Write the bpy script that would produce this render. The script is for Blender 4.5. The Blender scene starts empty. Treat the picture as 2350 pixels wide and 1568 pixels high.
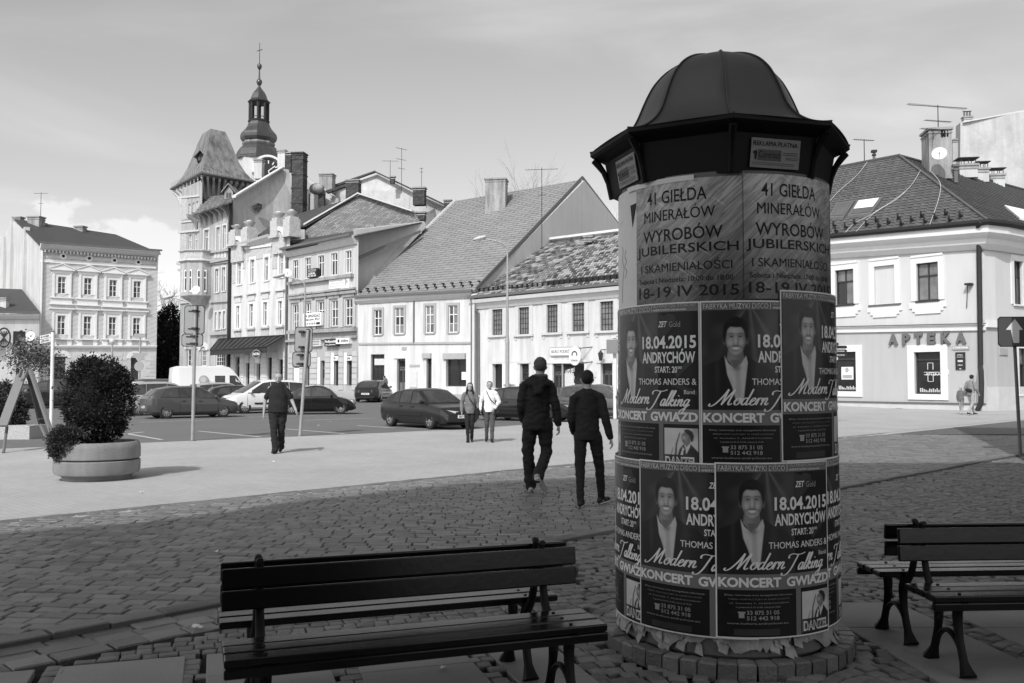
import bpy, bmesh, math, random
from mathutils import Vector, Matrix
random.seed(7)
R_=math.radians
SC=bpy.context.scene
COL=SC.collection
# ---------------------------------------------------------------- camera, sky, sun
F=2093.0; CX=1174.5; CY=784.0; HY=870.0; CAMZ=1.6
PITCH=math.atan((HY-CY)/F)
cd=bpy.data.cameras.new('camera'); cam=bpy.data.objects.new('camera',cd); COL.objects.link(cam)
cam.location=(0,0,CAMZ); cam.rotation_euler=(math.pi/2+PITCH,0,0)
cd.sensor_width=36; cd.lens=36*F/2349.0; cd.clip_start=.05; cd.clip_end=6000
SC.camera=cam
SUN_EL=44.0; SH=Vector((.35,.94)).normalized()
w=bpy.data.worlds.new('World'); SC.world=w; w.use_nodes=True
nt=w.node_tree; nt.nodes.clear()
def N(t,**k):
    n=nt.nodes.new(t)
    for a,b in k.items(): setattr(n,a,b)
    return n
out=N('ShaderNodeOutputWorld'); bg=N('ShaderNodeBackground'); bg.inputs[1].default_value=0.15
sky=N('ShaderNodeTexSky'); sky.sky_type='NISHITA'; sky.sun_disc=False
sky.sun_elevation=R_(SUN_EL); sky.sun_rotation=math.atan2(-SH.x,-SH.y); sky.dust_density=2.5; sky.air_density=1.0
bw=N('ShaderNodeRGBToBW'); nt.links.new(sky.outputs[0],bw.inputs[0])
tc=N('ShaderNodeTexCoord'); sx=N('ShaderNodeSeparateXYZ'); nt.links.new(tc.outputs['Generated'],sx.inputs[0])
def M(op,a,b=None,c=None,clamp=False):
    m=N('ShaderNodeMath',operation=op); m.use_clamp=clamp
    for i,v in enumerate((a,b,c)):
        if v is None: continue
        if isinstance(v,(int,float)): m.inputs[i].default_value=v
        else: nt.links.new(v,m.inputs[i])
    return m.outputs[0]
def MR(v,a,b,c,d):
    m=N('ShaderNodeMapRange'); m.interpolation_type='SMOOTHSTEP'
    nt.links.new(v,m.inputs[0])
    for i,x in enumerate((a,b,c,d)): m.inputs[i+1].default_value=x
    return m.outputs[0]
# thin cirrus
mp=N('ShaderNodeMapping'); mp.inputs['Scale'].default_value=(1.2,2.6,5.5); mp.inputs['Rotation'].default_value=(.35,.5,.4)
nt.links.new(tc.outputs['Generated'],mp.inputs[0])
n1=N('ShaderNodeTexNoise'); n1.inputs['Scale'].default_value=1.3; n1.inputs['Detail'].default_value=7; n1.inputs['Distortion'].default_value=.5
nt.links.new(mp.outputs[0],n1.inputs[0])
cir=MR(n1.outputs[0],.45,.8,0,.5)
# low cumulus band near the horizon
mp2=N('ShaderNodeMapping'); mp2.inputs['Scale'].default_value=(1,1,1.5); nt.links.new(tc.outputs['Generated'],mp2.inputs[0])
n2=N('ShaderNodeTexNoise'); n2.inputs['Scale'].default_value=13; n2.inputs['Detail'].default_value=7; n2.inputs['Roughness'].default_value=.55
nt.links.new(mp2.outputs[0],n2.inputs[0])
n3=N('ShaderNodeTexNoise'); n3.inputs['Scale'].default_value=4; nt.links.new(tc.outputs['Generated'],n3.inputs[0])
h=M('ADD',n2.outputs[0],M('MULTIPLY',n3.outputs[0],.6))
lim=M('MULTIPLY',sx.outputs[2],-4.2)
cum=MR(M('ADD',h,lim),.145,.21,0,1)
base=M('MULTIPLY',bw.outputs[0],MR(sx.outputs[2],0.0,.6,1.0,1.0))
v=M('ADD',base,M('MULTIPLY',cir,base))
v2=M('ADD',v,M('MULTIPLY',cum,M('MULTIPLY',base,.22)))
cmb=N('ShaderNodeCombineColor')
for i in range(3): nt.links.new(v2,cmb.inputs[i])
nt.links.new(cmb.outputs[0],bg.inputs[0]); nt.links.new(bg.outputs[0],out.inputs[0])
sd=bpy.data.lights.new('sun','SUN'); sun=bpy.data.objects.new('sun',sd); COL.objects.link(sun)
sd.energy=2.5; sd.angle=R_(.55); sd.color=(1,1,1)
ce=math.cos(R_(SUN_EL))
sun.rotation_euler=Vector((SH.x*ce,SH.y*ce,-math.sin(R_(SUN_EL)))).to_track_quat('-Z','Y').to_euler()
SC.view_settings.view_transform='Standard'; SC.view_settings.look='None'
SC.view_settings.exposure=0.45; SC.view_settings.gamma=1; SC.view_settings.use_curve_mapping=False
# ---------------------------------------------------------------- survey helpers
def ray(px,py):
    x=(px-CX)/F; u=-(py-CY)/F
    c,s=math.cos(PITCH),math.sin(PITCH)
    return Vector((x, c-u*s, s+u*c))
def P(px,py,Y):
    d=ray(px,py); d=d*(Y/d.y); return Vector((d.x,Y,CAMZ+d.z))
def PG(px,py,z=0):
    d=ray(px,py); t=(z-CAMZ)/d.z; return Vector((d.x*t,d.y*t,z))
def gz(y): return 0.0 if y<50 else (y-50)*.02
def z1(x,y): return (x*.3655,404.4+y*.3655)
def z2(x,y): return (377.5+x*.245,87.6+y*.245)
def z3(x,y): return (377.5+x*.2793,438.1+y*.2793)
def z4(x,y): return (808.9+x*.3869,370.7+y*.3869)
def z5(x,y): return (1887.3+x*.301,202.2+y*.301)
def z6(x,y): return (1887.3+x*.3224,640.3+y*.3224)
# ---------------------------------------------------------------- materials
MATS={}
def mat(name,v=.5,rough=.8,var=.12,scale=2.0,bump=0.0,bscale=30,metal=0,spec=.22,piece=0.0,streak=0.0,fine=.06,fscale=60,brick=None,coat=0,emit=0):
    if name in MATS: return MATS[name]
    m=bpy.data.materials.new(name); m.use_nodes=True; t=m.node_tree; t.nodes.clear()
    def n(ty,**k):
        q=t.nodes.new(ty)
        for a,b in k.items(): setattr(q,a,b)
        return q
    def mm(op,a,b,clamp=False):
        q=n('ShaderNodeMath',operation=op); q.use_clamp=clamp
        for i,x in enumerate((a,b)):
            if isinstance(x,(int,float)): q.inputs[i].default_value=x
            else: t.links.new(x,q.inputs[i])
        return q.outputs[0]
    o=n('ShaderNodeOutputMaterial'); b=n('ShaderNodeBsdfPrincipled'); t.links.new(b.outputs[0],o.inputs[0])
    g=n('ShaderNodeNewGeometry'); pos=g.outputs['Position']
    b.inputs['Roughness'].default_value=rough; b.inputs['Metallic'].default_value=metal
    b.inputs['Specular IOR Level'].default_value=spec
    if coat: b.inputs['Coat Weight'].default_value=coat; b.inputs['Coat Roughness'].default_value=.05
    val=None
    def noise(sc,det=4,vec=pos,ro=.6):
        q=n('ShaderNodeTexNoise'); q.inputs['Scale'].default_value=sc; q.inputs['Detail'].default_value=det; q.inputs['Roughness'].default_value=ro
        t.links.new(vec,q.inputs[0]); return q.outputs[0]
    a=mm('ADD',1-var,mm('MULTIPLY',noise(scale),2*var))
    val=mm('MULTIPLY',a,v)
    if fine: val=mm('MULTIPLY',val,mm('ADD',1-fine,mm('MULTIPLY',noise(fscale,2),2*fine)))
    if streak:
        mp=n('ShaderNodeMapping'); mp.inputs['Scale'].default_value=(1.6,1.6,.18); t.links.new(pos,mp.inputs[0])
        st=noise(1.3,5,mp.outputs[0]); r=n('ShaderNodeMapRange'); t.links.new(st,r.inputs[0])
        r.inputs[1].default_value=.42; r.inputs[2].default_value=.68; r.inputs[3].default_value=1; r.inputs[4].default_value=1-streak
        val=mm('MULTIPLY',val,r.outputs[0])
    if piece:
        at=n('ShaderNodeAttribute'); at.attribute_name='tone'
        oi=n('ShaderNodeObjectInfo')
        s=mm('ADD',at.outputs['Fac'],mm('SUBTRACT',oi.outputs['Random'],.5))
        val=mm('MULTIPLY',val,mm('ADD',1,mm('MULTIPLY',s,piece)))
    hgt=None
    if brick:
        bw_,bh,joint,rot,bv=brick
        mp=n('ShaderNodeMapping'); mp.inputs['Rotation'].default_value=rot; t.links.new(pos,mp.inputs[0])
        bt=n('ShaderNodeTexBrick'); t.links.new(mp.outputs[0],bt.inputs[0])
        bt.inputs['Scale'].default_value=1; bt.inputs['Brick Width'].default_value=bw_; bt.inputs['Row Height'].default_value=bh
        bt.inputs['Mortar Size'].default_value=joint; bt.inputs['Mortar Smooth'].default_value=.3
        bt.inputs['Color1'].default_value=(1-bv,)*3+(1,); bt.inputs['Color2'].default_value=(1+bv,)*3+(1,); bt.inputs['Mortar'].default_value=(.62,)*3+(1,)
        r2=n('ShaderNodeRGBToBW'); t.links.new(bt.outputs[0],r2.inputs[0]); val=mm('MULTIPLY',val,r2.outputs[0])
        hgt=mm('SUBTRACT',1,bt.outputs['Fac'])
    cc=n('ShaderNodeCombineColor')
    for i in range(3): t.links.new(val,cc.inputs[i])
    t.links.new(cc.outputs[0],b.inputs['Base Color'])
    if bump:
        q=n('ShaderNodeBump'); q.inputs['Strength'].default_value=bump; q.inputs['Distance'].default_value=.02
        hh=noise(bscale,4)
        if hgt is not None: hh=mm('ADD',mm('MULTIPLY',hh,.3),hgt)
        t.links.new(hh,q.inputs['Height']); t.links.new(q.outputs[0],b.inputs['Normal'])
    MATS[name]=m; return m
def glassmat(name,v=.02,rough=.06,var=.8,scale=.8):
    m=mat(name,v,rough,var,scale,fine=0,spec=.6); return m
# ---------------------------------------------------------------- mesh building
class MB:
    def __init__(s): s.v=[]; s.f=[]; s.t=[]
    def add(s,vs,fs,tone=0.0):
        o=len(s.v); s.v+= [tuple(p) for p in vs]; s.f+=[tuple(i+o for i in f) for f in fs]; s.t+=[tone]*len(fs); return s
    def box(s,x0,x1,y0,y1,z0,z1,M=None,tone=0.0):
        if x1<x0:x0,x1=x1,x0
        if y1<y0:y0,y1=y1,y0
        if z1<z0:z0,z1=z1,z0
        vs=[Vector(p) for p in ((x0,y0,z0),(x1,y0,z0),(x1,y1,z0),(x0,y1,z0),(x0,y0,z1),(x1,y0,z1),(x1,y1,z1),(x0,y1,z1))]
        if M is not None: vs=[M@p for p in vs]
        return s.add(vs,[(0,3,2,1),(4,5,6,7),(0,1,5,4),(1,2,6,5),(2,3,7,6),(3,0,4,7)],tone)
    def quad(s,a,b,c,d,tone=0.0): return s.add([a,b,c,d],[(0,1,2,3)],tone)
    def prism(s,poly,off,tone=0.0):
        # poly: list of 3d points, off: extrusion vector
        n=len(poly); off=Vector(off); vs=[Vector(p) for p in poly]+[Vector(p)+off for p in poly]
        fs=[tuple(range(n)),tuple(range(2*n-1,n-1,-1))]+[(i,i+n,(i+1)%n+n,(i+1)%n) for i in range(n)]
        return s.add(vs,fs,tone)
    def cyl(s,p0,p1,r0,r1=None,n=12,caps=True):
        r1=r0 if r1 is None else r1
        p0=Vector(p0);p1=Vector(p1); d=(p1-p0)
        if d.length<1e-9: return s
        d.normalize(); a=d.orthogonal().normalized(); b=d.cross(a)
        vs=[p0+(a*math.cos(2*math.pi*i/n)+b*math.sin(2*math.pi*i/n))*r0 for i in range(n)]+[p1+(a*math.cos(2*math.pi*i/n)+b*math.sin(2*math.pi*i/n))*r1 for i in range(n)]
        fs=[(i,(i+1)%n,(i+1)%n+n,i+n) for i in range(n)]
        if caps: fs+=[tuple(range(n-1,-1,-1)),tuple(range(n,2*n))]
        return s.add(vs,fs)
    def tube(s,pts,r,n=8):
        pts=[Vector(p) for p in pts]
        rr=r if isinstance(r,(list,tuple)) else [r]*len(pts)
        vs=[];fs=[]; pa=None
        for k,p in enumerate(pts):
            d=(pts[min(k+1,len(pts)-1)]-pts[max(k-1,0)])
            if d.length<1e-9: d=Vector((0,0,1))
            d.normalize()
            if pa is None: a=d.orthogonal().normalized()
            else:
                a=(pa-d*pa.dot(d)); a= a.normalized() if a.length>1e-6 else d.orthogonal().normalized()
            pa=a; b=d.cross(a)
            vs+=[p+(a*math.cos(2*math.pi*i/n)+b*math.sin(2*math.pi*i/n))*rr[k] for i in range(n)]
        for k in range(len(pts)-1):
            fs+=[(k*n+i,k*n+(i+1)%n,(k+1)*n+(i+1)%n,(k+1)*n+i) for i in range(n)]
        fs+=[tuple(range(n-1,-1,-1)),tuple(range((len(pts)-1)*n,len(pts)*n))]
        return s.add(vs,fs)
    def lathe(s,prof,c=(0,0,0),n=24,a0=0.0,a1=2*math.pi,close=True):
        c=Vector(c); full=abs(a1-a0-2*math.pi)<1e-6; m=n if full else n+1
        vs=[];fs=[]
        for (r,z) in prof:
            for i in range(m):
                a=a0+(a1-a0)*i/n; vs.append(c+Vector((r*math.cos(a),r*math.sin(a),z)))
        for k in range(len(prof)-1):
            for i in range(n):
                j=(i+1)%m if full else i+1
                fs.append((k*m+i,k*m+j,(k+1)*m+j,(k+1)*m+i))
        if close and full:
            fs.append(tuple(range(m-1,-1,-1))); fs.append(tuple(range((len(prof)-1)*m,len(prof)*m)))
        return s.add(vs,fs)
    def sphere(s,c,r,n=12,m=8,sc=(1,1,1)):
        pr=[]
        vs=[];fs=[]
        c=Vector(c)
        for k in range(m+1):
            t=math.pi*k/m
            for i in range(n):
                a=2*math.pi*i/n
                vs.append(c+Vector((r*sc[0]*math.sin(t)*math.cos(a),r*sc[1]*math.sin(t)*math.sin(a),-r*sc[2]*math.cos(t))))
        for k in range(m):
            fs+=[(k*n+i,k*n+(i+1)%n,(k+1)*n+(i+1)%n,(k+1)*n+i) for i in range(n)]
        return s.add(vs,fs)
    def mesh(s,name):
        me=bpy.data.meshes.new(name); me.from_pydata([tuple(p) for p in s.v],[],s.f); me.update()
        if any(s.t):
            a=me.attributes.new('tone','FLOAT','FACE'); a.data.foreach_set('value',s.t)
        return me
    def build(s,name,m,parent=None,smooth=False,loc=None,merge=False):
        me=s.mesh(name)
        if merge:
            b=bmesh.new(); b.from_mesh(me); bmesh.ops.remove_doubles(b,verts=b.verts,dist=1e-5); bmesh.ops.recalc_face_normals(b,faces=b.faces); b.to_mesh(me); b.free()
        return link(name,me,m,parent,smooth,loc)
def link(name,me,m,parent=None,smooth=False,loc=None):
    if m is not None and len(me.materials)==0: me.materials.append(m)
    if smooth:
        me.polygons.foreach_set('use_smooth',[True]*len(me.polygons))
        if smooth!='all':
            try: me.set_sharp_from_angle(angle=R_(38))
            except Exception: pass
    o=bpy.data.objects.new(name,me); COL.objects.link(o)
    if parent is not None: o.parent=parent
    if loc is not None: o.location=loc
    return o
def empty(name,loc,rz=0,parent=None):
    o=bpy.data.objects.new(name,None); COL.objects.link(o); o.location=loc; o.rotation_euler=(0,0,rz); o.empty_display_size=.2
    if parent: o.parent=parent
    return o
def tag(o,label=None,cat=None,group=None,kind=None):
    if label:o['label']=label
    if cat:o['category']=cat
    if group:o['group']=group
    if kind:o['kind']=kind
    return o
def thing(name,loc,label,cat,group=None,rz=0): return tag(empty(name,loc,rz),label,cat,group)
# text -> flat triangles
TX={}
def textflat(s,x0,x1,y0,y1,bold=0.0,shear=0.0,res=3,spacing=1.0):
    """returns (verts2d,faces) fitted to the box (y0 bottom, y1 top)"""
    if bold>0 and 'M' in s:      # the built-in face breaks its M when emboldened: thicken it by overprinting
        A_=[];B_=[]; d=bold*.55*(y1-y0)
        for ox,oy in ((-d,0),(d,0),(0,-d*.6),(0,d*.6)):
            v_,f_=textflat(s,x0+ox,x1+ox,y0+oy,y1+oy,0,shear,res,spacing); k=len(A_); A_+=v_; B_+=[tuple(i+k for i in f) for f in f_]
        return A_,B_
    key=(s,bold,shear,res,spacing)
    if key not in TX:
        c=bpy.data.curves.new('t','FONT'); c.body=s; c.size=1; c.offset=bold; c.shear=shear; c.resolution_u=res; c.space_character=spacing
        o=bpy.data.objects.new('t',c); COL.objects.link(o)
        me=bpy.data.meshes.new_from_object(o)
        if len(me.vertices)==0:
            bpy.context.view_layer.update(); me=bpy.data.meshes.new_from_object(o.evaluated_get(bpy.context.evaluated_depsgraph_get()))
        vs=[(v.co.x,v.co.y) for v in me.vertices]; fs=[tuple(p.vertices) for p in me.polygons]
        bpy.data.objects.remove(o); bpy.data.curves.remove(c); bpy.data.meshes.remove(me)
        TX[key]=(vs,fs)
    vs,fs=TX[key]
    if not vs: return [],[]
    a=min(p[0] for p in vs); b=max(p[0] for p in vs); c=min(p[1] for p in vs); d=max(p[1] for p in vs)
    return [(x0+(p[0]-a)/(b-a)*(x1-x0), y0+(p[1]-c)/(d-c)*(y1-y0)) for p in vs],fs
def text3(mb,s,x0,x1,z0,z1_,y,**k):
    vs,fs=textflat(s,x0,x1,z0,z1_,**k)
    mb.add([(p[0],y,p[1]) for p in vs],fs)
def crom(pts,n=6):
    out=[]
    p=[pts[0]]+list(pts)+[pts[-1]]
    for i in range(1,len(p)-2):
        for k in range(n):
            t=k/n; a,b,c,d=p[i-1],p[i],p[i+1],p[i+2]
            out.append(tuple(.5*((2*b[j])+(-a[j]+c[j])*t+(2*a[j]-5*b[j]+4*c[j]-d[j])*t*t+(-a[j]+3*b[j]-3*c[j]+d[j])*t**3) for j in range(len(b))))
    out.append(tuple(pts[-1])); return out
# ================================================================ GROUND
rnd=random.Random(11)
m_pave=mat('pale_paving',.35,.85,.20,.45,bump=.08,bscale=8,fine=.12,fscale=25,brick=(.20,.10,.003,(0,0,.78),.04))
m_far=mat('far_ground',.30,.9,.15,.1)
m_asph=mat('asphalt',.135,.85,.14,.5,bump=.2,bscale=90,fine=.15,fscale=70)
m_sett=mat('granite_sett',.14,.5,.25,7,bump=.5,bscale=45,piece=.55,fine=.22,fscale=55,spec=.5)
m_sett_small=mat('small_granite_sett',.14,.65,.22,9,bump=.35,bscale=60,piece=.5,fine=.2,fscale=80,spec=.3)
m_kerbst=mat('kerb_granite',.15,.6,.2,5,bump=.25,bscale=40,piece=.4,fine=.2)
m_joint=mat('joint_sand',.022,.95,.3,6,bump=.3,bscale=70)
m_jointl=mat('pale_mortar',.36,.9,.2,6)
m_slab=mat('concrete_slab',.24,.8,.18,2.2,bump=.15,bscale=60,piece=.18,fine=.15,fscale=90,streak=0)
m_farcob=mat('distant_cobbles',.13,.7,.25,4,bump=.7,bscale=40,fine=.2,brick=(.2,.14,.02,(0,0,.2),.18))
m_line=mat('worn_white_paint',.45,.8,.45,5,fine=.3,fscale=25)

def sheet(name,pts,m,dz,label=None,kind='structure'):
    """flat polygon that follows the gentle rise beyond Y=50"""
    b=bmesh.new(); vs=[b.verts.new((x,y,0)) for x,y in pts]; b.faces.new(vs)
    if max(y for x,y in pts)>50 and min(y for x,y in pts)<50:
        bmesh.ops.bisect_plane(b,geom=b.verts[:]+b.edges[:]+b.faces[:],plane_co=(0,50,0),plane_no=(0,1,0))
    for q in b.verts: q.co.z=gz(q.co.y)+dz
    bmesh.ops.recalc_face_normals(b,faces=b.faces)
    if b.faces[:] and b.faces[0].normal.z<0: bmesh.ops.reverse_faces(b,faces=b.faces)
    me=bpy.data.meshes.new(name); b.to_mesh(me); b.free()
    o=link(name,me,m); tag(o,label,kind=kind); return o
g0=MB()
g0.add([(-1500,-1500,-.08),(1500,-1500,-.08),(1500,50,-.08),(-1500,50,-.08),(1500,140,1.72),(-1500,140,1.72),(1500,1500,1.72),(-1500,1500,1.72)],[(0,1,2,3),(3,2,4,5),(5,4,6,7)])
tag(g0.build('ground',m_far),kind='structure')
KD=16.2  # far kerb of the cobbled road: Y = X + KD
K2=8.62  # near kerb
sheet('square_paving',[(-26,KD-26),(36,KD+36),(60,92),(-75,92),(-75,-20),(-40,-23)],m_pave,0.0)
asph=sheet('parking_asphalt',[(-22,13.1),(-3.9,27.2),(-1.2,29.7),(1.4,33.5),(1.2,41),(-4,50),(-9,60),(-16,66),(-60,78),(-60,14)],m_asph,.004)
# parking lines (painted)
pl=MB()
def line(p0,p1,wd=.11,dz=.009):
    a=Vector((p0[0],p0[1],0)); b=Vector((p1[0],p1[1],0)); d=(b-a).normalized(); n=Vector((-d.y,d.x,0))*wd/2
    q=[a-n,b-n,b+n,a+n]
    pl.add([(v.x,v.y,gz(v.y)+dz) for v in q],[(0,1,2,3)])
def gl(pa,pb,wd=.11): a=PG(*pa); b=PG(*pb); line((a.x,a.y),(b.x,b.y),wd)
for a,b in (((455,990),(600,1004)),((290,996),(372,1010)),((655,985),(790,996)),((820,977),(905,983)),((318,970),(520,963)),((570,958),(800,952)),((240,1002),(330,992)),((700,965),(860,960)),((930,985),(1010,985))): gl(a,b,.12)
tag(pl.build('parking_marking',m_line),kind='structure')
# road bed and setts
sheet('road_bed',[(-26,K2-26),(14,K2+14),(34,K2+34),(36,KD+36),(-26,KD-26)],m_joint,-.035)
road=empty('cobbled_road',(0,0,0)); tag(road,kind='structure')
def sett_mesh(w,l,h,rn,ch=.012,jit=.008):
    ch=ch*.75
    """irregular stone: bottom ring, shoulder ring, worn top ring"""
    base=[(-w/2,-l/2),(0,-l/2),(w/2,-l/2),(w/2,l/2),(0,l/2),(-w/2,l/2)]
    base=[(x+rn.uniform(-jit,jit),y+rn.uniform(-jit,jit)) for x,y in base]
    t=[h+rn.uniform(-.0025,.0025) for _ in base]
    vs=[(x,y,-.045) for x,y in base]+[(x,y,h-ch*.9) for x,y in base]+[(x*(1-2*ch/w),y*(1-2*ch/l),t[i]) for i,(x,y) in enumerate(base)]
    n=6; fs=[]
    for k in (0,1):
        fs+=[(k*n+i,k*n+(i+1)%n,(k+1)*n+(i+1)%n,(k+1)*n+i) for i in range(n)]
    fs.append((12,13,16,17)); fs.append((13,14,15,16))
    return vs,fs
VARS={}
def lay(setts,parent,name,m,nkeep=300,zoff=0):
    """setts: (x,y,w,l,rot,dz). nearest nkeep become single stones, the rest one mass"""
    setts.sort(key=lambda s:(s[0]**2+s[1]**2))
    mb=MB()
    for i,(x,y,w_,l_,r,dz) in enumerate(setts):
        if i<nkeep:
            key=(name,rnd.randrange(14))
            if key not in VARS:
                vs,fs=sett_mesh(1.0*.2,.2*.6 if 'small' not in name else .2,0,rnd,ch=.012)
                q=MB(); q.add(vs,fs); VARS[key]=q.mesh(name); VARS[key].materials.append(m)
                VARS[key].polygons.foreach_set('use_smooth',[True]*len(VARS[key].polygons))
                VARS[key].set_sharp_from_angle(angle=R_(28))
            o=bpy.data.objects.new(name,VARS[key]); COL.objects.link(o); o.parent=parent
            o.location=(x,y,dz+zoff); o.rotation_euler=(rnd.uniform(-.018,.018),rnd.uniform(-.015,.015),r)
            o.scale=(w_/.2,l_/(.12 if 'small' not in name else .2),1)
        else:
            vs,fs=sett_mesh(w_,l_,0,rnd,ch=.010,jit=.006)
            c,s=math.cos(r),math.sin(r)
            g=gz(y)
            tl=rnd.uniform(-.03,.03)
            mb.add([(x+a*c-b*s,y+a*s+b*c,q+dz+zoff+g+a*tl) for a,b,q in vs],fs,tone=rnd.uniform(-.5,.5)or.01)
    o=mb.build(name+'_field',m,parent,smooth=True); tag(o,kind='stuff')
S=[]
yy=3.0; j=0
while yy<27:
    rowl=rnd.uniform(.125,.15)*(1 if yy<16 else 1.25)
    x=-14+rnd.uniform(0,.2)
    while x<18:
        ln=rnd.uniform(.16,.27)*(1 if yy<16 else 1.3)
        X=x+ln/2; Y=yy-.06*X+.10*math.sin(X*.7)
        if Y-X>K2+.17 and Y-X<KD-.33 and abs(X)<.58*Y+.5 and Y>3.6:
            S.append((X,Y,ln-.013,rowl-.013,-.06+.07*math.cos(X*.7)+rnd.uniform(-.03,.03),rnd.uniform(-.003,.003)))
        x+=ln
    yy+=rowl; j+=1
lay(S,road,'sett',m_sett,300)
# far stretch of the same road
sheet('cobbled_road_far',[(10.4,26.6),(34,KD+34-.4),(34,K2+34),(17.9,26.6)],m_farcob,-.012)
# kerbs
def kerbrow(name,off,wd,lmin,lmax,top,x0,x1,m,parent,nmax=300):
    x=x0; mb=MB(); c=0
    d=Vector((.7071,.7071)); nn=Vector((-.7071,.7071))
    s=x0*1.4142
    lst=[]
    while s<x1*1.4142:
        ln=rnd.uniform(lmin,lmax); sc=s+ln/2
        px=sc*.7071; py=px+off
        if abs(px)<.62*py+1 and py>2: lst.append((px,py,ln-.012,wd-.01,math.pi/4+rnd.uniform(-.015,.015),rnd.uniform(-.006,.006)))
        s+=ln
    lst.sort(key=lambda s:s[0]**2+s[1]**2)
    for i,(px,py,a,b,r,dz) in enumerate(lst):
        vs,fs=sett_mesh(a,b,0,rnd,ch=.012,jit=.006)
        q=MB(); q.add(vs,fs); o=q.build(name,m,parent,smooth=True); o.location=(px,py,top+dz+gz(py)); o.rotation_euler=(0,0,r)
        if i>nmax: break
kerbrow('kerb_stone',K2+.02,.17,.34,.50,.035,-5.5,12,m_kerbst,road)
kb=sheet('kerb_mortar',[(-26,KD-26-.95),(30,KD+30-.36),(30,KD+30),(-26,KD-26)],m_jointl,-.007)
kerbrow('edge_sett',KD-.09,.11,.2,.34,.004,-9,12,m_kerbst,road,90)
kerbrow('edge_sett',KD-.24,.12,.18,.3,.0,-9,12,m_kerbst,road,90)
# near apron: small setts laid in arcs, flat stones at the kerb foot, concrete slabs
sheet('apron_bed',[(-26,K2-26),(-26,-30),(40,-30),(40,K2+40)],m_joint,-.038)
apron=empty('sett_apron',(0,0,0)); tag(apron,kind='structure')
TA=R_(18); T=Vector((math.cos(TA),math.sin(TA))); Nn=Vector((-math.sin(TA),math.cos(TA)))
def tn(x,y): return (x*T.x+y*T.y, x*Nn.x+y*Nn.y)
def wxy(t,n): return (T.x*t+Nn.x*n, T.y*t+Nn.y*n)
COLX,COLY,COLR=1.319,5.70,.643
STR=[(-2.5,-2.36),(-.92,-.80),(-.14,-.03),(.63,.77),(1.41,1.54)]
RS=[(2.12,2.80),(3.0,3.72),(3.95,4.7)]        # slab columns of the right part (x ranges at y=6)
def is_slab(x,y):
    t,n=tn(x,y)
    if x<.62+ (y-5.4)*-.15 and t<2.0:
        if n<5.66 and not any(a<=t<=b for a,b in STR) and t<1.95: return True
        return False
    if x>1.9:
        xs=x-(6.2-y)*.10
        if y<6.62+.03*(x-2): return any(a<=xs<=b for a,b in RS)
    return False
A=[]
# left / middle zone rows along the bench direction
n_=3.2
while n_<8.6:
    rl=rnd.uniform(.088,.104)
    t_=-6
    while t_<2.7:
        ln=rnd.uniform(.085,.125); X,Y=wxy(t_+ln/2,n_+rl/2)
        if Y-X<K2-.09 and X<.55 and Y>3.2 and abs(X)<.6*Y+.4 and not is_slab(X,Y) and (n_>5.66 or True):
            big = (K2-(Y-X))<.62*1.414 and X<-1.0
            if not big: A.append((X,Y,ln-.007,rl-.007,TA+rnd.uniform(-.06,.06),rnd.uniform(-.007,.004)))
        t_+=ln
    n_+=rl
# segment arcs on the right
wv=1.25
p_=-14.0
while p_<22:
    q_=0
    row=.097
    u=-6.0
    while u<28:
        ln=rnd.uniform(.085,.12)
        uc=u+ln/2; f=((uc%wv)/wv*2-1)
        vv=p_-.34*(f*f)
        # frame: u along 45 deg kerb, vv towards the kerb
        d=(.83,.56); n2_=(-.56,.83)
        X=d[0]*uc+n2_[0]*vv; Y=d[1]*uc+n2_[1]*vv
        if X>=.55 and Y-X<K2-.09 and Y>3.4 and abs(X)<.6*Y+.4 and (X-COLX)**2+(Y-COLY)**2>.745**2 and not is_slab(X,Y) and Y<24:
            A.append((X,Y,ln-.007,row-.007,math.atan2(d[1],d[0])-.34*4*f/wv+rnd.uniform(-.05,.05),rnd.uniform(-.008,.005)))
        u+=ln
    p_+=row
lay(A,apron,'small_sett',m_sett_small,300)
# flat stones along the foot of the kerb (left)
kerbrow('gutter_stone',K2-.20,.20,.20,.36,-.004,-5.5,-.55,m_sett,road,40)
kerbrow('gutter_stone',K2-.42,.20,.20,.36,-.002,-5.5,-.7,m_sett,road,40)
kerbrow('gutter_stone',K2-.64,.20,.20,.36,-.002,-5.5,-.9,m_sett,road,40)
# slabs
slabs=empty('slab_paving',(0,0,0)); tag(slabs,kind='structure')
def slab(poly,dz=0):
    q=MB(); q.prism([(x,y,-.06+dz) for x,y in poly],(0,0,.063)); 
    o=q.build('paving_slab',m_slab,slabs,merge=True)
    mod=o.modifiers.new('b','BEVEL'); mod.width=.004; mod.segments=1
edges=[-3.6,-2.5,-2.36,-.92,-.80,-.14,-.03,.63,.77,1.41,1.54,2.3]
cols=[(-2.36,-1.64),(-1.64,-.92),(-.80,-.14),(-.03,.63),(.77,1.41),(1.54,1.95)]
for ci,(a,b) in enumerate(cols):
    nn_=5.66-(0 if ci%2 else 0)
    first=True
    while nn_>2.6:
        L=.62 if not first else (.42 if ci%2 else .62); first=False
        lo=nn_-L
        slab([wxy(a+.003,lo+.003),wxy(b-.003,lo+.003),wxy(b-.003,nn_-.003),wxy(a+.003,nn_-.003)],rnd.uniform(-.002,.002))
        nn_=lo
for a,b in RS:
    y=6.60
    k=0
    while y>2.4:
        lo=y-.66
        f=lambda xx,yy_:(xx+(6.2-yy_)*.10,yy_)
        slab([f(a+.003,lo+.003),f(b-.003,lo+.003),f(b-.003,y-.003),f(a+.003,y-.003)],rnd.uniform(-.002,.002)); y=lo
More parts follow.
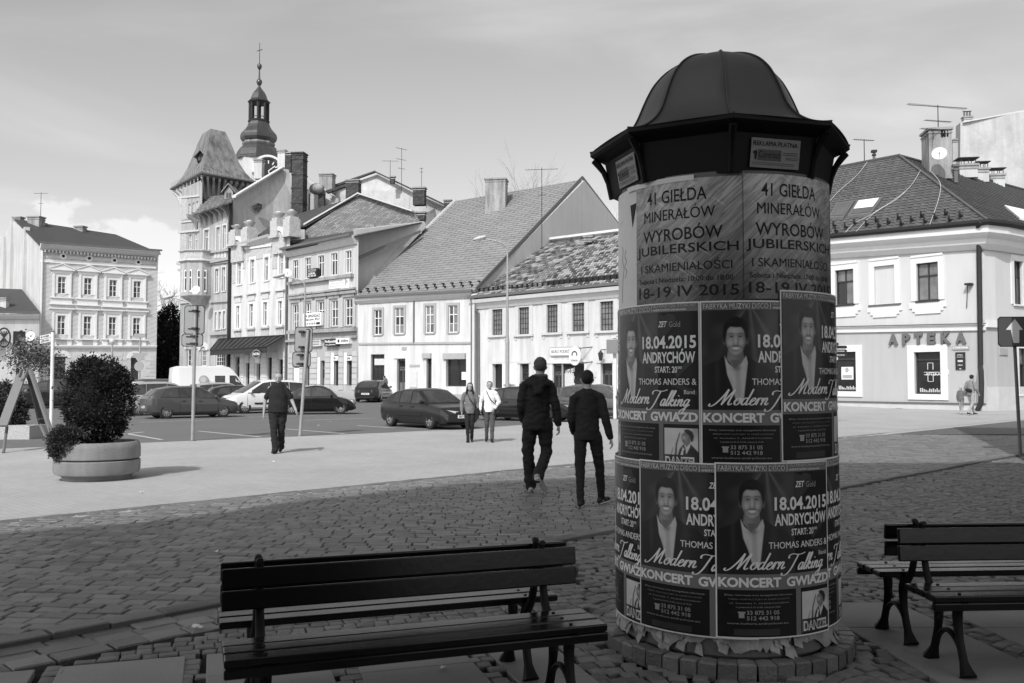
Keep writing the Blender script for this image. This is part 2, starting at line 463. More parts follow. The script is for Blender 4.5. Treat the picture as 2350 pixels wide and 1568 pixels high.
# litter
def litter(px,py,s):
    p=PG(px,py,.01); q=MB()
    vs=[];
    for i in range(4):
        for j in range(3): vs.append((i*s/3+rnd.uniform(-.2,.2)*s/3,j*s/4,rnd.uniform(0,.5)*s*.6))
    fs=[(i*3+j,(i+1)*3+j,(i+1)*3+j+1,i*3+j+1) for i in range(3) for j in range(2)]
    q.add(vs,fs); o=q.build('litter',m_paper); o.location=p; o.rotation_euler=(0,0,rnd.uniform(0,3)); return o
m_paper=mat('white_paper',.6,.8,.1,5)
for px,py,s,lb in ((468,1440,.07,'crumpled white scrap of paper on the kerb stones left of the bench'),(498,1268,.05,'small white scrap lying on the setts above the bench'),
    (2223,1391,.07,'small crumpled tissue on the slab under the right bench'),(1018,1537,.05,'tiny white scrap on the slab under the near bench')):
    o=litter(px,py,s); tag(o,lb,'litter','paper scraps on the pavement')
# ================================================================ ADVERTISING COLUMN
CD=math.hypot(COLX,COLY); cf=Vector((COLX/CD,COLY/CD,0)); cr=Vector((cf.y,-cf.x,0))
CC=Vector((COLX,COLY,0))
m_colwall=mat('column_render',.16,.9,.35,6,bump=.3,bscale=30)
m_cap=mat('column_cap_metal',.042,.42,.25,2.5,spec=.5,streak=.25,fine=.15)
m_fascia=mat('column_fascia_wood',.006,.6,.2,5)
m_signpl=mat('fascia_plate',.28,.7,.2,6,fine=.1)
m_ink=mat('ink_black',.015,.55,.1,5,fine=0)
m_inkm=mat('ink_grey',.10,.55,.2,5,fine=0)
m_pblack=mat('poster_black',.016,.35,.6,7,fine=.1,spec=.2)
m_pgrey=mat('poster_grey',.18,.4,.15,4,spec=.2)
m_pwhite=mat('poster_white',.80,.45,.08,5,fine=.03,spec=.2)
m_pskin=mat('poster_skin',.115,.45,.35,16,fine=.1)
m_pskd=mat('poster_skin_shadow',.05,.45,.3,16)
m_pbeam=mat('poster_beam',.045,.4,.5,8)
m_phair=mat('poster_hair',.008,.4,.2,20)
m_pshirt=mat('poster_shirt',.27,.5,.18,14)
m_ppic=mat('poster_picture',.30,.45,.15,5)
m_ppale=mat('pale_poster',.72,.6,.15,3,fine=.05)
m_torn=mat('torn_paper',.34,.85,.7,9,fine=.2)
col=thing('advertising_column',CC,'round advertising column with dark bell roof, covered in concert posters','advertising column')
def cyl3(phi,z,r):
    d=-cf*math.cos(phi)+cr*math.sin(phi); return (d.x*r,d.y*r,z)
def build_bent(name,polys,m,parent,phi0,ztop,rad,step=.022):
    """polys: list of (verts2d,faces), x to the right from the poster's left edge, y down negative from its top"""
    b=bmesh.new()
    for vs,fs in polys:
        bv=[b.verts.new((p[0],p[1],0)) for p in vs]
        for f in fs:
            try: b.faces.new([bv[i] for i in f])
            except ValueError: pass
    if not b.faces: b.free(); return None
    xs=[q.co.x for q in b.verts]; x=math.floor(min(xs)/step)*step+step
    while x<max(xs):
        bmesh.ops.bisect_plane(b,geom=b.verts[:]+b.edges[:]+b.faces[:],plane_co=(x,0,0),plane_no=(1,0,0)); x+=step
    for q in b.verts:
        q.co=Vector(cyl3(phi0+q.co.x/COLR,ztop+q.co.y,rad))
    for f in b.faces:
        f.normal_update(); c=f.calc_center_median(); 
        if f.normal.dot(Vector((c.x,c.y,0)))<0: f.normal_flip()
    me=bpy.data.meshes.new(name); b.to_mesh(me); b.free()
    return link(name,me,m,parent)
def RC(x0,x1,y0,y1): return ([(x0,-y1),(x1,-y1),(x1,-y0),(x0,-y0)],[(0,1,2,3)])
def PO(*pts): return ([(x,-y) for x,y in pts],[tuple(range(len(pts)))])
def EL(cx,cy,rx,ry,n=18): return ([(cx+rx*math.cos(2*math.pi*i/n),-cy+ry*math.sin(2*math.pi*i/n)) for i in range(n)],[tuple(range(n))])
def TXT(s,x0,x1,y0,y1,**k): return textflat(s,x0,x1,-y1,-y0,**k)
def RIB(pts,w0,slant=0,n=5,ws=None):
    p=crom(pts,n); vs=[];fs=[]
    for i,q in enumerate(p):
        a=p[max(i-1,0)]; c=p[min(i+1,len(p)-1)]
        dx,dy=c[0]-a[0],c[1]-a[1]; L=math.hypot(dx,dy) or 1
        # broad-nib: down strokes heavier
        ww=w0*(.55+.75*abs(dy/L)**2)
        nx,ny=-dy/L*ww,dx/L*ww
        vs+=[(q[0]+nx,q[1]+ny),(q[0]-nx,q[1]-ny)]
    for i in range(len(p)-1): fs.append((2*i,2*i+1,2*i+3,2*i+2))
    return vs,fs
# handwritten script lettering, x-height 1
G={
'M':(1.75,[[(-.9,.15),(-1.0,-.05),(-.75,-.2),(-.3,.15),(.25,1.2),(.55,2.15)],[(.55,2.15),(.5,1.0),(.42,.0)],[(.42,0),(.85,1.1),(1.3,2.15)],[(1.3,2.15),(1.2,1.0),(1.15,.25),(1.3,0),(1.6,.2)]]),
'o':(.85,[[(.55,.95),(.2,.8),(.08,.4),(.25,.03),(.5,.05),(.7,.45),(.6,.85),(.5,.95),(.85,.8)]]),
'd':(1.0,[[(.65,.8),(.4,.97),(.12,.7),(.1,.25),(.3,.0),(.6,.35)],[(.85,2.2),(.75,1.2),(.62,.3),(.75,.0),(1.0,.2)]]),
'e':(.72,[[(.0,.2),(.3,.5),(.55,.75),(.4,.98),(.15,.7),(.1,.25),(.3,.0),(.55,.05),(.75,.3)]]),
'r':(.62,[[(0,.3),(.2,.95),(.22,.5),(.15,0)],[(.2,.6),(.4,.95),(.62,.88)]]),
'n':(1.0,[[(0,.6),(.18,.95),(.2,.5),(.12,0)],[(.16,.3),(.45,.93),(.65,.8),(.6,.25),(.72,0),(1.0,.25)]]),
'T':(1.5,[[(-.5,1.6),(-.55,2.0),(-.1,2.2),(.6,2.1),(1.3,2.1),(1.9,2.3)],[(.85,2.1),(.65,1.2),(.35,.1),(-.1,-.55),(-.7,-.6),(-.75,-.3)]]),
'a':(.9,[[(.65,.8),(.4,.97),(.12,.7),(.1,.25),(.3,.0),(.6,.4)],[(.72,.95),(.62,.4),(.7,.0),(.95,.2)]]),
'l':(.5,[[(0,.2),(.35,1.3),(.48,2.1),(.32,2.1),(.22,1.2),(.15,.3),(.3,0),(.55,.2)]]),
'k':(.9,[[(0,.2),(.35,1.3),(.48,2.1),(.32,2.1),(.22,1.2),(.12,0)],[(.15,.4),(.5,.95),(.6,.7),(.25,.5),(.5,.2),(.65,0),(.9,.2)]]),
'i':(.5,[[(0,.3),(.2,.95),(.14,.35),(.22,0),(.5,.25)],[(.3,1.4),(.33,1.5)]]),
'g':(.95,[[(.65,.8),(.4,.97),(.12,.7),(.1,.25),(.3,.0),(.6,.4)],[(.72,.95),(.55,-.2),(.3,-1.0),(-.05,-1.1),(-.1,-.7),(.5,-.2),(1.0,.25)]]),
}
def script(word,x0,x1,ybase,xh,wd,sl=.42):
    x=0; st=[]
    for ch in word:
        adv,ss=G[ch]
        for s in ss: st.append([(p[0]+x,p[1]) for p in s])
        x+=adv
    W=x; sc=(x1-x0)/W; out=[]
    for s in st:
        out.append(RIB([(x0+p[0]*sc+p[1]*xh*sl,-ybase+p[1]*xh) for p in s],wd))
    return out
PW,PH=.675,.952
def concert_art():
    L={}
    b=.008
    L['paper']=(m_pwhite,0,[RC(0,PW,0,PH)])
    L['ground']=(m_pblack,1,[RC(b,PW-b,b,PH-b)])
    L['band']=(m_pgrey,2,[RC(b,PW-b,b,.052),RC(b,PW-b,.606,.690),RC(.425,.455,.690,PH-b)])
    L['beam']=(m_pbeam,2,[PO((.275,.055),(.262,.055),(.235,.11),(.245,.11)),PO((.285,.055),(.272,.055),(.275,.42),(.325,.42)),PO((.31,.055),(.292,.055),(.36,.16),(.385,.14)),
        PO((.37,.10),(.40,.06),(.43,.055),(.46,.075),(.49,.06),(.53,.07),(.54,.11),(.50,.16),(.445,.21),(.40,.165)),PO((.02,.10),(.05,.08),(.12,.33),(.03,.35)),
        PO((.53,.40),(.64,.30),(.65,.33),(.54,.43)),PO((.48,.44),(.66,.50),(.66,.53),(.50,.47)),RC(.09,.33,.900,.935)])
    L['picture']=(m_ppic,3,[RC(.462,.662,.712,.935)])
    t=[TXT('FABRYKA MUZYKI DISCO',.018,.365,.016,.045,bold=.012),RC(.376,.379,.012,.048),TXT('HALA POFABRYCZNA ANDORIA-MOT',.388,.655,.012,.026,bold=.01),TXT('ANDRYCHÓW ul.Krakowska',.388,.600,.031,.046,bold=.01),
       TXT('18.04.2015',.305,.655,.188,.262,bold=.028),TXT('ANDRYCHÓW',.305,.650,.264,.345,bold=.028),TXT('START: 20',.40,.545,.363,.400,bold=.02),TXT('00',.548,.572,.363,.378,bold=.01),
       TXT('THOMAS ANDERS &',.272,.655,.432,.468,bold=.028),TXT('Band',.585,.645,.497,.520),
       TXT('KONCERT',.014,.338,.622,.676,bold=.04),TXT('GWIAZD',.368,.662,.622,.676,bold=.04),TXT('ZET',.425,.485,.105,.138,shear=.3,bold=.02)]
    t+=script('Modern',.09,.355,.578,.040,.0042)+script('Talking',.375,.610,.588,.040,.0042)
    L['lettering']=(m_pwhite,7,t)
    s=[TXT('Bilety, rezerwacje oraz szczegółowe informacje',.045,.40,.712,.724),TXT('MIEJSKI DOM KULTURY W ANDRYCHOWIE',.065,.385,.735,.746,bold=.01),TXT('ul. Szewska 7, ANDRYCHÓW',.07,.38,.756,.765),TXT('w godzinach 8.15-15.00, sobota 8-15.00',.10,.33,.778,.788),
       TXT('33 875 31 05',.155,.325,.800,.822,bold=.015),TXT('512 442 918',.155,.325,.830,.852,bold=.015),TXT('www.kultura.andrychow.eu',.055,.375,.864,.878),RC(.115,.143,.812,.840),RC(.11,.148,.806,.814),
       TXT('Gold',.497,.565,.108,.140)]
    L['small_print']=(m_inkm if False else mat('print_pale_grey',.34,.5,.1,5),7,s)
    L['danzel']=(m_pwhite,7,[TXT('DANZEL',.468,.655,.872,.926,bold=.04)])
    L['danzel_inline']=(m_ppic,8,[TXT('DANZEL',.474,.649,.880,.918,bold=.01)])
    return L
ART=concert_art()
def smooth(e0,e1,x):
    t=min(1,max(0,(x-e0)/(e1-e0))); return t*t*(3-2*t)
def pin(poly,x,y):
    c=False;n=len(poly)
    for i in range(n):
        x0,y0=poly[i];x1,y1=poly[i-1]
        if (y0>y)!=(y1>y) and x<(x1-x0)*(y-y0)/(y1-y0)+x0: c=not c
    return c
def pd(poly,x,y):
    d=9;n=len(poly)
    for i in range(n):
        x0,y0=poly[i-1];x1,y1=poly[i]; dx,dy=x1-x0,y1-y0; t=((x-x0)*dx+(y-y0)*dy)/(dx*dx+dy*dy or 1); t=min(1,max(0,t)); d=min(d,math.hypot(x-x0-dx*t,y-y0-dy*t))
    return -d if pin(poly,x,y) else d
def msk(d,w=.003): return 1-smooth(-w,w,d)
def eld(x,y,cx,cy,rx,ry,rot=0):
    dx,dy=x-cx,y-cy
    if rot: c,s=math.cos(rot),math.sin(rot); dx,dy=dx*c+dy*s,-dx*s+dy*c
    return (math.hypot(dx/rx,dy/ry)-1)*min(rx,ry)
def blob(x,y,cx,cy,rx,ry): return math.exp(-((x-cx)/rx)**2-((y-cy)/ry)**2)
SHIRT=[(.128,.306),(.148,.348),(.183,.378),(.216,.348),(.242,.306),(.250,.345),(.238,.45),(.226,.555),(.188,.56),(.168,.48),(.142,.41)]
JACK=[(.0,.37),(.055,.345),(.105,.325),(.126,.300),(.146,.352),(.183,.380),(.218,.352),(.244,.300),(.30,.345),(.37,.375),(.41,.42),(.42,.62),(.0,.62)]
HAIR=[(.126,.232),(.120,.19),(.122,.15),(.134,.118),(.160,.096),(.19,.088),(.222,.096),(.246,.120),(.256,.158),(.254,.20),(.246,.238),(.238,.20),(.232,.165),(.216,.148),(.19,.150),(.160,.146),(.144,.16),(.138,.20),(.134,.236)]
def portrait(x,y):
    from mathutils import noise as nz
    v=.016+.03*max(0,nz.noise(Vector((x*9,y*9,1))))
    for (x0,y0,x1,y1,wd,am) in ((.24,.05,.13,.20,.010,.05),(.265,.05,.30,.42,.016,.05),(.28,.05,.38,.22,.012,.05),(.22,.05,.05,.40,.03,.02)):
        L_=math.hypot(x1-x0,y1-y0); t=((x-x0)*(x1-x0)+(y-y0)*(y1-y0))/L_**2; dd=abs((x-x0)*(y1-y0)-(y-y0)*(x1-x0))/L_
        if 0<t<1: v+=am*math.exp(-(dd/(wd*(.4+t)))**2)*(1-.5*t)
    # neck and ears
    m=msk(pd([(.150,.255),(.222,.255),(.232,.325),(.190,.372),(.178,.372),(.140,.325)],x,y)); v=v*(1-m)+m*(.10+.06*blob(x,y,.165,.33,.03,.05))
    for cx in (.131,.245): m=msk(eld(x,y,cx,.222,.010,.023)); v=v*(1-m)+m*.085
    # jacket
    m=msk(pd(JACK,x,y),.004); v=v*(1-m)+m*(.011+.012*blob(x,y,.09,.40,.012,.12)+.010*blob(x,y,.30,.42,.02,.1))
    m=msk(pd(SHIRT,x,y)); f=.34-.10*blob(x,y,.20,.40,.012,.2)-.12*blob(x,y,.19,.375,.03,.015)-.06*abs(nz.noise(Vector((x*40,y*14,3)))); v=v*(1-m)+m*f
    m=msk(pd([(.158,.33),(.178,.372),(.190,.372),(.212,.33)],x,y)); v=v*(1-m)+m*.09
    m=msk(eld(x,y,.187,.375,.0025,.010)); v=v*(1-m)+m*.10
    # face
    d=eld(x,y,.188,.212,.053,.090 if y>.212 else .078); 
    if y>.23: d=max(d,eld(x,y,.188,.225,.050,.076))
    m=msk(d,.0025)
    g=.19+.09*blob(x,y,.180,.165,.035,.022)+.10*blob(x,y,.158,.235,.016,.018)+.08*blob(x,y,.216,.233,.015,.018)+.11*blob(x,y,.188,.222,.006,.030)+.07*blob(x,y,.186,.293,.016,.010)
    g-=.09*smooth(.215,.243,x)+.045*smooth(.160,.135,x)
    for cx in (.166,.211): 
        g-=.06*blob(x,y,cx,.197,.017,.007); g-=.17*blob(x,y,cx,.200,.0085,.0046); g+=.05*blob(x,y,cx-.009,.2005,.003,.0025); g+=.04*blob(x,y,cx+.007,.201,.003,.002)
        g-=.16*blob(x,y,cx,.1835+(x-cx)**2*9,.019,.004)
    g-=.07*blob(x,y,.178,.240,.005,.004)+.07*blob(x,y,.198,.240,.005,.004)+.08*blob(x,y,.201,.225,.004,.02)
    g-=.16*blob(x,y,.188,.2515+((x-.188)**2)*7,.026,.0052)            # moustache
    g-=.06*blob(x,y,.188,.279,.014,.004)+.05*blob(x,y,.150,.262,.006,.014)+.05*blob(x,y,.225,.262,.006,.014)
    g-=.02*blob(x,y,.188,.305,.03,.010)
    v=v*(1-m)+m*max(.02,g)
    m=msk(eld(x,y,.188,.2655-((x-.188)**2)*8,.019,.0062),.0015); v=v*(1-m)+m*.42
    m=msk(pd(HAIR,x,y),.004); v=v*(1-m)+m*(.008+.02*blob(x,y,.16,.115,.03,.012)*abs(nz.noise(Vector((x*120,y*30,2)))))
    return v
def singer(x,y):
    from mathutils import noise as nz
    v=.36-.16*smooth(.60,.66,x)*smooth(.80,.72,y)-.03*nz.noise(Vector((x*20,y*20,5)))
    m=msk(pd([(.525,.862),(.532,.80),(.556,.735),(.562,.738),(.542,.80),(.538,.862)],x,y),.002); v=v*(1-m)+m*.05
    m=msk(pd([(.50,.862),(.515,.82),(.52,.82),(.508,.862)],x,y),.002); v=v*(1-m)+m*.15
    m=msk(pd([(.545,.862),(.556,.828),(.580,.80),(.598,.85),(.620,.80),(.640,.82),(.664,.845),(.664,.862)],x,y),.003); v=v*(1-m)+m*.012
    m=msk(pd([(.560,.862),(.575,.815),(.590,.84),(.612,.79),(.616,.815),(.592,.862)],x,y),.002); v=v*(1-m)+m*.42
    m=msk(pd([(.578,.835),(.588,.83),(.596,.862),(.576,.862)],x,y),.002); v=v*(1-m)+m*.02
    m=msk(pd([(.572,.742),(.588,.730),(.606,.735),(.620,.758),(.616,.795),(.598,.815),(.580,.800),(.568,.775),(.564,.758)],x,y),.002)
    v=v*(1-m)+m*(.13+.12*blob(x,y,.582,.765,.012,.012)-.10*blob(x,y,.574,.784,.007,.009)-.08*blob(x,y,.588,.748,.012,.003)-.05*smooth(.60,.62,x))
    m=msk(pd([(.580,.722),(.605,.716),(.630,.730),(.640,.755),(.634,.780),(.620,.790),(.618,.765),(.608,.748),(.588,.733)],x,y),.003); v=v*(1-m)+m*.012
    m=msk(pd([(.462,.862),(.664,.862),(.664,.937),(.462,.937)],x,y),.001); v=v*(1-m)+m*.014
    return v
def tonegrid(x0,x1,y0,y1,st,fn):
    nx=int(round((x1-x0)/st)); ny=int(round((y1-y0)/st)); P_=[]
    for j in range(ny+1):
        for i in range(nx+1):
            x=x0+(x1-x0)*i/nx; y=y0+(y1-y0)*j/ny; P_.append((x,y,fn(x,y)))
    return nx,ny,P_
GRIDS=[('portrait',2.2,tonegrid(.012,.42,.054,.604,.0038,portrait)),('singer_picture',3.2,tonegrid(.462,.662,.712,.935,.0040,singer))]
def tone_mat():
    m=bpy.data.materials.new('halftone_print'); m.use_nodes=True; t=m.node_tree; b=t.nodes['Principled BSDF']
    a=t.nodes.new('ShaderNodeAttribute'); a.attribute_name='ink'; c=t.nodes.new('ShaderNodeCombineColor')
    for i in range(3): t.links.new(a.outputs['Fac'],c.inputs[i])
    t.links.new(c.outputs[0],b.inputs['Base Color']); b.inputs['Roughness'].default_value=.35; return m
m_half=tone_mat()
def put_grid(nm,lay_,g,parent,phi0,ztop,r0):
    nx,ny,P_=g; vs=[cyl3(phi0+x/COLR,ztop-y,r0+lay_*.0006) for x,y,_ in P_]
    fs=[(j*(nx+1)+i,(j+1)*(nx+1)+i,(j+1)*(nx+1)+i+1,j*(nx+1)+i+1) for j in range(ny) for i in range(nx)]
    me=bpy.data.meshes.new(nm); me.from_pydata(vs,[],fs); at=me.attributes.new('ink','FLOAT','POINT'); at.data.foreach_set('value',[q[2]*1.75 for q in P_])
    return link(nm,me,m_half,parent)
NAMES={'paper':'poster','ground':'background','band':'grey_band','beam':'light_beam','shirt':'shirt','skin':'face','face_shade':'face_shading','hair':'hair','smile':'smile','picture':'picture','singer':'singer_jacket','singer_skin':'singer_face','singer_shirt':'singer_shirt','lettering':'lettering','small_print':'small_print','danzel':'lettering','danzel_inline':'lettering'}
def concert(phi0deg,ztop,lev,label=None):
    phi0=R_(phi0deg); r0=COLR+.003+lev*.0055
    root=None
    for k,(m,l,polys) in ART.items():
        polys=[q for q in polys if q[0]]
        o=build_bent(NAMES[k],polys,m,root if root else col,phi0,ztop,r0+l*.0006)
        if k=='paper': root=o
    for nm,l,g in GRIDS: put_grid(nm,l,g,root,phi0,ztop,r0)
    if label: root['label']=label
    return root
def mineral(phi0deg,ztop,lev,h=.70):
    phi0=R_(phi0deg); r0=COLR+.003+lev*.0055; W=.67
    m=bpy.data.materials.new('crystal_print') if 'crystal_print' not in MATS else MATS['crystal_print']
    if 'crystal_print' not in MATS:
        MATS['crystal_print']=m; m.use_nodes=True; t=m.node_tree; b=t.nodes['Principled BSDF']
        g=t.nodes.new('ShaderNodeNewGeometry'); sp=t.nodes.new('ShaderNodeSeparateXYZ'); t.links.new(g.outputs['Position'],sp.inputs[0])
        mp=t.nodes.new('ShaderNodeMapping'); mp.vector_type='TEXTURE'; mp.inputs['Rotation'].default_value=(0,.8,0); mp.inputs['Scale'].default_value=(.035,.1,.35); t.links.new(g.outputs['Position'],mp.inputs[0])
        n=t.nodes.new('ShaderNodeTexNoise'); n.inputs['Scale'].default_value=1; n.inputs['Detail'].default_value=6; n.inputs['Distortion'].default_value=2.2; t.links.new(mp.outputs[0],n.inputs[0])
        mp2=t.nodes.new('ShaderNodeMapping'); mp2.vector_type='TEXTURE'; mp2.inputs['Rotation'].default_value=(0,-.9,0); mp2.inputs['Scale'].default_value=(.02,.1,.25); t.links.new(g.outputs['Position'],mp2.inputs[0])
        n2=t.nodes.new('ShaderNodeTexNoise'); n2.inputs['Scale'].default_value=1; n2.inputs['Detail'].default_value=5; t.links.new(mp2.outputs[0],n2.inputs[0])
        def mr(v,a,b_,c,d):
            q=t.nodes.new('ShaderNodeMapRange'); t.links.new(v,q.inputs[0])
            for i,x in enumerate((a,b_,c,d)): q.inputs[i+1].default_value=x
            return q.outputs[0]
        def mu(a,b_,op='MULTIPLY'):
            q=t.nodes.new('ShaderNodeMath'); q.operation=op
            for i,x in enumerate((a,b_)):
                if isinstance(x,(int,float)): q.inputs[i].default_value=x
                else: t.links.new(x,q.inputs[i])
            return q.outputs[0]
        grad=mr(sp.outputs[2],2.1,2.7,.11,.46)     # the print itself is darker in its lower half
        val=mu(grad,mr(n.outputs[0],.36,.66,.5,1.2)); val=mu(val,mr(n2.outputs[0],.6,.72,0,.22),'ADD')
        cc=t.nodes.new('ShaderNodeCombineColor'); [t.links.new(val,cc.inputs[i]) for i in range(3)]
        t.links.new(cc.outputs[0],b.inputs['Base Color']); b.inputs['Roughness'].default_value=.3
    root=build_bent('poster',[RC(0,W,0,h)],m,col,phi0,ztop,r0)
    T_=[TXT('41 GIEŁDA',.10,.475,.05,.125,bold=.012),TXT('MINERAŁÓW',.075,.52,.145,.225,bold=.012),TXT('WYROBÓW',.065,.56,.255,.345,bold=.012),TXT('JUBILERSKICH',.012,.645,.365,.435,bold=.012),
        TXT('I SKAMIENIAŁOŚCI',.045,.61,.455,.52,bold=.012),TXT('Sobota i Niedziela: 10:00 do 18:00',.03,.615,.553,.583,bold=.012),TXT('18-19 IV 2015',.025,.645,.605,.668,bold=.012)]
    build_bent('lettering',T_,m_ink,root,phi0,ztop,r0+.0008)
    return root
# shaft
q=MB(); q.lathe([(COLR-.02,.06),(COLR-.002,.08),(COLR,.2),(COLR,2.765),(COLR-.05,2.77)],(0,0,0),64); q.build('shaft',m_colwall,col,smooth=True)
# plain pale poster on the far left with faint handwriting
pp=build_bent('poster',[RC(0,.70,0,.72)],m_ppale,col,R_(-111),2.745,COLR+.003); pp['label']='pale handwritten sheet at the column top'
build_bent('handwriting',[RIB([(.48,-.33),(.50,-.36),(.49,-.42),(.515,-.47),(.50,-.52),(.485,-.60),(.475,-.68)],.003),RIB([(.55,-.36),(.535,-.40),(.56,-.43),(.53,-.46),(.56,-.49),(.54,-.53)],.003),RIB([(.44,-.2),(.47,-.19),(.50,-.17)],.0015)],mat('pencil_grey',.16,.7),pp,R_(-111),2.745,COLR+.0038)
build_bent('black_triangle',[PO((.615,.10),(.69,.095),(.642,.24))],m_ink,pp,R_(-111),2.745,COLR+.0042)
mineral(-49.5,2.735,1); mineral(10.3,2.745,2)
build_bent('poster',[RC(0,.5,0,.03)],m_ppale,col,R_(-58),2.755,COLR+.012)
concert(-71.2,2.035,2); concert(-10.8,2.035,3); concert(27.7,2.095,4)
concert(-131,2.035,1); concert(88,2.05,3)
concert(-99,1.13,5,'concert poster wrapping round the left side'); concert(30,1.15,5); concert(-45,1.135,6,'concert poster overlapped on its right'); concert(-4.4,1.142,7,'topmost concert poster, low on the column')
concert(88,1.12,4)
# torn paper at the foot
rt=random.Random(5)
for k,(lev,za,zb,m) in enumerate(((1,.24,.135,m_torn),(3,.21,.155,m_ppale))):
    vs=[];fs=[];n=150
    for i in range(n+1):
        ph=R_(-110+ (225 if k==0 else 120)*i/n)
        zz=zb+.035*math.sin(i*.21+k)+.02*math.sin(i*.53+2)+(rt.uniform(-.03,.03) if rt.random()<.3 else rt.uniform(-.006,.006))-(.03 if 20<i<45 else 0)
        flare=.012+rt.uniform(0,.012) if k==0 else .006
        vs+=[cyl3(ph,za,COLR+.001+lev*.001),cyl3(ph,max(zz,.085),COLR+flare)]
    for i in range(n): fs.append((2*i,2*i+2,2*i+3,2*i+1))
    q=MB(); q.add(vs,fs); q.build('torn_paper',m,col)
for k in range(26):
    ph=R_(rt.uniform(-95,75)); z=rt.uniform(.085,.16); q=MB(); r=COLR+.02
    a=cyl3(ph,z+.05,COLR+.004); b=cyl3(ph+rt.uniform(.03,.09),z+.04,COLR+.004); c=cyl3(ph+.06,z-.02,COLR+rt.uniform(.02,.05)); d=cyl3(ph-.01,z,COLR+.03)
    q.add([a,b,c,d],[(0,1,2,3)]); q.build('torn_flap',m_torn,col)
# octagonal fascia + eaves + bell roof
A0=math.atan2(-cf.y,-cf.x)   # direction towards the camera
def octo(rs,c_,name,m,parent,off=R_(6.3),smooth=False,n=8,sub=1,cap=True):
    vs=[];fs=[];M_=n*sub
    for r,z in rs:
        for k in range(M_):
            a=A0+off+2*math.pi*k/M_
            # points between corners are pulled in to lie on a slightly bulged facet
            fr=(k%sub)/sub; rr=r
            if sub>1:
                flat=math.cos(math.pi/n)/math.cos(math.pi/n-(2*math.pi/n)*fr)
                rr=r*(flat*.8+.2)
            vs.append((rr*math.cos(a),rr*math.sin(a),z))
    for i in range(len(rs)-1):
        for k in range(M_): fs.append((i*M_+k,i*M_+(k+1)%M_,(i+1)*M_+(k+1)%M_,(i+1)*M_+k))
    if cap: fs.append(tuple(range(M_-1,-1,-1))); fs.append(tuple(range((len(rs)-1)*M_,len(rs)*M_)))
    q=MB(); q.add(vs,fs); return q.build(name,m,parent,smooth=smooth)
octo([(.60,2.752),(.668,2.752),(.690,2.87),(.712,2.99),(.60,2.99)],None,'fascia',m_fascia,col)
octo([(.69,2.965),(.735,2.985),(.785,3.008),(.803,3.022),(.803,3.048),(.74,3.048)],None,'eaves_board',m_fascia,col)
prof=[(.803,3.046),(.745,3.056),(.675,3.079),(.610,3.116),(.555,3.164),(.507,3.232),(.462,3.335),(.426,3.41),(.385,3.475),(.315,3.545),(.225,3.597),(.12,3.628),(.02,3.640)]
pr=crom(prof,3)
cap_=octo(pr,None,'bell_roof',m_cap,col,smooth=True,sub=6)
for k in range(8):
    a=A0+R_(6.3)+k*math.pi/4
    q=MB(); q.tube([(r*math.cos(a)*1.004,r*math.sin(a)*1.004,z+.004) for r,z in pr],.0055,6); q.build('seam',m_cap,cap_,smooth=True)
q=MB(); q.lathe([(.03,3.632),(.035,3.652),(.0,3.662)],(0,0,0),12); q.build('knob',m_cap,cap_)
for k in range(8):
    a=A0+R_(6.3)+k*math.pi/4
    q=MB(); q.tube([(R0*math.cos(a),R0*math.sin(a),z) for R0,z in ((.780,2.998),(.750,2.965),(.718,2.92),(.690,2.85),(.668,2.745))],[.022,.022,.018,.016,.016],6); q.build('bracket',m_fascia,col)
# the two advertisement plates on the fascia
def plate(a_off,u0,u1,z0_,z1_):
    # facet between corners: centre direction
    a=A0+R_(a_off); rr=.668*math.cos(math.pi/8)+.010
    c=Vector((rr*math.cos(a),rr*math.sin(a),0)); tdir=Vector((-math.sin(a),math.cos(a),0))
    def pt(u,z,o=0.0):
        lean=(z-2.745)/.24*.044*math.cos(math.pi/8)-.008
        return c+tdir*u+Vector((math.cos(a),math.sin(a),0))*(lean+o+.004)+Vector((0,0,z))
    def fl(vs,fs,o): return [pt(x,y,o) for x,y in vs],fs
    q=MB(); q.add(*fl([(u0,z0_),(u1,z0_),(u1,z1_),(u0,z1_)],[(0,1,2,3)],.006)); 
    q.add(*fl([(u0,z0_),(u1,z0_),(u1,z1_),(u0,z1_)],[(3,2,1,0)],.001)); r=q.build('plate',m_signpl,col); r['label']='small paid advertisement plate'
    W=u1-u0;H=z1_-z0_
    X=lambda f:u0+W*f
    Z=lambda f:z0_+H*f
    q=MB(); q.add(*fl(*textflat('REKLAMA PŁATNA',X(.04),X(.94),Z(.74),Z(.90),bold=.02),.0075)); q.build('lettering',m_ink,r)
    q=MB(); q.add(*fl([(X(.14),Z(.24)),(X(.62),Z(.24)),(X(.62),Z(.62)),(X(.14),Z(.62))],[(0,1,2,3)],.0070)); q.build('logo_panel',m_inkm,r)
    q=MB(); q.add(*fl(*textflat('Contract',X(.16),X(.60),Z(.34),Z(.56)),.0079)); q.add(*fl(*textflat('33 812 22 22',X(.72),X(.96),Z(.30),Z(.40)),.0079))
    q.add(*fl([(X(.03),Z(.50)),(X(.10),Z(.60)),(X(.13),Z(.52)),(X(.12),Z(.28)),(X(.08),Z(.25)),(X(.07),Z(.45))],[(0,1,2,3,4,5)],.0079))
    for f in (.53,.46): q.add(*fl([(X(.65),Z(f)),(X(.95),Z(f)),(X(.95),Z(f+.02)),(X(.65),Z(f+.02))],[(0,1,2,3)],.0079))
    for f in (.16,.10): q.add(*fl([(X(.04),Z(f)),(X(.9),Z(f)),(X(.9),Z(f+.012)),(X(.04),Z(f+.012))],[(0,1,2,3)],.0079))
    q.build('small_print',m_ink,r)
plate(6.3+22.5,-.15,.16,2.785,2.945)
plate(6.3-67.5,-.08,.20,2.775,2.94)
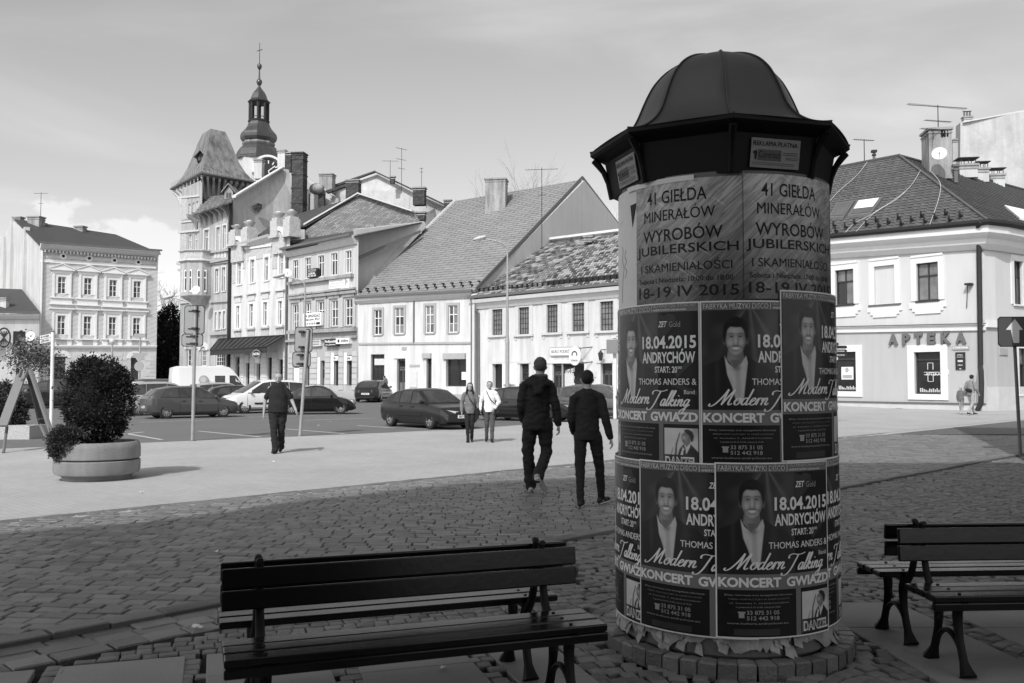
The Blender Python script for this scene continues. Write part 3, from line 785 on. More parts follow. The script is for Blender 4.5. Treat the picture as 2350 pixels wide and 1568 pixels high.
for o in [c for c in col.children if c.name.split('.')[0] in ('bell_roof','eaves_board','fascia','bracket','plate')]: o.location=-cr*.02
# round plinth of setts
pt_=empty('column_plinth',(COLX,COLY,0)); tag(pt_,'low round plinth of dark setts under the poster column','plinth')
q=MB(); q.lathe([(.0,.055),(.66,.055),(.66,-.05)],(0,0,0),48,close=False); q.build('bed',m_joint,pt_)
nst=44
for k in range(nst):
    a=2*math.pi*(k+.5)/nst
    vs,fs=sett_mesh(.098,.10,0,rnd,ch=.012,jit=.004)
    vs=[(x,y,z if z>-.02 else -.10) for x,y,z in vs]
    q=MB(); q.add(vs,fs); o=q.build('rim_sett',m_sett,pt_,smooth=True); o.location=(.70*math.cos(a),.70*math.sin(a),.075+rnd.uniform(-.006,.006)); o.rotation_euler=(rnd.uniform(-.04,.04),rnd.uniform(-.04,.04),a+math.pi/2)
# ================================================================ BUILDINGS
m_white=mat('white_plaster',.56,.9,.14,.35,bump=.1,bscale=12,streak=.20,fine=.05,fscale=9)
m_cream=mat('cream_plaster',.50,.9,.14,.4,bump=.1,bscale=12,streak=.18,fine=.05,fscale=9)
m_grey=mat('grey_plaster',.42,.9,.10,.4,bump=.15,bscale=12,streak=.08,fine=.08,fscale=7)
m_dgrey=mat('dark_plaster',.30,.9,.15,.6,bump=.15,bscale=12,streak=.3,fine=.1,fscale=7)
m_trim=mat('white_trim',.66,.85,.08,2,fine=.05)
m_gtrim=mat('grey_trim',.33,.85,.15,2,fine=.08)
m_mtrim=mat('stone_trim',.50,.85,.15,2,fine=.1)
m_frame=mat('white_window_frame',.72,.5,.05,2,fine=0)
m_dframe=mat('dark_window_frame',.05,.5,.1,2,fine=0)
m_glass=glassmat('window_glass',.02)
m_glassc=glassmat('curtained_glass',.16,.1,.9,1.6)
m_dark=mat('dark_opening',.015,.9,.2,1)
m_door=mat('dark_door',.10,.6,.25,3)
m_roofd=mat('dark_sheet_roof',.060,.6,.15,1,fine=.08,fscale=8)
m_rooft=mat('tin_roof',.24,.6,.14,.8,piece=.16,fine=.1,fscale=6)
m_roofs=mat('shingle_roof',.10,.85,.22,.8,piece=.4,fine=.12,fscale=10)
m_roofw=mat('weathered_tile',.30,.85,.35,1.2,piece=1.0,fine=.3,fscale=4)
m_copper=mat('old_copper',.20,.6,.45,.8,streak=.6,fine=.25,fscale=5,metal=.1,spec=.6)
m_coppern=mat('dark_copper',.07,.33,.2,.5,streak=.25,fine=.1,metal=.4,spec=.6)
m_brick=mat('rough_brick',.17,.95,.25,1.4,bump=.4,bscale=9,fine=.35,fscale=7,brick=(.5,.18,.03,(math.pi/2,0,.5),.3))
m_dbrick=mat('dark_brick',.07,.95,.3,1.4,bump=.4,bscale=9,fine=.4,fscale=7,brick=(.4,.16,.03,(math.pi/2,0,.5),.4))
m_bplaster=mat('weathered_gable_plaster',.46,.95,.32,.5,bump=.2,bscale=6,streak=.15,fine=.12,fscale=3)
m_chim=mat('chimney_plaster',.34,.95,.3,.8,bump=.2,bscale=8,streak=.5,fine=.15,fscale=5)
m_gut=mat('gutter_metal',.12,.5,.2,2)
m_iron=mat('dark_iron',.03,.6,.2,3)
m_wallblk=mat('rustic_stone',.50,.9,.1,2,piece=.15,fine=.08)
m_ornament=mat('ornament_stucco',.42,.9,.4,4,bump=.5,bscale=9,fine=.3,fscale=8)
WR=random.Random(77)
m_glassb=glassmat('mid_tone_glass',.07,.08,.9,1.1)  # middle tone, picked at random pane by pane for variety
def onplane(px,py,A,Bp,Cp):
    n=(Bp-A).cross(Cp-A); d=ray(px,py); o=Vector((0,0,CAMZ)); return o+d*((A-o).dot(n)/d.dot(n))
class Fac:
    def __init__(s,xl,YL,xr,YR,name,label,cat='building',group=None,base=None):
        a=P(xl,HY,YL); b=P(xr,HY,YR); s.o=Vector((a.x,a.y,0)); e=Vector((b.x-a.x,b.y-a.y,0)); s.W=e.length; s.e=e.normalized()
        s.n=Vector((s.e.y,-s.e.x,0))   # towards the camera
        s.rz=math.atan2(s.e.y,s.e.x); s.z0=gz((YL+YR)/2)-.3
        s.root=thing(name,s.o,label,cat,group,s.rz) if label else None
        s.op=[]; s.par=s.root
    def uz(s,px,py):
        d=ray(px,py); o=Vector((0,0,CAMZ)); t=(s.o-o).dot(s.n)/d.dot(s.n); p=o+d*t
        return ((p-s.o).dot(s.e), p.z)
    def u(s,px,py=HY): return s.uz(px,py)[0]
    def z(s,px,py): return s.uz(px,py)[1]
    def loc(s,p):  # world -> local coordinates
        p=Vector(p)-s.o; return Vector((p.dot(s.e),-p.dot(s.n),p.z))
    def rect(s,x0,x1,y0,y1):
        yc=(y0+y1)/2; xc=(x0+x1)/2
        return s.u(x0,yc),s.u(x1,yc),s.z(xc,y1),s.z(xc,y0)
    def box(s,name,m,x0,x1,y0,y1,out,back=.0,par=None):
        u0,u1,za,zb=s.rect(x0,x1,y0,y1); q=MB(); q.box(u0,u1,-out,back,za,zb); return q.build(name,m,par or s.par)
    def band(s,name,m,x0,y0,x1,y1,h,out,back=0.0,par=None,prof=None):
        """moulding whose TOP edge runs through the pixels (x0,y0)-(x1,y1); h metres high. prof: list of (out,dz) from the top"""
        ua,za=s.uz(x0,y0); ub,zb=s.uz(x1,y1); q=MB()
        pr=prof or [(out,0),(out,-h)]
        pts=[(back,0)]+[(-o,dz) for o,dz in pr]+[(back,-h)]
        q.prism([(ua,y,za+dz) for y,dz in pts],(ub-ua,0,zb-za)); return q.build(name,m,par or s.par)
    def hole(s,x0,x1,y0,y1): r=s.rect(x0,x1,y0,y1); s.op.append(r); return r
    def win(s,x0,x1,y0,y1,kind='cross',fm=None,gm=None,reveal=.16,sill=True,sur=None,surm=None,rows=None,arch=False,head=None,par=None):
        r=s.hole(x0,x1,y0,y1); u0,u1,za,zb=r; fm=fm or m_frame; gm=gm or m_glass
        w_,h_=u1-u0,zb-za; y=reveal
        root=empty('window',(u0,0,za),0,par or s.par)
        f=.055 if w_<1.3 else .07
        fr=MB(); vs_=[]
        def bar(a,b,c,d,o=.05): fr.box(a,b,y-o,y+.02,c,d)
        bar(0,f,0,h_); bar(w_-f,w_,0,h_); bar(f,w_-f,0,f); bar(f,w_-f,h_-f,h_)
        cells=[]
        if kind=='cross':
            tz=h_*.66; bar(w_/2-f*.6,w_/2+f*.6,f,tz-f*.5,.06); bar(f,w_-f,tz-f*.55,tz+f*.55,.065); bar(w_/2-f*.6,w_/2+f*.6,tz+f*.55,h_-f,.06)
            nr=rows or 2
            cells=[(f,w_/2-f*.6,f+(tz-f*1.5)*i/nr,f+(tz-f*1.5)*(i+1)/nr) for i in range(nr)]+[(w_/2+f*.6,w_-f,f+(tz-f*1.5)*i/nr,f+(tz-f*1.5)*(i+1)/nr) for i in range(nr)]+[(f,w_/2-f*.6,tz+f*.55,h_-f),(w_/2+f*.6,w_-f,tz+f*.55,h_-f)]
            for i in range(1,nr): 
                zz=f+(tz-f*1.5)*i/nr; bar(f,w_-f,zz-.018,zz+.018,.03)
        elif kind=='two':
            bar(w_/2-f*.6,w_/2+f*.6,f,h_-f,.06); bar(f,w_/2-f*.6,h_*.62,h_*.62+.04,.03); bar(w_/2+f*.6,w_-f,h_*.62,h_*.62+.04,.03)
            cells=[(f,w_/2-f*.6,f,h_*.62),(w_/2+f*.6,w_-f,f,h_*.62),(f,w_/2-f*.6,h_*.62+.04,h_-f),(w_/2+f*.6,w_-f,h_*.62+.04,h_-f)]
        elif kind=='grid':
            nc,nr=rows or (4,5)
            for i in range(1,nc): bar(f+(w_-2*f)*i/nc-.018,f+(w_-2*f)*i/nc+.018,f,h_-f,.035)
            for i in range(1,nr): bar(f,w_-f,f+(h_-2*f)*i/nr-.015,f+(h_-2*f)*i/nr+.015,.03)
            cells=[(f,w_-f,f,h_-f)]
        else: cells=[(f,w_-f,f,h_-f)]
        o=fr.build('frame',fm,root)
        for a,b,c,d in cells:
            gq=gm if WR.random()<.5 else WR.choice((m_glass,m_glassb,m_glassc))
            q=MB(); q.box(a,b,y+.004,y+.016,c,d); g=q.build('pane',gq if gm in (m_glass,m_glassc) and kind in ('cross','two') else gm,root)
        if sill:
            q=MB(); q.box(-.10,w_+.10,-.10,y-.06,-.09,-.002); q.build('sill',surm or m_trim,root)
        if sur:
            q=MB(); sw,so=sur
            q.box(-sw,-.003,-so,.0,-.002,h_+sw); q.box(w_+.003,w_+sw,-so,0,-.002,h_+sw); q.box(-.003,w_+.003,-so,0,h_+.003,h_+sw)
            q.build('surround',surm or m_trim,root)
        if head:
            q=MB(); hw,ho,hh,hg=head
            q.box(-hw,w_+hw,-ho,0,h_+hg,h_+hg+hh); q.build('hood',surm or m_trim,root)
        return root,w_,h_
    def door(s,x0,x1,y0,y1,m=None,reveal=.3,glass=False,par=None):
        r=s.hole(x0,x1,y0,y1); u0,u1,za,zb=r; w_,h_=u1-u0,zb-za
        root=empty('door',(u0,0,za),0,par or s.par)
        q=MB(); q.box(0,w_,reveal,reveal+.05,0,h_); q.build('leaf',m or m_door,root)
        q=MB(); q.box(0,.08,reveal-.05,reveal,0,h_); q.box(w_-.08,w_,reveal-.05,reveal,0,h_); q.box(.08,w_-.08,reveal-.05,reveal,h_-.08,h_); q.box(w_/2-.03,w_/2+.03,reveal-.03,reveal,0,h_*.72); q.box(.08,w_-.08,reveal-.04,reveal,h_*.72,h_*.72+.07)
        q.build('frame',m_dframe if not glass else glass,root)
        q=MB(); q.box(w_*.12,w_*.42,reveal-.012,reveal,h_*.3,h_*.66); q.box(w_*.58,w_*.88,reveal-.012,reveal,h_*.3,h_*.66); q.box(w_*.1,w_*.9,reveal-.012,reveal,h_*.77,h_*.94); q.build('pane',m_glass,root)
        return root
    def wall(s,m,u0,u1,z0,z1_,name='wall',rev=.34,parent=None,lo=None,zsplit=None):
        ops=[r for r in s.op if r[0]<u1 and r[1]>u0 and r[2]<z1_ and r[3]>z0]
        us=sorted(set([u0,u1]+[min(max(v,u0),u1) for r in ops for v in r[:2]])); zs=sorted(set([z0,z1_]+[min(max(v,z0),z1_) for r in ops for v in r[2:]]))
        q=MB()
        for i in range(len(us)-1):
            a,b=us[i],us[i+1]; k=0
            while k<len(zs)-1:
                def inside(k): 
                    c=(a+b)/2; d=(zs[k]+zs[k+1])/2
                    return any(r[0]<c<r[1] and r[2]<d<r[3] for r in ops)
                if inside(k): k+=1; continue
                k2=k
                while k2<len(zs)-1 and not inside(k2): k2+=1
                q.quad((a,0,zs[k]),(b,0,zs[k]),(b,0,zs[k2]),(a,0,zs[k2])); k=k2
        for r in ops:
            a,b,c,d=max(r[0],u0),min(r[1],u1),max(r[2],z0),min(r[3],z1_)
            q.quad((a,0,c),(a,0,d),(a,rev,d),(a,rev,c)); q.quad((b,0,d),(b,0,c),(b,rev,c),(b,rev,d))
            q.quad((a,0,d),(b,0,d),(b,rev,d),(a,rev,d)); q.quad((a,0,c),(a,rev,c),(b,rev,c),(b,0,c))
            q.quad((a,rev,c),(a,rev,d),(b,rev,d),(b,rev,c))
        return q.build(name,m,parent or s.par)
    def side(s,m,u,depth,z0,z1_,name='side_wall'):
        q=MB(); q.box(u-.001,u+.3 if u<s.W/2 else u-.3,.001,depth,z0,z1_); return q.build(name,m,s.par)
    def world(s,name,m,pts,off=None,smooth=False):
        """polygon from world points -> child slab"""
        L=[s.loc(p) for p in pts]; q=MB()
        nrm=(L[1]-L[0]).cross(L[-1]-L[0]).normalized()
        off=off if off else -.12
        if 'roof' in name: off=-abs(off) if nrm.z>0 else abs(off)
        q.prism(L,nrm*off); return q.build(name,m,s.par,smooth=False,merge=True)
def tiles(s,name,m,A,B,C,D,nr,tw,lift=.05,stagger=True,fan=0,parent=None,kind='stuff'):
    """A,B lower edge (left,right) D,C upper edge; rows of overlapping pieces"""
    A,B,C,D=[s.loc(p) for p in (A,B,C,D)]
    nrm=(B-A).cross(D-A).normalized()
    if nrm.z<0: nrm=-nrm
    q=MB(); rr=random.Random(3)
    for j in range(nr):
        v0,v1=j/nr,(j+1.12)/nr; v1=min(v1,1)
        wd=((B-A)*(1-v0)+(C-D)*v0).length; n=max(1,int(wd/tw))
        rowtone=rr.uniform(-.15,.15)
        for i in range(-1 if stagger and j%2 else 0,n):
            a=(i+(.5 if stagger and j%2 else 0))/n; b=a+1/n-.004/max(tw,.1)
            a=max(a,0);b=min(b,1)
            if b<=a: continue
            def pt(uu,vv): return (A*(1-uu)+B*uu)*(1-vv)+(D*(1-uu)+C*uu)*vv
            q.add([pt(a,v0)+nrm*lift,pt(b,v0)+nrm*lift,pt(b,v1)+nrm*.006,pt(a,v1)+nrm*.006,pt(a,v0)+nrm*.0,pt(b,v0)+nrm*.0],[(0,1,2,3),(4,5,1,0)],(rowtone+rr.uniform(-.35,.35) if not fan else rr.choice((-.38,-.2,.0,.45)))or .01)
    o=q.build(name,m,parent or s.par); tag(o,kind='stuff'); return o
def chimney(s,px0,px1,py0,py1,Y,m=None,cap=True,d=None,pots=0,cage=False,capm=None):
    a=P(px0,(py0+py1)/2,Y); b=P(px1,(py0+py1)/2,Y); zt=P(px0,py0,Y).z; zb=P(px0,py1,Y).z
    w_=b.x-a.x; d=d or w_*.75
    c=s.loc((a.x+w_/2,Y+d/2,0)); q=MB()
    M4=Matrix.Translation(Vector((c.x,c.y,0)))@Matrix.Rotation(-s.rz+R_(-8),4,'Z')
    q.box(-w_/2,w_/2,-d/2,d/2,zb,zt,M4); o=q.build('chimney',m or m_chim,s.par)
    if cap:
        q=MB(); q.box(-w_/2-.09,w_/2+.09,-d/2-.09,d/2+.09,zt,zt+.14,M4); q.box(-w_/2-.04,w_/2+.04,-d/2-.04,d/2+.04,zt-.22,zt-.12,M4); q.build('cap',capm or m_dgrey,o)
    if cage:
        q=MB(); 
        for i in (-1,0,1):
            q.box(i*w_*.4-.02,i*w_*.4+.02,-d/2,-d/2+.04,zt+.14,zt+.5,M4); q.box(i*w_*.4-.02,i*w_*.4+.02,d/2-.04,d/2,zt+.14,zt+.5,M4)
        q.box(-w_/2-.1,w_/2+.1,-d/2-.1,d/2+.1,zt+.5,zt+.56,M4); q.build('cowl',m_iron,o)
    for i in range(pots):
        x=(-.5+(i+.5)/pots)*w_; q=MB(); q.cyl(M4@Vector((x,0,zt+.14)),M4@Vector((x,0,zt+.6)),.09,.08,8); q.cyl(M4@Vector((x,0,zt+.66)),M4@Vector((x,0,zt+.70)),.17,.17,8); q.cyl(M4@Vector((x,0,zt+.6)),M4@Vector((x,0,zt+.66)),.02,.02,5); q.build('flue',m_gut,o)
    return o
def antenna(px,pyb,pyt,Y,label,arms=((0,.3,1.4),),rot=.4,group='television aerials on the roofs'):
    p=P(px,pyb,Y); q0=P(px,pyt,Y)
    t=thing('roof_antenna',p,label,'antenna',group)
    q=MB(); q.cyl((0,0,-.6),(0,0,q0.z-p.z),.03,.025,6); q.build('mast',m_iron,t)
    H_=q0.z-p.z
    for (dz,sp,ln) in arms:
        q=MB(); c,s_=math.cos(rot),math.sin(rot); z=H_-dz
        q.cyl((-ln/2*c,-ln/2*s_,z-.1*ln*.3),(ln/2*c,ln/2*s_,z+.1*ln*.3),.018,.018,5)
        k=-ln/2
        while k<ln/2:
            zz=z+k*.03*2*.5; q.cyl((k*c-.16*s_,k*s_+.16*c,zz),(k*c+.16*s_,k*s_-.16*c,zz),.010,.010,4); k+=sp
        q.build('boom',m_iron,t)
    return t
def dish(s_or_loc,r,rot,label,par=None,name='satellite_dish'):
    t=thing(name,s_or_loc,label,'satellite dish',rz=rot)
    q=MB(); pr=[(r*k/6,-(r*.28)*(1-(k/6)**2)) for k in range(7)]
    q2=MB(); q2.lathe(pr,(0,0,0),20,close=False)
    M4=Matrix.Rotation(R_(70),4,'X')
    q2.v=[tuple(M4@Vector(v)) for v in q2.v]; o=q2.build('reflector',m_frame,t,smooth=True); md=o.modifiers.new('s','SOLIDIFY'); md.thickness=.02
    q=MB(); q.cyl((0,0,-r*.6),(0,-r*.9,-r*.15),.02,.02,6); q.box(-.05,.05,-r*.98,-r*.85,-r*.22,-r*.06); q.build('feed_arm',m_gut,t)
    q=MB(); q.cyl((0,.12,0),(0,.7,-.15),.03,.03,6); q.build('bracket',m_gut,t)
    return t
# ---------------------------------------------------------------- L1: pale three-storey house, far left
B=Fac(92,90,358,96.7,'corner_tenement','pale three-storey tenement with pedimented windows at the far left')
zt=B.z(92,566)
W_=B.W
for row,(ys) in enumerate((((632,738),(640,746),(652,757),(660,765)),((875,997),(880,1000),(885,1000),(890,1003)))):
    xs=((363,413),(528,576),(686,733),(838,884)) if row==0 else ((360,410),(525,573),(683,729),(835,880))
    for (xa,xb),(ya,yb) in zip(xs,ys):
        a=z1(xa,ya); b=z1(xb,yb)
        r,w_,h_=B.win(a[0],b[0],a[1],b[1],'cross',rows=2,sur=(.30,.05),sill=False)
        pz=.55 if row==0 else .5
        for sx_ in (-1,1):   # pilasters left and right
            x0=-.50 if sx_<0 else w_+.305
            q=MB(); q.box(x0,x0+.195,-.13,0,-.35,h_+.30); q.build('pilaster',m_trim,r)
        q=MB(); q.box(-.72,w_+.72,-.24,0,-.47,-.352); q.box(-.6,w_+.6,-.10,0,-1.02,-.472); q.box(-.74,w_+.74,-.22,0,-1.12,-1.022); q.build('sill',m_trim,r)
        q=MB(); q.box(-.6,w_+.6,-.12,0,h_+.302,h_+.62); q.box(-.78,w_+.78,-.30,0,h_+.62,h_+.74)
        if row==0:
            q.prism([(-.78,-.24,h_+.742),(w_+.78,-.24,h_+.742),(w_/2,-.24,h_+1.22)],(0,.24,0)); q.prism([(-.84,-.32,h_+.742),(-.84,-.32,h_+.82),(w_/2,-.32,h_+1.36),(w_+.84,-.32,h_+.82),(w_+.84,-.32,h_+.742),(w_/2,-.32,h_+1.24)],(0,.32,0))
        q.build('hood',m_trim,r)
        if row==1:
            q=MB()
            for i in range(9): q.box(-.1+(w_+.2)*i/8-.03,-.1+(w_+.2)*i/8+.03,-.14,-.10,-.98,-.5)
            q.build('balustrade',m_gtrim,r)
for xa,xb,ya,yb in ((335,412,1133,1330),(820,872,1140,1330),(560,620,1150,1330)):
    a=z1(xa,ya); b=z1(xb,yb); d=B.door(a[0],b[0],a[1],b[1])
    wdt=B.op[-1][1]-B.op[-1][0]; hh=B.op[-1][3]-B.op[-1][2]
    q=MB(); n=9
    for i in range(n):
        a0=math.pi*i/n; a1=math.pi*(i+.92)/n; cx=wdt/2; 
        def pp_(a,r): return (cx+math.cos(a)*(wdt/2+r),-.06,hh-.1+math.sin(a)*(.35+r))
        q.prism([pp_(a0,.02),pp_(a0,.45),pp_(a1,.45),pp_(a1,.02)],(0,.06,0),)
    o=q.build('arch_stones',m_trim,d)
zb_=B.z(225,(404.4+1066*.3655)); 
B.wall(mat('tenement_render',.50,.9,.07,.8,streak=.1,fine=.05,bump=.3,brick=(60,.42,.02,(math.pi/2,0,.5),.02)),0,W_,zb_,zt)
B.wall(m_cream,0,W_,B.z0,zb_,'ground_wall')
# rusticated blocks of the ground floor: one raised mass
q=MB(); rr=random.Random(2)
z=B.z0+.5; j=0
while z<zb_-.7:
    x=.05-(.45 if j%2 else 0)
    while x<W_-.1:
        x0,x1=max(x,.04),min(x+.86,W_-.04)
        if x1-x0>.1 and not any(r[0]-.35<x1 and r[1]+.35>x0 and r[3]+.3>z and r[2]<z+.4 for r in B.op): q.box(x0,x1,-.035,0,z,z+.37,tone=rr.uniform(-.4,.4))
        x+=.9
    z+=.41; j+=1
tag(q.build('rusticated_stone',m_wallblk,B.root),kind='stuff')
B.band('string_course',m_trim,92,404.4+1062*.3655,358,404.4+1064*.3655,.30,.22,prof=[(.30,0),(.30,-.1),(.12,-.3)])
B.band('frieze_moulding',m_trim,92,z1(0,522)[1],358,z1(0,566)[1],.28,.12)
B.band('cornice',m_mtrim,91,z1(0,425)[1],362,z1(0,474)[1],.6,.7,prof=[(.9,0),(.9,-.16),(.65,-.25),(.25,-.6)])
B.band('gutter',m_gut,88,z1(0,417)[1],366,z1(0,468)[1],.16,1.02,back=-.85)
for i in range(34):
    q=MB(); u=.15+i*(W_-.3)/33; q.box(u-.06,u+.06,-.5,0,zt-.55,zt-.30); q.build('bracket',m_mtrim,B.root)
for xx,yy_ in ((397,503),(560,517),(718,530),(868,541)):
    a=z1(xx,yy_); u,z=B.uz(*a); q=MB(); q.cyl((u,-.06,z),(u,0,z),.34,.34,16); o=q.build('roundel',m_trim,B.root); q=MB(); q.cyl((u,-.07,z),(u,-.062,z),.15,.15,14); q.build('vent',m_dark,o)
for xa,xb in ((284,378),(422,538),(584,697),(740,850),(888,970)):
    a=z1(xa,498+ (xa-284)*.05); b=z1(xb,515+(xa-284)*.065); B.box('frieze_panel',m_mtrim,a[0],b[0],a[1],b[1],.05)
# gable side wall, roof
c0=P(92,HY,90); L_=lambda x,y,Y:P(x,y,Y)
zE=zt
apx=P(29,508,96); bkx=P(-25,560,102)
B.world('gable_wall',m_cream,[(c0.x,c0.y,-.3),(bkx.x,bkx.y,-.3),(bkx.x,bkx.y,zE),(apx.x,apx.y,apx.z),(c0.x,c0.y,zE+.1)],.3)
for f in (.28,.52,.66):
    p=c0.lerp(Vector((bkx.x,bkx.y,0)),f); q=MB(); l=B.loc(p); q.box(l.x-.25,l.x+.25,l.y-.25,l.y+.5,-.3,zE+1.5+ (2.2 if f>.3 else 1.0)-(1.5 if f>.6 else 0)); q.build('flue_shaft',m_cream,B.root)
er=P(369,582,97.2); rr_=P(330,573,104); el=P(90,560,89.6)
rl=apx+Vector((.2,0,.25)); rg=P(265,538,103)
B.world('roof',m_roofd,[el,er,rg,rl],.15)
chimney(B,29,48,500,522,97,m_chim,cap=True); chimney(B,63,92,499,524,96,m_chim); chimney(B,73,97,513,524,99,m_chim); chimney(B,170,191,521,540,99.5,m_chim); chimney(B,140,152,524,532,101,m_chim)
B.box('downpipe',m_frame,91,94,575,905,.25,-.1)
antenna(93,508,442,97,'tall thin aerial mast on the far left tenement roof',((.1,.25,1.4),(1.2,.3,.5)),.2)
# ---------------------------------------------------------------- small house at the left edge
B=Fac(-70,86,88,89,'low_house','low pale house with dark roof at the left edge of the square')
a=z1(82,975);b=z1(160,1068); B.win(a[0],b[0],a[1],b[1],'two',fm=m_dframe,sur=(.25,.05),surm=m_mtrim)
a=z1(98,1210);b=z1(132,1330); B.door(a[0],b[0],a[1],b[1])
B.win(-45,-20,760,795,'two',fm=m_dframe,sur=(.25,.05),surm=m_mtrim)
zt=B.z(88,724); B.wall(m_cream,0,B.W,B.z0,zt)
B.band('cornice',m_mtrim,-70,722,90,721,.5,.4,prof=[(.5,0),(.45,-.2),(.15,-.5)])
B.band('gutter',m_gut,-70,716,91,716,.18,.62,back=-.5)
B.world('roof',m_roofd,[P(-72,716,85.6),P(91,716,88.6),P(50,664,93),P(-72,660,93)],.15)
chimney(B,0,15,686,707,88,m_cream)
q=MB(); t=thing('satellite_dish',P(69,771,88),'large white satellite dish on the low house wall','satellite dish'); 
dish_=t; q.lathe([(.46*k/6,-.12*(1-(k/6)**2)) for k in range(7)],(0,0,0),24,close=False)
q.v=[tuple(Matrix.Rotation(R_(80),4,'X')@Vector(v)) for v in q.v]; q.build('reflector',m_frame,t,smooth=True); q=MB(); q.cyl((0,.1,0),(0,1.2,-.5),.04,.04,6); q.build('bracket',m_gut,t)
# ---------------------------------------------------------------- M4: long white house with tall grey roof
B=Fac(822,75.6,1087,70,'white_house','white two-storey house under a tall plain grey roof with one big chimney')
for xa,xb,ya,yb in ((125,178,875,1030),(248,308,862,1025),(430,487,850,1020),(567,627,848,1017)):
    a=z4(xa,ya+3);b=z4(xb,yb); B.win(a[0]+1.5,b[0]-1.5,a[1]+1,b[1]-1,'cross',rows=2,sur=(.20,.07),surm=m_gtrim,reveal=.10,gm=m_glassc)
zt=B.z(1087,672)
def shop(B,xa,ya,xb,yb,kind='plain',fm=None,zf=z4,**k):
    a=zf(xa,ya);b=zf(xb,yb); return B.win(a[0],b[0],a[1],b[1],kind,fm=fm or m_dframe,sill=False,**k)
shop(B,107,1144,188,1322,'grid',rows=(3,2),reveal=.25); 
a=z4(262,1172);b=z4(312,1370); B.door(a[0],b[0],a[1],b[1],m=mat('brown_door',.13,.6,.2,4))
a=z4(437,1170);b=z4(468,1362); B.door(a[0],b[0],a[1],b[1],m=m_dark)
shop(B,553,1174,673,1335,'grid',rows=(2,1),reveal=.35)
B.wall(m_white,0,B.W,B.z0,zt,rev=.4)
# canopy boxes over the shops
for xa,xb,ya,yb,m in ((540,672,1138,1172,m_gtrim),(418,468,1138,1168,m_gtrim)):
    a=z4(xa,ya);b=z4(xb,yb); B.box('shop_awning',m,a[0],b[0],a[1],b[1],.18)
a=z4(95,1128);b=z4(196,1143); 
for pr_ in ((107,1126,190,1143),): pass
B.band('string_course',m_gtrim,822,787,1083,784.5,.16,.10)
B.band('gutter',m_gut,816,680,1090,665,.2,.55,back=-.38)
B.band('eaves_moulding',m_mtrim,820,686,1087,670,.45,.3,prof=[(.4,0),(.35,-.2),(.1,-.45)])
a=z4(363,790);b=z4(368,1080); B.box('downpipe',m_gut,a[0],b[0],a[1],b[1],.12)
for xa,xb,ya,m in ((706,716,800,m_gut),(738,747,860,m_gut)):
    a=z4(xa,ya);b=z4(xb,1400); B.box('downpipe',m,a[0],b[0],a[1],b[1],.16)
a=z4(340,1245);b=z4(383,1340); B.box('notice_board',m_mtrim,a[0],b[0],a[1],b[1],.06)
a=z4(338,1205);b=z4(398,1218); B.box('name_plate',m_gtrim,a[0],b[0],a[1],b[1],.05)
a=z4(292,1100);b=z4(320,1120); B.box('house_number_plate',m_gtrim,a[0],b[0],a[1],b[1],.04)
a=z4(245,1137);b=z4(312,1168); B.box('door_lintel_box',m_trim,a[0],b[0],a[1],b[1],.10)
a=z4(125,1170);b=z4(188,1208); B.box('window_banner',m_mtrim,a[0],b[0],a[1],b[1],-.1,.13)
q=MB(); u,z=B.uz(*z4(655,1272)); q.box(u-.25,u+.25,.18,.22,z-.3,z+.3); q.build('window_notice',m_frame,B.root)
eL,eR=P(816,682,75.2),P(1090,667,69.5); aR=P(1334,412.5,83); aL=onplane(1043,462,eL,eR,aR)
B.world('roof',m_rooft,[eL,eR,aR],.14); B.world('roof',m_rooft,[eL,aR,aL],.14)
tiles(B,'roof_sheet_rows',m_rooft,eL,eR,aR,aL,46,1.1,lift=.055,stagger=True)
e3=P(1087,668,70); bk=onplane(1480,600,e3,aR,e3+Vector((0,0,1)))
B.world('gable_wall',m_grey,[(e3.x,e3.y,-.3),(bk.x,bk.y,-.3),bk,(aR.x,aR.y,aR.z-.12),(e3.x,e3.y,e3.z)],.3)
B.world('verge_board',m_gut,[eR+Vector((0,0,.02)),aR+Vector((0,0,.05)),aR+Vector((0,0,.32)),eR+Vector((0,0,.25))],.1)
B.world('verge_board',m_gut,[aR+Vector((.05,0,0)),bk,bk+Vector((0,0,.3)),aR+Vector((.05,0,.32))],.1)
l1,l2=P(1040,464,86),P(858,640,77); 
g0_=eL.lerp(aL,.66); B.world('party_wall_coping',m_mtrim,[g0_+Vector((-.35,0,-.1)),aL+Vector((-.35,0,-.1)),aL+Vector((.1,0,.25)),g0_+Vector((.1,0,.25))],.2)
nn_=(eR-eL).cross(aR-eL); dd_=ray(1130,488); Yc=(dd_*((eL-Vector((0,0,CAMZ))).dot(nn_)/dd_.dot(nn_))).y
c=chimney(B,1115,1162,412,540,Yc,m_chim,d=1.5)
# snow guards
q=MB()
for j,(f0,f1,vv,n) in enumerate(((0,1,.03,14),(.0,1,.055,14))):
    A_,B_=B.loc(eL),B.loc(eR); C_,D_=B.loc(aR),B.loc(aL)
    for i in range(n):
        uu=(i+.25+.5*j)/n; p=(A_*(1-uu)+B_*uu)*(1-vv)+(D_*(1-uu)+C_*uu)*vv
        q.box(p.x-.06,p.x+.06,p.y-.05,p.y+.05,p.z,p.z+.22); q.box(p.x-.03,p.x+.03,p.y-.3,p.y,p.z+.12,p.z+.20)
tag(q.build('snow_guards',m_iron,B.root),kind='stuff')
antenna(1243,553,385,72,'tall aerial mast rising beside the grey gable',((.15,.25,2.6),(2.2,.3,.6)),.1)
q=MB(); tg=B
# party wall left of the roof (upper pale strips next to M3)
B.world('party_wall',m_grey,[P(819,700,76.4),P(822,683,76.3),P(977,522,83),P(975,510,83),P(818,527,77.2)],.3)
B.world('verge_board',m_gut,[P(818,590,76),P(965,528,81.5),P(966,534,81.5),P(819,598,76)],.3)
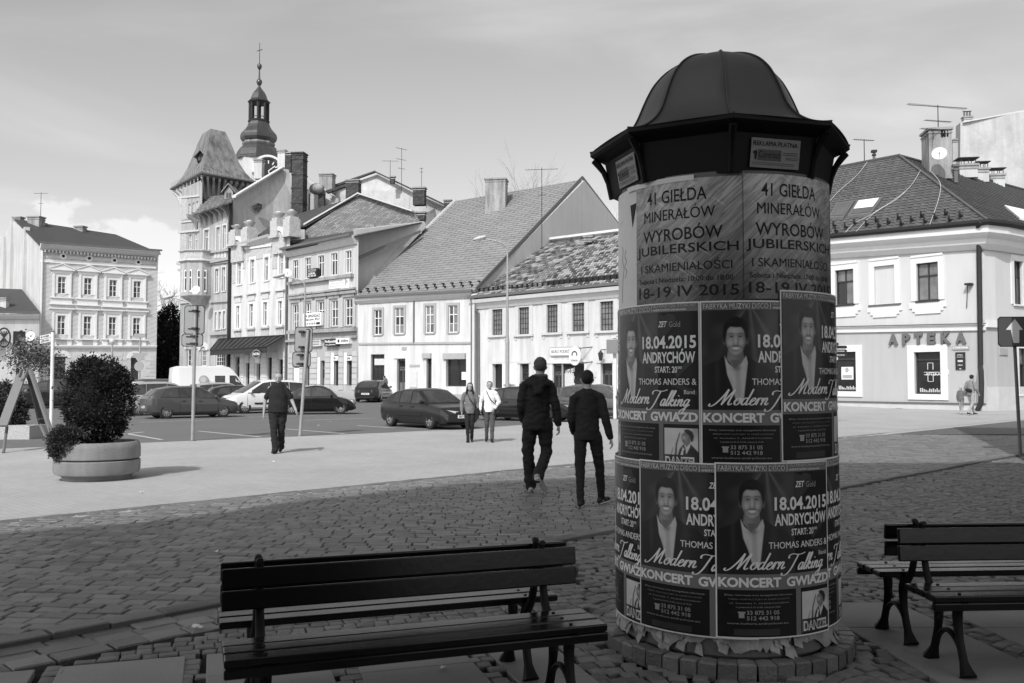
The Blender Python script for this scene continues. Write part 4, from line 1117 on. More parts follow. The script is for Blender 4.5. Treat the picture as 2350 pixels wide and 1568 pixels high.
# ---------------------------------------------------------------- M5: travel agency house
B=Fac(1087,70,1620,54.8,'agency_house','white two-storey house with mottled tile roof and a travel agency on the ground floor')
for xa,xb,ya,yb in ((828,890,877,1030),(985,1048,865,1025),(1152,1218,850,1015),(1302,1376,840,1008),(1468,1548,830,1003)):
    a=z4(xa,ya);b=z4(xb,yb); r,w_,h_=B.win(a[0],b[0],a[1],b[1],'grid',rows=(4,5),fm=m_dframe,gm=m_glassc,sur=(.38,.05),surm=m_mtrim,sill=False)
    q=MB(); q.box(-.45,w_+.45,-.16,0,-.16,-.004); q.box(-.38,-.2,-.05,0,-.42,-.162); q.box(w_+.2,w_+.38,-.05,0,-.42,-.162); q.build('sill',m_mtrim,r)
    q=MB(); n=9; pts=[(-.38,-.05,h_+.382)]+[(-.38+(w_+.76)*i/n,-.05,h_+.384+.22*math.sin(math.pi*i/n)) for i in range(1,n)]+[(w_+.38,-.05,h_+.382)]
    q.prism(pts,(0,.05,0)); q.build('arched_head',m_mtrim,r)
zt=B.z(1400,655)
shop(B,830,1200,888,1345,'plain',reveal=.35)
a=z4(992,1200);b=z4(1045,1400); B.door(a[0],b[0],a[1],b[1],m=m_dark)
a=z4(1185,1200);b=z4(1240,1400); B.door(a[0],b[0],a[1],b[1],m=m_door,glass=m_dframe,reveal=.2)
shop(B,1240.5,1200,1380,1385,'grid',rows=(2,1),reveal=.2)
a=z4(1470,1198);b=z4(1540,1395); B.door(a[0],b[0],a[1],b[1],m=m_door)
B.wall(m_white,0,B.W,B.z0,zt,rev=.4)
a=z4(890,1200);b=z4(978,1345); o=B.box('poster_panel',m_trim,a[0],b[0],a[1],b[1],.06); 
q=MB(); u0,u1,za,zb=B.rect(a[0],b[0],a[1],b[1]); rr=random.Random(4)
for i in range(16): x=rr.uniform(u0+.1,u1-.8); z=rr.uniform(za+.1,zb-1.6); q.box(x,x+rr.uniform(.3,.8),-.066,-.06,z,z+rr.uniform(.05,.2))
q.build('print',m_mtrim,o)
for (xa,xb,ya,yb) in ((812,1055,1186,1200),(1152,1388,1180,1197),(1448,1560,1180,1196)):
    a=z4(xa,ya);b=z4(xb,yb); B.box('lintel',m_trim if xa==1152 else m_mtrim,a[0],b[0],a[1],b[1],.06)
for xa,xb in ((812,828),(1376,1388)):
    a=z4(xa,1198);b=z4(xb,1398); B.box('jamb',m_trim,a[0],b[0],a[1],b[1],.05)
# BIURO PODROZY sign
a=z4(1170,1100);b=z4(1355,1155); u0,u1,za,zb=B.rect(a[0],b[0],a[1],b[1]); q=MB(); c_=.18
q.prism([(u0+c_,-.10,za),(u1-c_,-.10,za),(u1,-.10,za+c_),(u1,-.10,zb-c_),(u1-c_,-.10,zb),(u0+c_,-.10,zb),(u0,-.10,zb-c_),(u0,-.10,za+c_)],(0,.10,0)); o=q.build('agency_sign',m_gtrim,B.root)
q=MB(); k_=.07; q.prism([(u0+c_,-.115,za+k_),(u1-c_,-.115,za+k_),(u1-k_,-.115,za+c_),(u1-k_,-.115,zb-c_),(u1-c_,-.115,zb-k_),(u0+c_,-.115,zb-k_),(u0+k_,-.115,zb-c_),(u0+k_,-.115,za+c_)],(0,.014,0)); q.build('sign_face',m_trim,o)
q=MB(); text3(q,'BIURO PODRÓŻY',u0+.25,u0+(u1-u0)*.77,za+.33*(zb-za),zb-.22*(zb-za),-.118,bold=.02); q.box(u0+(u1-u0)*.80,u0+(u1-u0)*.93,-.118,-.116,za+.25*(zb-za),zb-.15*(zb-za)); q.build('lettering',m_door,o)
# oval projecting sign
u,z=B.uz(*z4(1363,1155)); t=empty('oval_sign',(u,-.75,z),0,B.root); q=MB()
q.lathe([(0,-.06),(.60,-.06),(.62,0),(.60,.06),(0,.06)],(0,0,0),24,close=False); q.v=[tuple(Matrix.Rotation(math.pi/2,4,'X')@Vector((p[0]*.85,p[1],p[2]))) for p in q.v]; q.v=[(x,y,zz*1.05) for x,y,zz in q.v]; q.build('sign_face',m_trim,t)
q=MB(); text3(q,'ITAKA',-.3,.3,-.38,-.24,-.066,bold=.03); q.add([(.27*math.cos(a),-.067,.10+.24*math.sin(a)) for a in [math.pi*(-.15+1.3*i/12) for i in range(13)]]+[(.17*math.cos(a),-.067,.10+.15*math.sin(a)) for a in [math.pi*(-.15+1.3*(12-i)/12) for i in range(13)]],[tuple(range(26))]); q.build('lettering',m_iron,t)
q=MB(); q.cyl((.3,0,.5),(.9,.75,.6),.03,.03,6); q.cyl((.3,0,-.5),(.9,.75,-.4),.03,.03,6); q.build('bracket',m_iron,t)
a=z4(1393,1240);b=z4(1445,1280); o=B.box('name_plate',m_mtrim,a[0],b[0],a[1],b[1],.06); u0,u1,za,zb=B.rect(a[0],b[0],a[1],b[1]); q=MB(); text3(q,'S.A. SAWA',u0+.15,u1-.15,(za+zb)/2+.05,zb-.2,-.063,bold=.02); q.build('lettering',m_gtrim,o)
# window lettering LATO 2015
u0,u1,za,zb=B.rect(*z4(1240.5,0)[:1],z4(1310,0)[0],z4(0,1200)[1],z4(0,1385)[1]); q=MB()
for i,sx_ in enumerate(('LATO 2015','już w sprzedaży','promocje','rabaty')):
    vs,fs=textflat(sx_,0,(u1-u0)*.8,0,.3,bold=.03); 
    q.add([(u0+.2+x+.0,.145,zb-.75-i*.5+y+x*.22) for x,y in vs],fs)
q.build('window_lettering',m_frame,B.root)
q=MB(); q.box(u0+.15,u1-.1,.12,.15,za+.1,za+1.5); q.build('poster_panel',m_mtrim,B.root)
# wall lantern
u,z=B.uz(*z4(1500,1160)); q=MB(); q.cyl((u,-.5,z+.45),(u,0,z+.5),.03,.03,6); q.cyl((u,-.5,z-.25),(u,-.5,z+.2),.10,.17,6); q.cyl((u,-.5,z+.2),(u,-.5,z+.42),.20,.03,6); q.build('wall_lantern',m_iron,B.root)
B.band('gutter',m_gut,1083,681,1620,630,.2,.55,back=-.38)
B.band('cornice',m_mtrim,1086,690,1620,640,.7,.5,prof=[(.5,0),(.45,-.25),(.3,-.3),(.1,-.7)])
u,z=B.uz(1095,690); q=MB(); q.tube([(u-.2,-.5,z+.1),(u-.1,-.3,z-.5),(u+.25,-.1,z-1.0),(u+.30,-.1,-.2)],.09,8); q.build('downpipe',m_gut,B.root,smooth=True)
eL,eR=P(1083,681,69.5),P(1620,632,54.4); rR=P(1620,512,66); rL=onplane(1232,559,eL,eR,rR)
B.world('roof',m_roofw,[eL,eR,rR],.12); B.world('roof',m_roofw,[eL,rR,rL],.12)
tiles(B,'roof_tile_rows',m_roofw,eL,eR,rR,rL,26,.62,lift=.06,fan=1)
B.world('verge_board',m_mtrim,[eL+Vector((-.1,0,.1)),rL+Vector((-.1,0,.1)),rL+Vector((.35,0,.16)),eL+Vector((.35,0,.16))],.2)
B.world('ridge_cap',m_mtrim,[rL,rR,rR+Vector((0,.2,.22)),rL+Vector((0,.2,.22))],.3)
B.world('back_wall',m_cream,[(eL.x,eL.y,-.3),(rL.x,rL.y,-.3),rL,eL],.2)
q=MB(); A_,B_=B.loc(eL),B.loc(eR); C_,D_=B.loc(rR),B.loc(rL)
for i in range(40):
    uu=(i+.5)/40; vv=.07; p=(A_*(1-uu)+B_*uu)*(1-vv)+(D_*(1-uu)+C_*uu)*vv; q.box(p.x-.03,p.x+.03,p.y-.1,p.y+.05,p.z,p.z+.3)
pts=[((A_*(1-uu)+B_*uu)*.93+(D_*(1-uu)+C_*uu)*.07)+Vector((0,-.05,.28)) for uu in (0.02,1)]
q.cyl(pts[0],pts[1],.03,.03,6); q.cyl(pts[0]+Vector((0,0,-.14)),pts[1]+Vector((0,0,-.14)),.02,.02,6); q.build('snow_rail',m_iron,B.root)
u0=.36; p0=((A_*(1-u0)+B_*u0)*.92+(D_*(1-u0)+C_*u0)*.08); p1=((A_*.05+B_*.95)*.92+(D_*.05+C_*.95)*.08); q=MB(); q.prism([p0,p1,p1+Vector((0,.1,.3)),p0+Vector((0,.1,.3))],(0,-.06,.02)); q.build('snow_board',m_iron,B.root)
chimney(B,1340,1358,545,556,72,m_dgrey)
# ---------------------------------------------------------------- M3: three-storey tenement with shops
B=Fac(662,82.6,820,75.6,'shop_tenement','three-storey grey tenement with banners and shop signs, brick gable behind its roof')
for xa,xb,ya,yb in ((1060,1100,570,730),(1158,1203,550,718),(1264,1312,532,706),(1372,1422,512,693),(1490,1538,493,675)):
    a=z3(xa,ya);b=z3(xb,yb); B.win(a[0],b[0],a[1],b[1],'cross',rows=1,sur=(.13,.05),surm=m_mtrim,reveal=.1)
for xa,xb,ya,yb in ((1055,1100,935,1140),(1160,1203,920,1125),(1262,1312,912,1118),(1370,1422,900,1112),(1485,1543,888,1105)):
    a=z3(xa,ya);b=z3(xb,yb); r,w_,h_=B.win(a[0],b[0],a[1],b[1],'cross',rows=2,reveal=.15,surm=m_gtrim)
    q=MB(); q.box(-.35,w_+.35,-.12,0,h_+.15,h_+.75); q.box(-.5,w_+.5,-.3,0,h_+.752,h_+.9); q.build('hood',m_dgrey,r)
    for sx_ in (-1,1):
        x0=-.55 if sx_<0 else w_+.20
        q=MB(); q.box(x0,x0+.35,-.14,0,-.15,h_+.14); q.build('pilaster',m_grey,r)
for xa,xb,ya,yb,dk in ((1280,1315,1395,1600,m_gtrim),(1390,1428,1350,1600,m_dark),(1497,1540,1350,1600,m_dark),(1060,1108,1440,1600,m_dark),(1160,1190,1440,1600,m_dark)):
    a=z3(xa,ya);b=z3(xb,yb)
    if dk is m_gtrim: B.door(a[0],b[0],a[1],b[1],m=m_dgrey)
    else: shop(B,xa,ya,xb,yb,'grid',rows=(1,3),zf=z3,reveal=.3)
for xa,xb,ya,yb in ((1367,1392,1330,1590),(1475,1498,1330,1590),(1258,1278,1370,1590)):
    a=z3(xa,ya);b=z3(xb,yb); B.box('jamb',m_trim,a[0],b[0],a[1],b[1],.04)
zt=B.z(740,560); zm=B.z(740,z3(0,1145)[1]); zm2=B.z(740,z3(0,860)[1])
B.wall(mat('plain_upper_render',.47,.9,.06,.6,streak=.15,fine=.05),0,B.W,zm2,zt)
B.wall(m_grey,0,B.W,zm,zm2,'middle_wall'); B.wall(mat('shopfront_render',.36,.9,.15,.8,streak=.2,fine=.1),0,B.W,B.z0,zm,'ground_wall',rev=.4)
for n,(ya,yb,h,o,m) in enumerate(((755,684,.25,.35,m_dgrey),(876,817,.22,.25,m_dgrey),(1152,1124,.3,.4,m_dgrey),(1228,1188,.2,.25,m_dgrey))):
    a=z3(1030 if n<3 else 1010,ya);b=z3(1556 if n==0 else 1585,yb); B.band('string_course',m,a[0],a[1],b[0],b[1],h,o)
a=z3(1008,478);b=z3(1585,358); B.band('cornice',m_mtrim,a[0],a[1]+3,b[0],b[1]+3,.7,.6,prof=[(.6,0),(.5,-.25),(.15,-.7)]); B.band('gutter',m_gut,a[0],a[1],b[0],b[1],.2,.85,back=-.65)
# rusticated strips of the ground floor
q=MB(); z=B.z0+.5; rr=random.Random(8)
for (xa,xb) in ((1195,1255),(1320,1362),(1432,1470),(1543,1583),(1112,1155),(1018,1055)):
    u0=B.u(z3(xa,0)[0],840); u1=B.u(z3(xb,0)[0],840); z=B.z0+.4
    while z<B.z(740,z3(0,1360)[1]): q.box(u0,u1,-.06,0,z,z+.42,tone=rr.uniform(-.4,.4)); z+=.47
tag(q.build('rusticated_stone',mat('grey_rustic',.40,.9,.1,2,piece=.15),B.root),kind='stuff')
# signs on M3
def sgn(B,xa,ya,xb,yb,m,txts,out=.12,name='shop_sign',zf=z3,tm=None,label=None):
    a=zf(xa,ya);b=zf(xb,yb); o=B.box(name,m,a[0],b[0],a[1],b[1],out); u0,u1,za,zb=B.rect(a[0],b[0],a[1],b[1]); W=u1-u0;H=zb-za
    q=MB()
    for s,fx0,fx1,fz0,fz1 in txts:
        if s is None: q.box(u0+W*fx0,u0+W*fx1,-out-.005,-out-.001,za+H*fz0,za+H*fz1)
        else: text3(q,s,u0+W*fx0,u0+W*fx1,za+H*fz0,za+H*fz1,-out-.006,bold=.03)
    if txts: q.build('lettering',tm or m_iron,o)
    if label: o['label']=label
    return o
sgn(B,1160,1005,1308,1112,m_frame,[('NA SPRZEDAŻ',.05,.95,.66,.93),('Lokal pow. 87m²',.05,.95,.36,.60),('502 91 97 99 99',.05,.70,.08,.26),(None,.74,.95,.08,.26)],.3,'banner')
sgn(B,1202,642,1274,715,m_iron,[('SPRZEDAM',.05,.95,.62,.92),('LOKAL',.1,.9,.34,.56),('601 555 309',.05,.95,.08,.28)],.35,'banner',tm=m_frame)
sgn(B,1366,705,1532,815,mat('banner_pale',.72,.7,.05,3),[('Z. KOMINEK',.05,.5,.80,.93),('kominki projekty',.05,.7,.62,.74),('piece kaflowe',.05,.7,.45,.57),('tel. 33 816 22 10',.05,.55,.25,.37),(None,.0,.6,.04,.14),(None,.80,.86,.3,.8),(None,.86,.93,.45,.65)],.2,'banner',tm=m_gtrim)
sgn(B,1220,1225,1300,1278,m_mtrim,[('SERWIS ROLETEK',.08,.92,.58,.82),('KOMINIARSKI',.12,.88,.18,.42)],.25)
sgn(B,1340,1218,1440,1278,m_iron,[('Pożyczki',.05,.95,.40,.85),('tel. gotówka',.1,.9,.10,.30)],.35,tm=m_frame)
sgn(B,1437,1212,1543,1258,m_frame,[('kolibra',.40,.95,.30,.80),(None,.14,.28,.25,.8)],.38)
sgn(B,1386,1357,1428,1395,m_frame,[('24 h',.2,.8,.2,.8)],.1,'window_sign'); sgn(B,1497,1357,1542,1395,m_frame,[('24h',.2,.8,.2,.8)],.1,'window_sign')
sgn(B,1064,1455,1105,1568,m_trim,[],-.1,'white_poster')
t=B.uz(*z3(1078,680)); 
dish(Vector(B.o)+B.e*t[0]+B.n*.9+Vector((0,0,t[1])),.40,R_(20),'grey satellite dish at the upper left window of the grey tenement')
a=z3(1005,500);b=z3(1018,1560); B.box('downpipe',m_gut,a[0],b[0]-1,a[1],b[1],.2)
# roofs / brick gable behind M3
B.world('brick_gable',m_brick,[P(664,562,86),P(699,519,87.5),P(824,446,87),P(950,487,84),P(966,512,83.5),P(962,560,83.5),P(664,600,86)],.35)
B.world('roof',m_roofd,[P(655,574,81.8),P(822,541,75),P(976,508,83.2),P(812,530,86),P(665,553,86)],.12)
B.world('gable_coping',m_mtrim,[P(699,519,87.3),P(824,446,86.8),P(824,443,86.8),P(699,515,87.3)],.4); B.world('gable_coping',m_mtrim,[P(824,446,86.8),P(950,487,83.8),P(950,484,83.8),P(824,443,86.8)],.4)
B.world('patch_wall',m_grey,[P(664,527,85.5),P(699,527,85.5),P(699,552,85.5),P(664,553,85.5)],.4)
chimney(B,817+25,817+40,521,533,80,m_dbrick); chimney(B,897,921,516,524,82,m_dbrick); chimney(B,951,975,489,505,84,m_dbrick)
# ---------------------------------------------------------------- M2: ornate white tenement
B=Fac(528,90,662,82.6,'ornate_tenement','narrow white art nouveau tenement with vases, gablets and a dark glass awning')
for xa,xb,ya,yb in ((600,635,588,770),(706,742,562,755),(823,858,542,738),(945,983,522,710)):
    a=z3(xa,ya);b=z3(xb,yb); B.win(a[0],b[0],a[1],b[1],'cross',rows=1,sur=(.22,.07),surm=m_trim,gm=m_glassc)
for xa,xb,ya,yb in ((590,620,945,1130),(698,732,930,1118),(813,847,915,1108),(935,970,905,1100)):
    a=z3(xa,ya);b=z3(xb,yb); r,w_,h_=B.win(a[0],b[0],a[1],b[1],'cross',rows=1,sur=(.22,.07),surm=m_trim)
    q=MB(); q.box(-.45,w_+.45,-.25,0,h_+.9,h_+1.02); q.box(-.2,w_+.2,-.1,0,h_+.3,h_+.8); q.build('hood',m_mtrim,r)
    q=MB(); q.box(-.35,w_+.35,-.25,0,-.28,-.1); q.box(-.25,w_+.25,-.08,0,-1.1,-.3); q.build('sill_panel',m_ornament,r)
for xa,xb,ya,yb in ((580,615,1365,1600),(755,785,1420,1600)):
    a=z3(xa,ya);b=z3(xb,yb); B.door(a[0],b[0],a[1],b[1],m=m_dgrey if xa==580 else m_dark)
for xa,xb,ya,yb in ((668,698,1415,1600),(845,880,1370,1590),(935,975,1385,1590)):
    shop(B,xa,ya,xb,yb,'grid',rows=(1,3),zf=z3,reveal=.25)
zt=B.z(595,z3(0,410)[1]); zg=B.z(595,z3(0,1215)[1])
B.wall(m_white,0,B.W,zg,zt); B.wall(m_cream,0,B.W,B.z0,zg,'ground_wall')
q=MB(); rr=random.Random(9)
for (xa,xb) in ((545,572),(622,655),(703,740),(795,838),(888,925),(978,1000)):
    u0=B.u(z3(xa,0)[0],830); u1=B.u(z3(xb,0)[0],830); z=B.z0+.4
    while z<B.z(595,z3(0,1345)[1]): q.box(u0,u1,-.06,0,z,z+.42,tone=rr.uniform(-.4,.4)); z+=.47
tag(q.build('rusticated_stone',mat('pale_rustic',.55,.9,.1,2,piece=.15),B.root),kind='stuff')
# stucco ornament fields
for xa,xb,ya,yb in ((680,880,475,560),(560,592,480,760),(640,664,440,640),(888,925,380,640),(984,1006,330,640),(598,632,400,560),(928,985,330,505)):
    a=z3(xa,ya);b=z3(xb,yb); B.box('stucco_field',m_ornament,a[0],b[0],a[1],b[1],.05)
a=z3(665,430);b=z3(890,362); B.band('cornice',m_mtrim,a[0],a[1],b[0],b[1],.55,.5,prof=[(.6,0),(.5,-.2),(.1,-.55)])
a=z3(668,470);b=z3(885,440); B.band('moulding',m_trim,a[0],a[1],b[0],b[1],.18,.15)
# gablets with arches and vases
for (xc,hw,yt,yb) in ((612,48,395,470),(955,50,318,395)):
    a=z3(xc-hw,yb);b=z3(xc+hw,yb); u0=B.u(a[0],a[1]);u1=B.u(b[0],b[1]); zb2=B.z(a[0],a[1]); zt2=B.z(*z3(xc,yt))
    n=14; c=(u0+u1)/2; r=(u1-u0)/2
    pts=[(u0,-.25,zb2-1.5),(u1,-.25,zb2-1.5)]+[(c+r*math.cos(math.pi*i/n),-.25,zb2+(zt2-zb2)*math.sin(math.pi*i/n)) for i in range(n+1)]
    q=MB(); q.prism(pts,(0,.6,0)); o=q.build('gablet',m_ornament,B.root)
    q=MB()
    for i in range(n):
        a0,a1=math.pi*i/n,math.pi*(i+1)/n
        f=lambda a,rr_:(c+(r+rr_)*math.cos(a),-.40,zb2+(zt2-zb2+rr_)*math.sin(a))
        q.prism([f(a0,-.15),f(a0,.22),f(a1,.22),f(a1,-.15)],(0,.5,0))
    q.build('arch_moulding',m_trim,o)
for (xc,yt,yb,hw) in ((590,275,400,26),(690,238,400,26),(932,165,330,28),(1037,150,320,28)):
    u,zt3=B.uz(*z3(xc,yt)); zb3=B.z(*z3(xc,yb)); H=zt3-zb3; wv_=abs(B.u(z3(xc+hw,yt)[0])-B.u(z3(xc-hw,yt)[0]))/2
    t=empty('vase_pier',(u,.1,zb3),0,B.root); q=MB(); q.box(-wv_,wv_,-wv_,wv_,-.6,H*.50); q.box(-wv_*.8,wv_*.8,-wv_*.8,wv_*.8,H*.50,H*.62); q.box(-wv_*1.2,wv_*1.2,-wv_*1.2,wv_*1.2,-.7,-.5); q.build('pier',m_ornament,t)
    q=MB(); q.lathe([(.12,H*.62),(.16,H*.66),(wv_*.55,H*.72),(wv_*.9,H*.82),(wv_*1.0,H*.88),(wv_*.5,H*.90),(wv_*.5,H*.95),(.02,H)],(0,0,0),14); q.build('vase',m_mtrim,t,smooth=True)
# awning
u0,zA=B.uz(*z3(455,1225)); u1,zA2=B.uz(*z3(1000,1195)); zB=B.z(*z3(760,1308))
t=empty('glass_awning',(0,0,0),0,B.root)
a_=[(u0,-.1,zA),(u1,-.1,zA2),(u1,-2.0,zB+.1),(B.u(z3(525,1310)[0]),-2.0,zB)]
q=MB(); q.prism(a_,(0,0,.05)); q.build('awning_roof',mat('awning_sheet',.035,.5,.3,3),t)
q=MB()
for i in range(13):
    f=i/12; p=Vector(a_[0]).lerp(Vector(a_[1]),f); r=Vector(a_[3]).lerp(Vector(a_[2]),f); q.cyl(p+Vector((0,-.05,.07)),r+Vector((0,-.02,.07)),.04,.04,5)
q.cyl(Vector(a_[3])+Vector((0,0,.05)),Vector(a_[2])+Vector((0,0,.05)),.07,.07,6); q.cyl(Vector(a_[0])+Vector((0,0,.08)),Vector(a_[1])+Vector((0,0,.08)),.07,.07,6)
q.build('rafters',m_iron,t)
q=MB(); q.prism([(a_[3][0],-1.98,zB-.02),(a_[2][0],-1.98,zB+.08),(a_[2][0],-1.98,zB-.35),(a_[3][0],-1.98,zB-.45)],(0,.04,0)); q.build('valance',mat('awning_sheet',.035),t)
# NATURA oval sign
u,z=B.uz(*z3(930,1345)); t=empty('oval_sign',(u,-2.15,z),0,B.root); q=MB()
q.lathe([(0,-.05),(1,-.05),(1.02,0),(1,.05),(0,.05)],(0,0,0),28,close=False); q.v=[(p[0]*.72,p[2],p[1]*.42) for p in q.v]; q.build('sign_face',m_iron,t)
q=MB(); text3(q,'NATURA',-.55,.55,-.10,.12,-.056,bold=.03); vs=[];n=28
for i in range(n): a=2*math.pi*i/n; vs+=[(.68*math.cos(a),-.056,.38*math.sin(a)),(.65*math.cos(a),-.056,.355*math.sin(a))]
q.add(vs,[(2*i,(2*i+2)%(2*n),(2*i+3)%(2*n),2*i+1) for i in range(n)]); q.build('lettering',m_frame,t)
q=MB(); q.cyl((0,0,.55),(0,.4,1.2),.03,.03,5); q.build('hanger',m_iron,t)
sgn(B,748,1345,786,1412,m_frame,[],.1,'door_sign'); sgn(B,660,1345,697,1410,m_mtrim,[],.1,'door_sign')
a=z3(524,60);b=z3(540,1570); 
B.box('downpipe',m_iron,528,531,z3(0,100)[1],880,.3)
# roof + party wall of M1 behind it
B.world('roof',m_roofd,[P(578,548,89),P(664,524,83.6),P(699,519,86.5),P(824,446,87),P(791,460,93),P(650,500,97)],.12)
B.world('gable_wall',m_bplaster,[P(529,600,90.6),P(669,560,97),P(669,470,98),P(657,391,98),P(636,388,97.5),P(534,450,91),P(529,455,90.6)],.4)
B.world('gable_coping',m_mtrim,[P(532,455,90.4),P(642,387,97.3),P(642,384,97.3),P(532,450,90.4)],.5)
q=B.world('bare_patch',m_dbrick,[P(579,473,92.4),P(592,466,92.9),P(602,470,93.3),P(601,480,93.3),P(594,486,92.9),P(584,481,92.5)],.1)
chimney(B,583,602,368,410,97,m_cream); chimney(B,637,655,347,385,98,m_cream)
chimney(B,655.5,668,352,395,98,m_dbrick)
# tall dark brick stack
t=chimney(B,670,697,352,500,96.6,m_dbrick,d=1.3,capm=m_dbrick)
a_=P(670,426,96.6); b_=P(697,426,96.6); cc_=B.loc((a_.x+(b_.x-a_.x)/2,96.6+.65,0)); M4=Matrix.Translation(Vector((cc_.x,cc_.y,0)))@Matrix.Rotation(-B.rz+R_(-8),4,'Z'); hw_=(b_.x-a_.x)/2+.05
for yy_ in (365,400,432,466):
    zc=P(683,yy_,96.6).z; q=MB(); q.box(-hw_,hw_,-.70,.70,zc-.07,zc+.07,M4); q.build('brick_band',m_dbrick,t)
# ---------------------------------------------------------------- M1: corner tower house
B=Fac(458,94,529,90,'tower_house','ornate grey corner house with oriel and square tower under a steep copper roof')
FL=Fac(411,98.5,458,94,'x',None); FL.root=empty('corner_wing',B.loc(Vector((FL.o.x,FL.o.y,0))),FL.rz-B.rz,B.root); FL.par=None
class Sub: pass
# left wing pieces are parented directly to the house through an offset helper
def to_house(o):
    o.parent=B.root; o.location=B.loc(FL.o); o.rotation_euler=(0,0,FL.rz-B.rz); return o
bpy.data.objects.remove(FL.root); FL.root=None
_link=link
def flwin(*a,**k):
    r,w_,h_=FL.win(*a,**k); c=r.location.copy(); M4=Matrix.Translation(B.loc(FL.o))@Matrix.Rotation(FL.rz-B.rz,4,'Z'); r.parent=B.root; r.location=M4@c; r.rotation_euler=(0,0,FL.rz-B.rz); return r,w_,h_
for xa,xb,ya,yb in ((196,213,108,222),(229,244,98,213),(260,275,88,203),(197,222,360,500),(245,268,350,490),(222,250,650,832),(185,200,655,770)):
    a=z3(xa,ya);b=z3(xb,yb); flwin(a[0],b[0],a[1],b[1],'two' if yb-ya<120 else 'cross',rows=1,surm=m_mtrim,gm=m_glassc if yb-ya>120 else m_glass)
for xa,xb,ya,yb in ((185,255,1300,1440),):
    a=z3(xa,ya);b=z3(xb,yb); r,w_,h_=flwin(a[0],b[0],a[1],b[1],'grid',rows=(3,3),surm=m_mtrim)
    q=MB(); n=12
    for i in range(n):
        a0,a1=math.pi*i/n,math.pi*(i+1)/n; f=lambda a,r_:(w_/2+(w_/2+r_)*math.cos(a),-.15,h_+(w_*.35+r_)*math.sin(a))
        q.prism([f(a0,0),f(a0,.5),f(a1,.5),f(a1,0)],(0,.15,0))
    q.build('arch_hood',m_mtrim,r)
zt=P(461,397,93.5).z
towm=mat('tower_render',.39,.9,.18,.7,bump=.2,bscale=8,streak=.35,fine=.12,fscale=5)
to_house(FL.wall(towm,0,FL.W,FL.z0,zt-.6,'tower_wall',parent=B.root))
for yv,h,o in ((z3(0,325)[1],.2,.15),(z3(0,245)[1],.15,.1),(z3(0,575)[1],.35,.3),(z3(0,632)[1],.25,.2),(z3(0,905)[1],.2,.15),(z3(0,40)[1],.2,.1)):
    to_house(FL.band('string_course',m_mtrim,411,yv+3,458,yv-2,h,o,par=B.root))
for xa,xb,ya,yb in ((135,185,60,240),(130,180,330,560),(160,195,620,740),(262,290,100,250)):
    a=z3(xa,ya);b=z3(xb,yb); to_house(FL.box('stucco_field',m_ornament,a[0],b[0],a[1],b[1],.04,par=B.root))
# wing facade
for xa,xb,ya,yb in ((330,366,322,490),(430,457,300,487),(483,510,285,472),(418,448,642,835),(475,503,630,825),(313,338,648,830),(415,433,1000,1140),(447,468,995,1135),(483,502,990,1130)):
    a=z3(xa,ya);b=z3(xb,yb); B.win(a[0],b[0],a[1],b[1],'cross',rows=1,sur=(.18,.08),surm=m_mtrim,gm=m_glassc)
for xa,xb,ya,yb in ((418,495,1330,1440),(300,345,1310,1440)):
    a=z3(xa,ya);b=z3(xb,yb); r,w_,h_=B.win(a[0],b[0],a[1],b[1],'grid',rows=(4,3),surm=m_mtrim)
    q=MB(); n=12
    for i in range(n):
        a0,a1=math.pi*i/n,math.pi*(i+1)/n; f=lambda a,r_:(w_/2+(w_/2+r_)*math.cos(a),-.15,h_+(w_*.35+r_)*math.sin(a))
        q.prism([f(a0,0),f(a0,.45),f(a1,.45),f(a1,0)],(0,.15,0))
    q.build('arch_hood',m_mtrim,r)
zw=B.z(528,z3(0,150)[1])
B.wall(towm,0,B.W,B.z0,zw)
for ya,yb,h,o in ((z3(0,575)[1],z3(0,545)[1],.3,.3),(z3(0,500)[1],z3(0,478)[1],.2,.25),(z3(0,600)[1],z3(0,575)[1],.15,.15),(z3(0,1165)[1],z3(0,1155)[1],.3,.3),(z3(0,905)[1],z3(0,895)[1],.2,.2)):
    B.band('string_course',m_gtrim,484,ya,529,yb,h,o)
for i in range(4):
    a=z3(412+i*26,510-i*2);b=z3(432+i*26,555-i*2); o=B.box('cross_panel',m_mtrim,a[0],b[0],a[1],b[1],.06)
# wing eaves: sloping bracketed roof
eA,eB=P(445,493,92.6),P(530,463,88.6); rA,rB=P(472,452,96),P(534,447,92)
B.world('wing_roof',m_copper,[eA,eB,rB,rA],.12); tiles(B,'roof_tile_rows',m_copper,eA,eB,rB,rA,8,.7,lift=.05)
for i in range(7):
    f=(i+.5)/7; u=B.u(445+(528-445)*f,480); z=B.z(445+85*f,497-30*f); q=MB(); q.prism([(u-.12,0,z),(u-.12,-1.1,z),(u-.12,-1.0,z-.3),(u-.12,-.35,z-.7),(u-.12,0,z-1.5)],(.24,0,0)); q.build('bracket',m_dgrey,B.root)
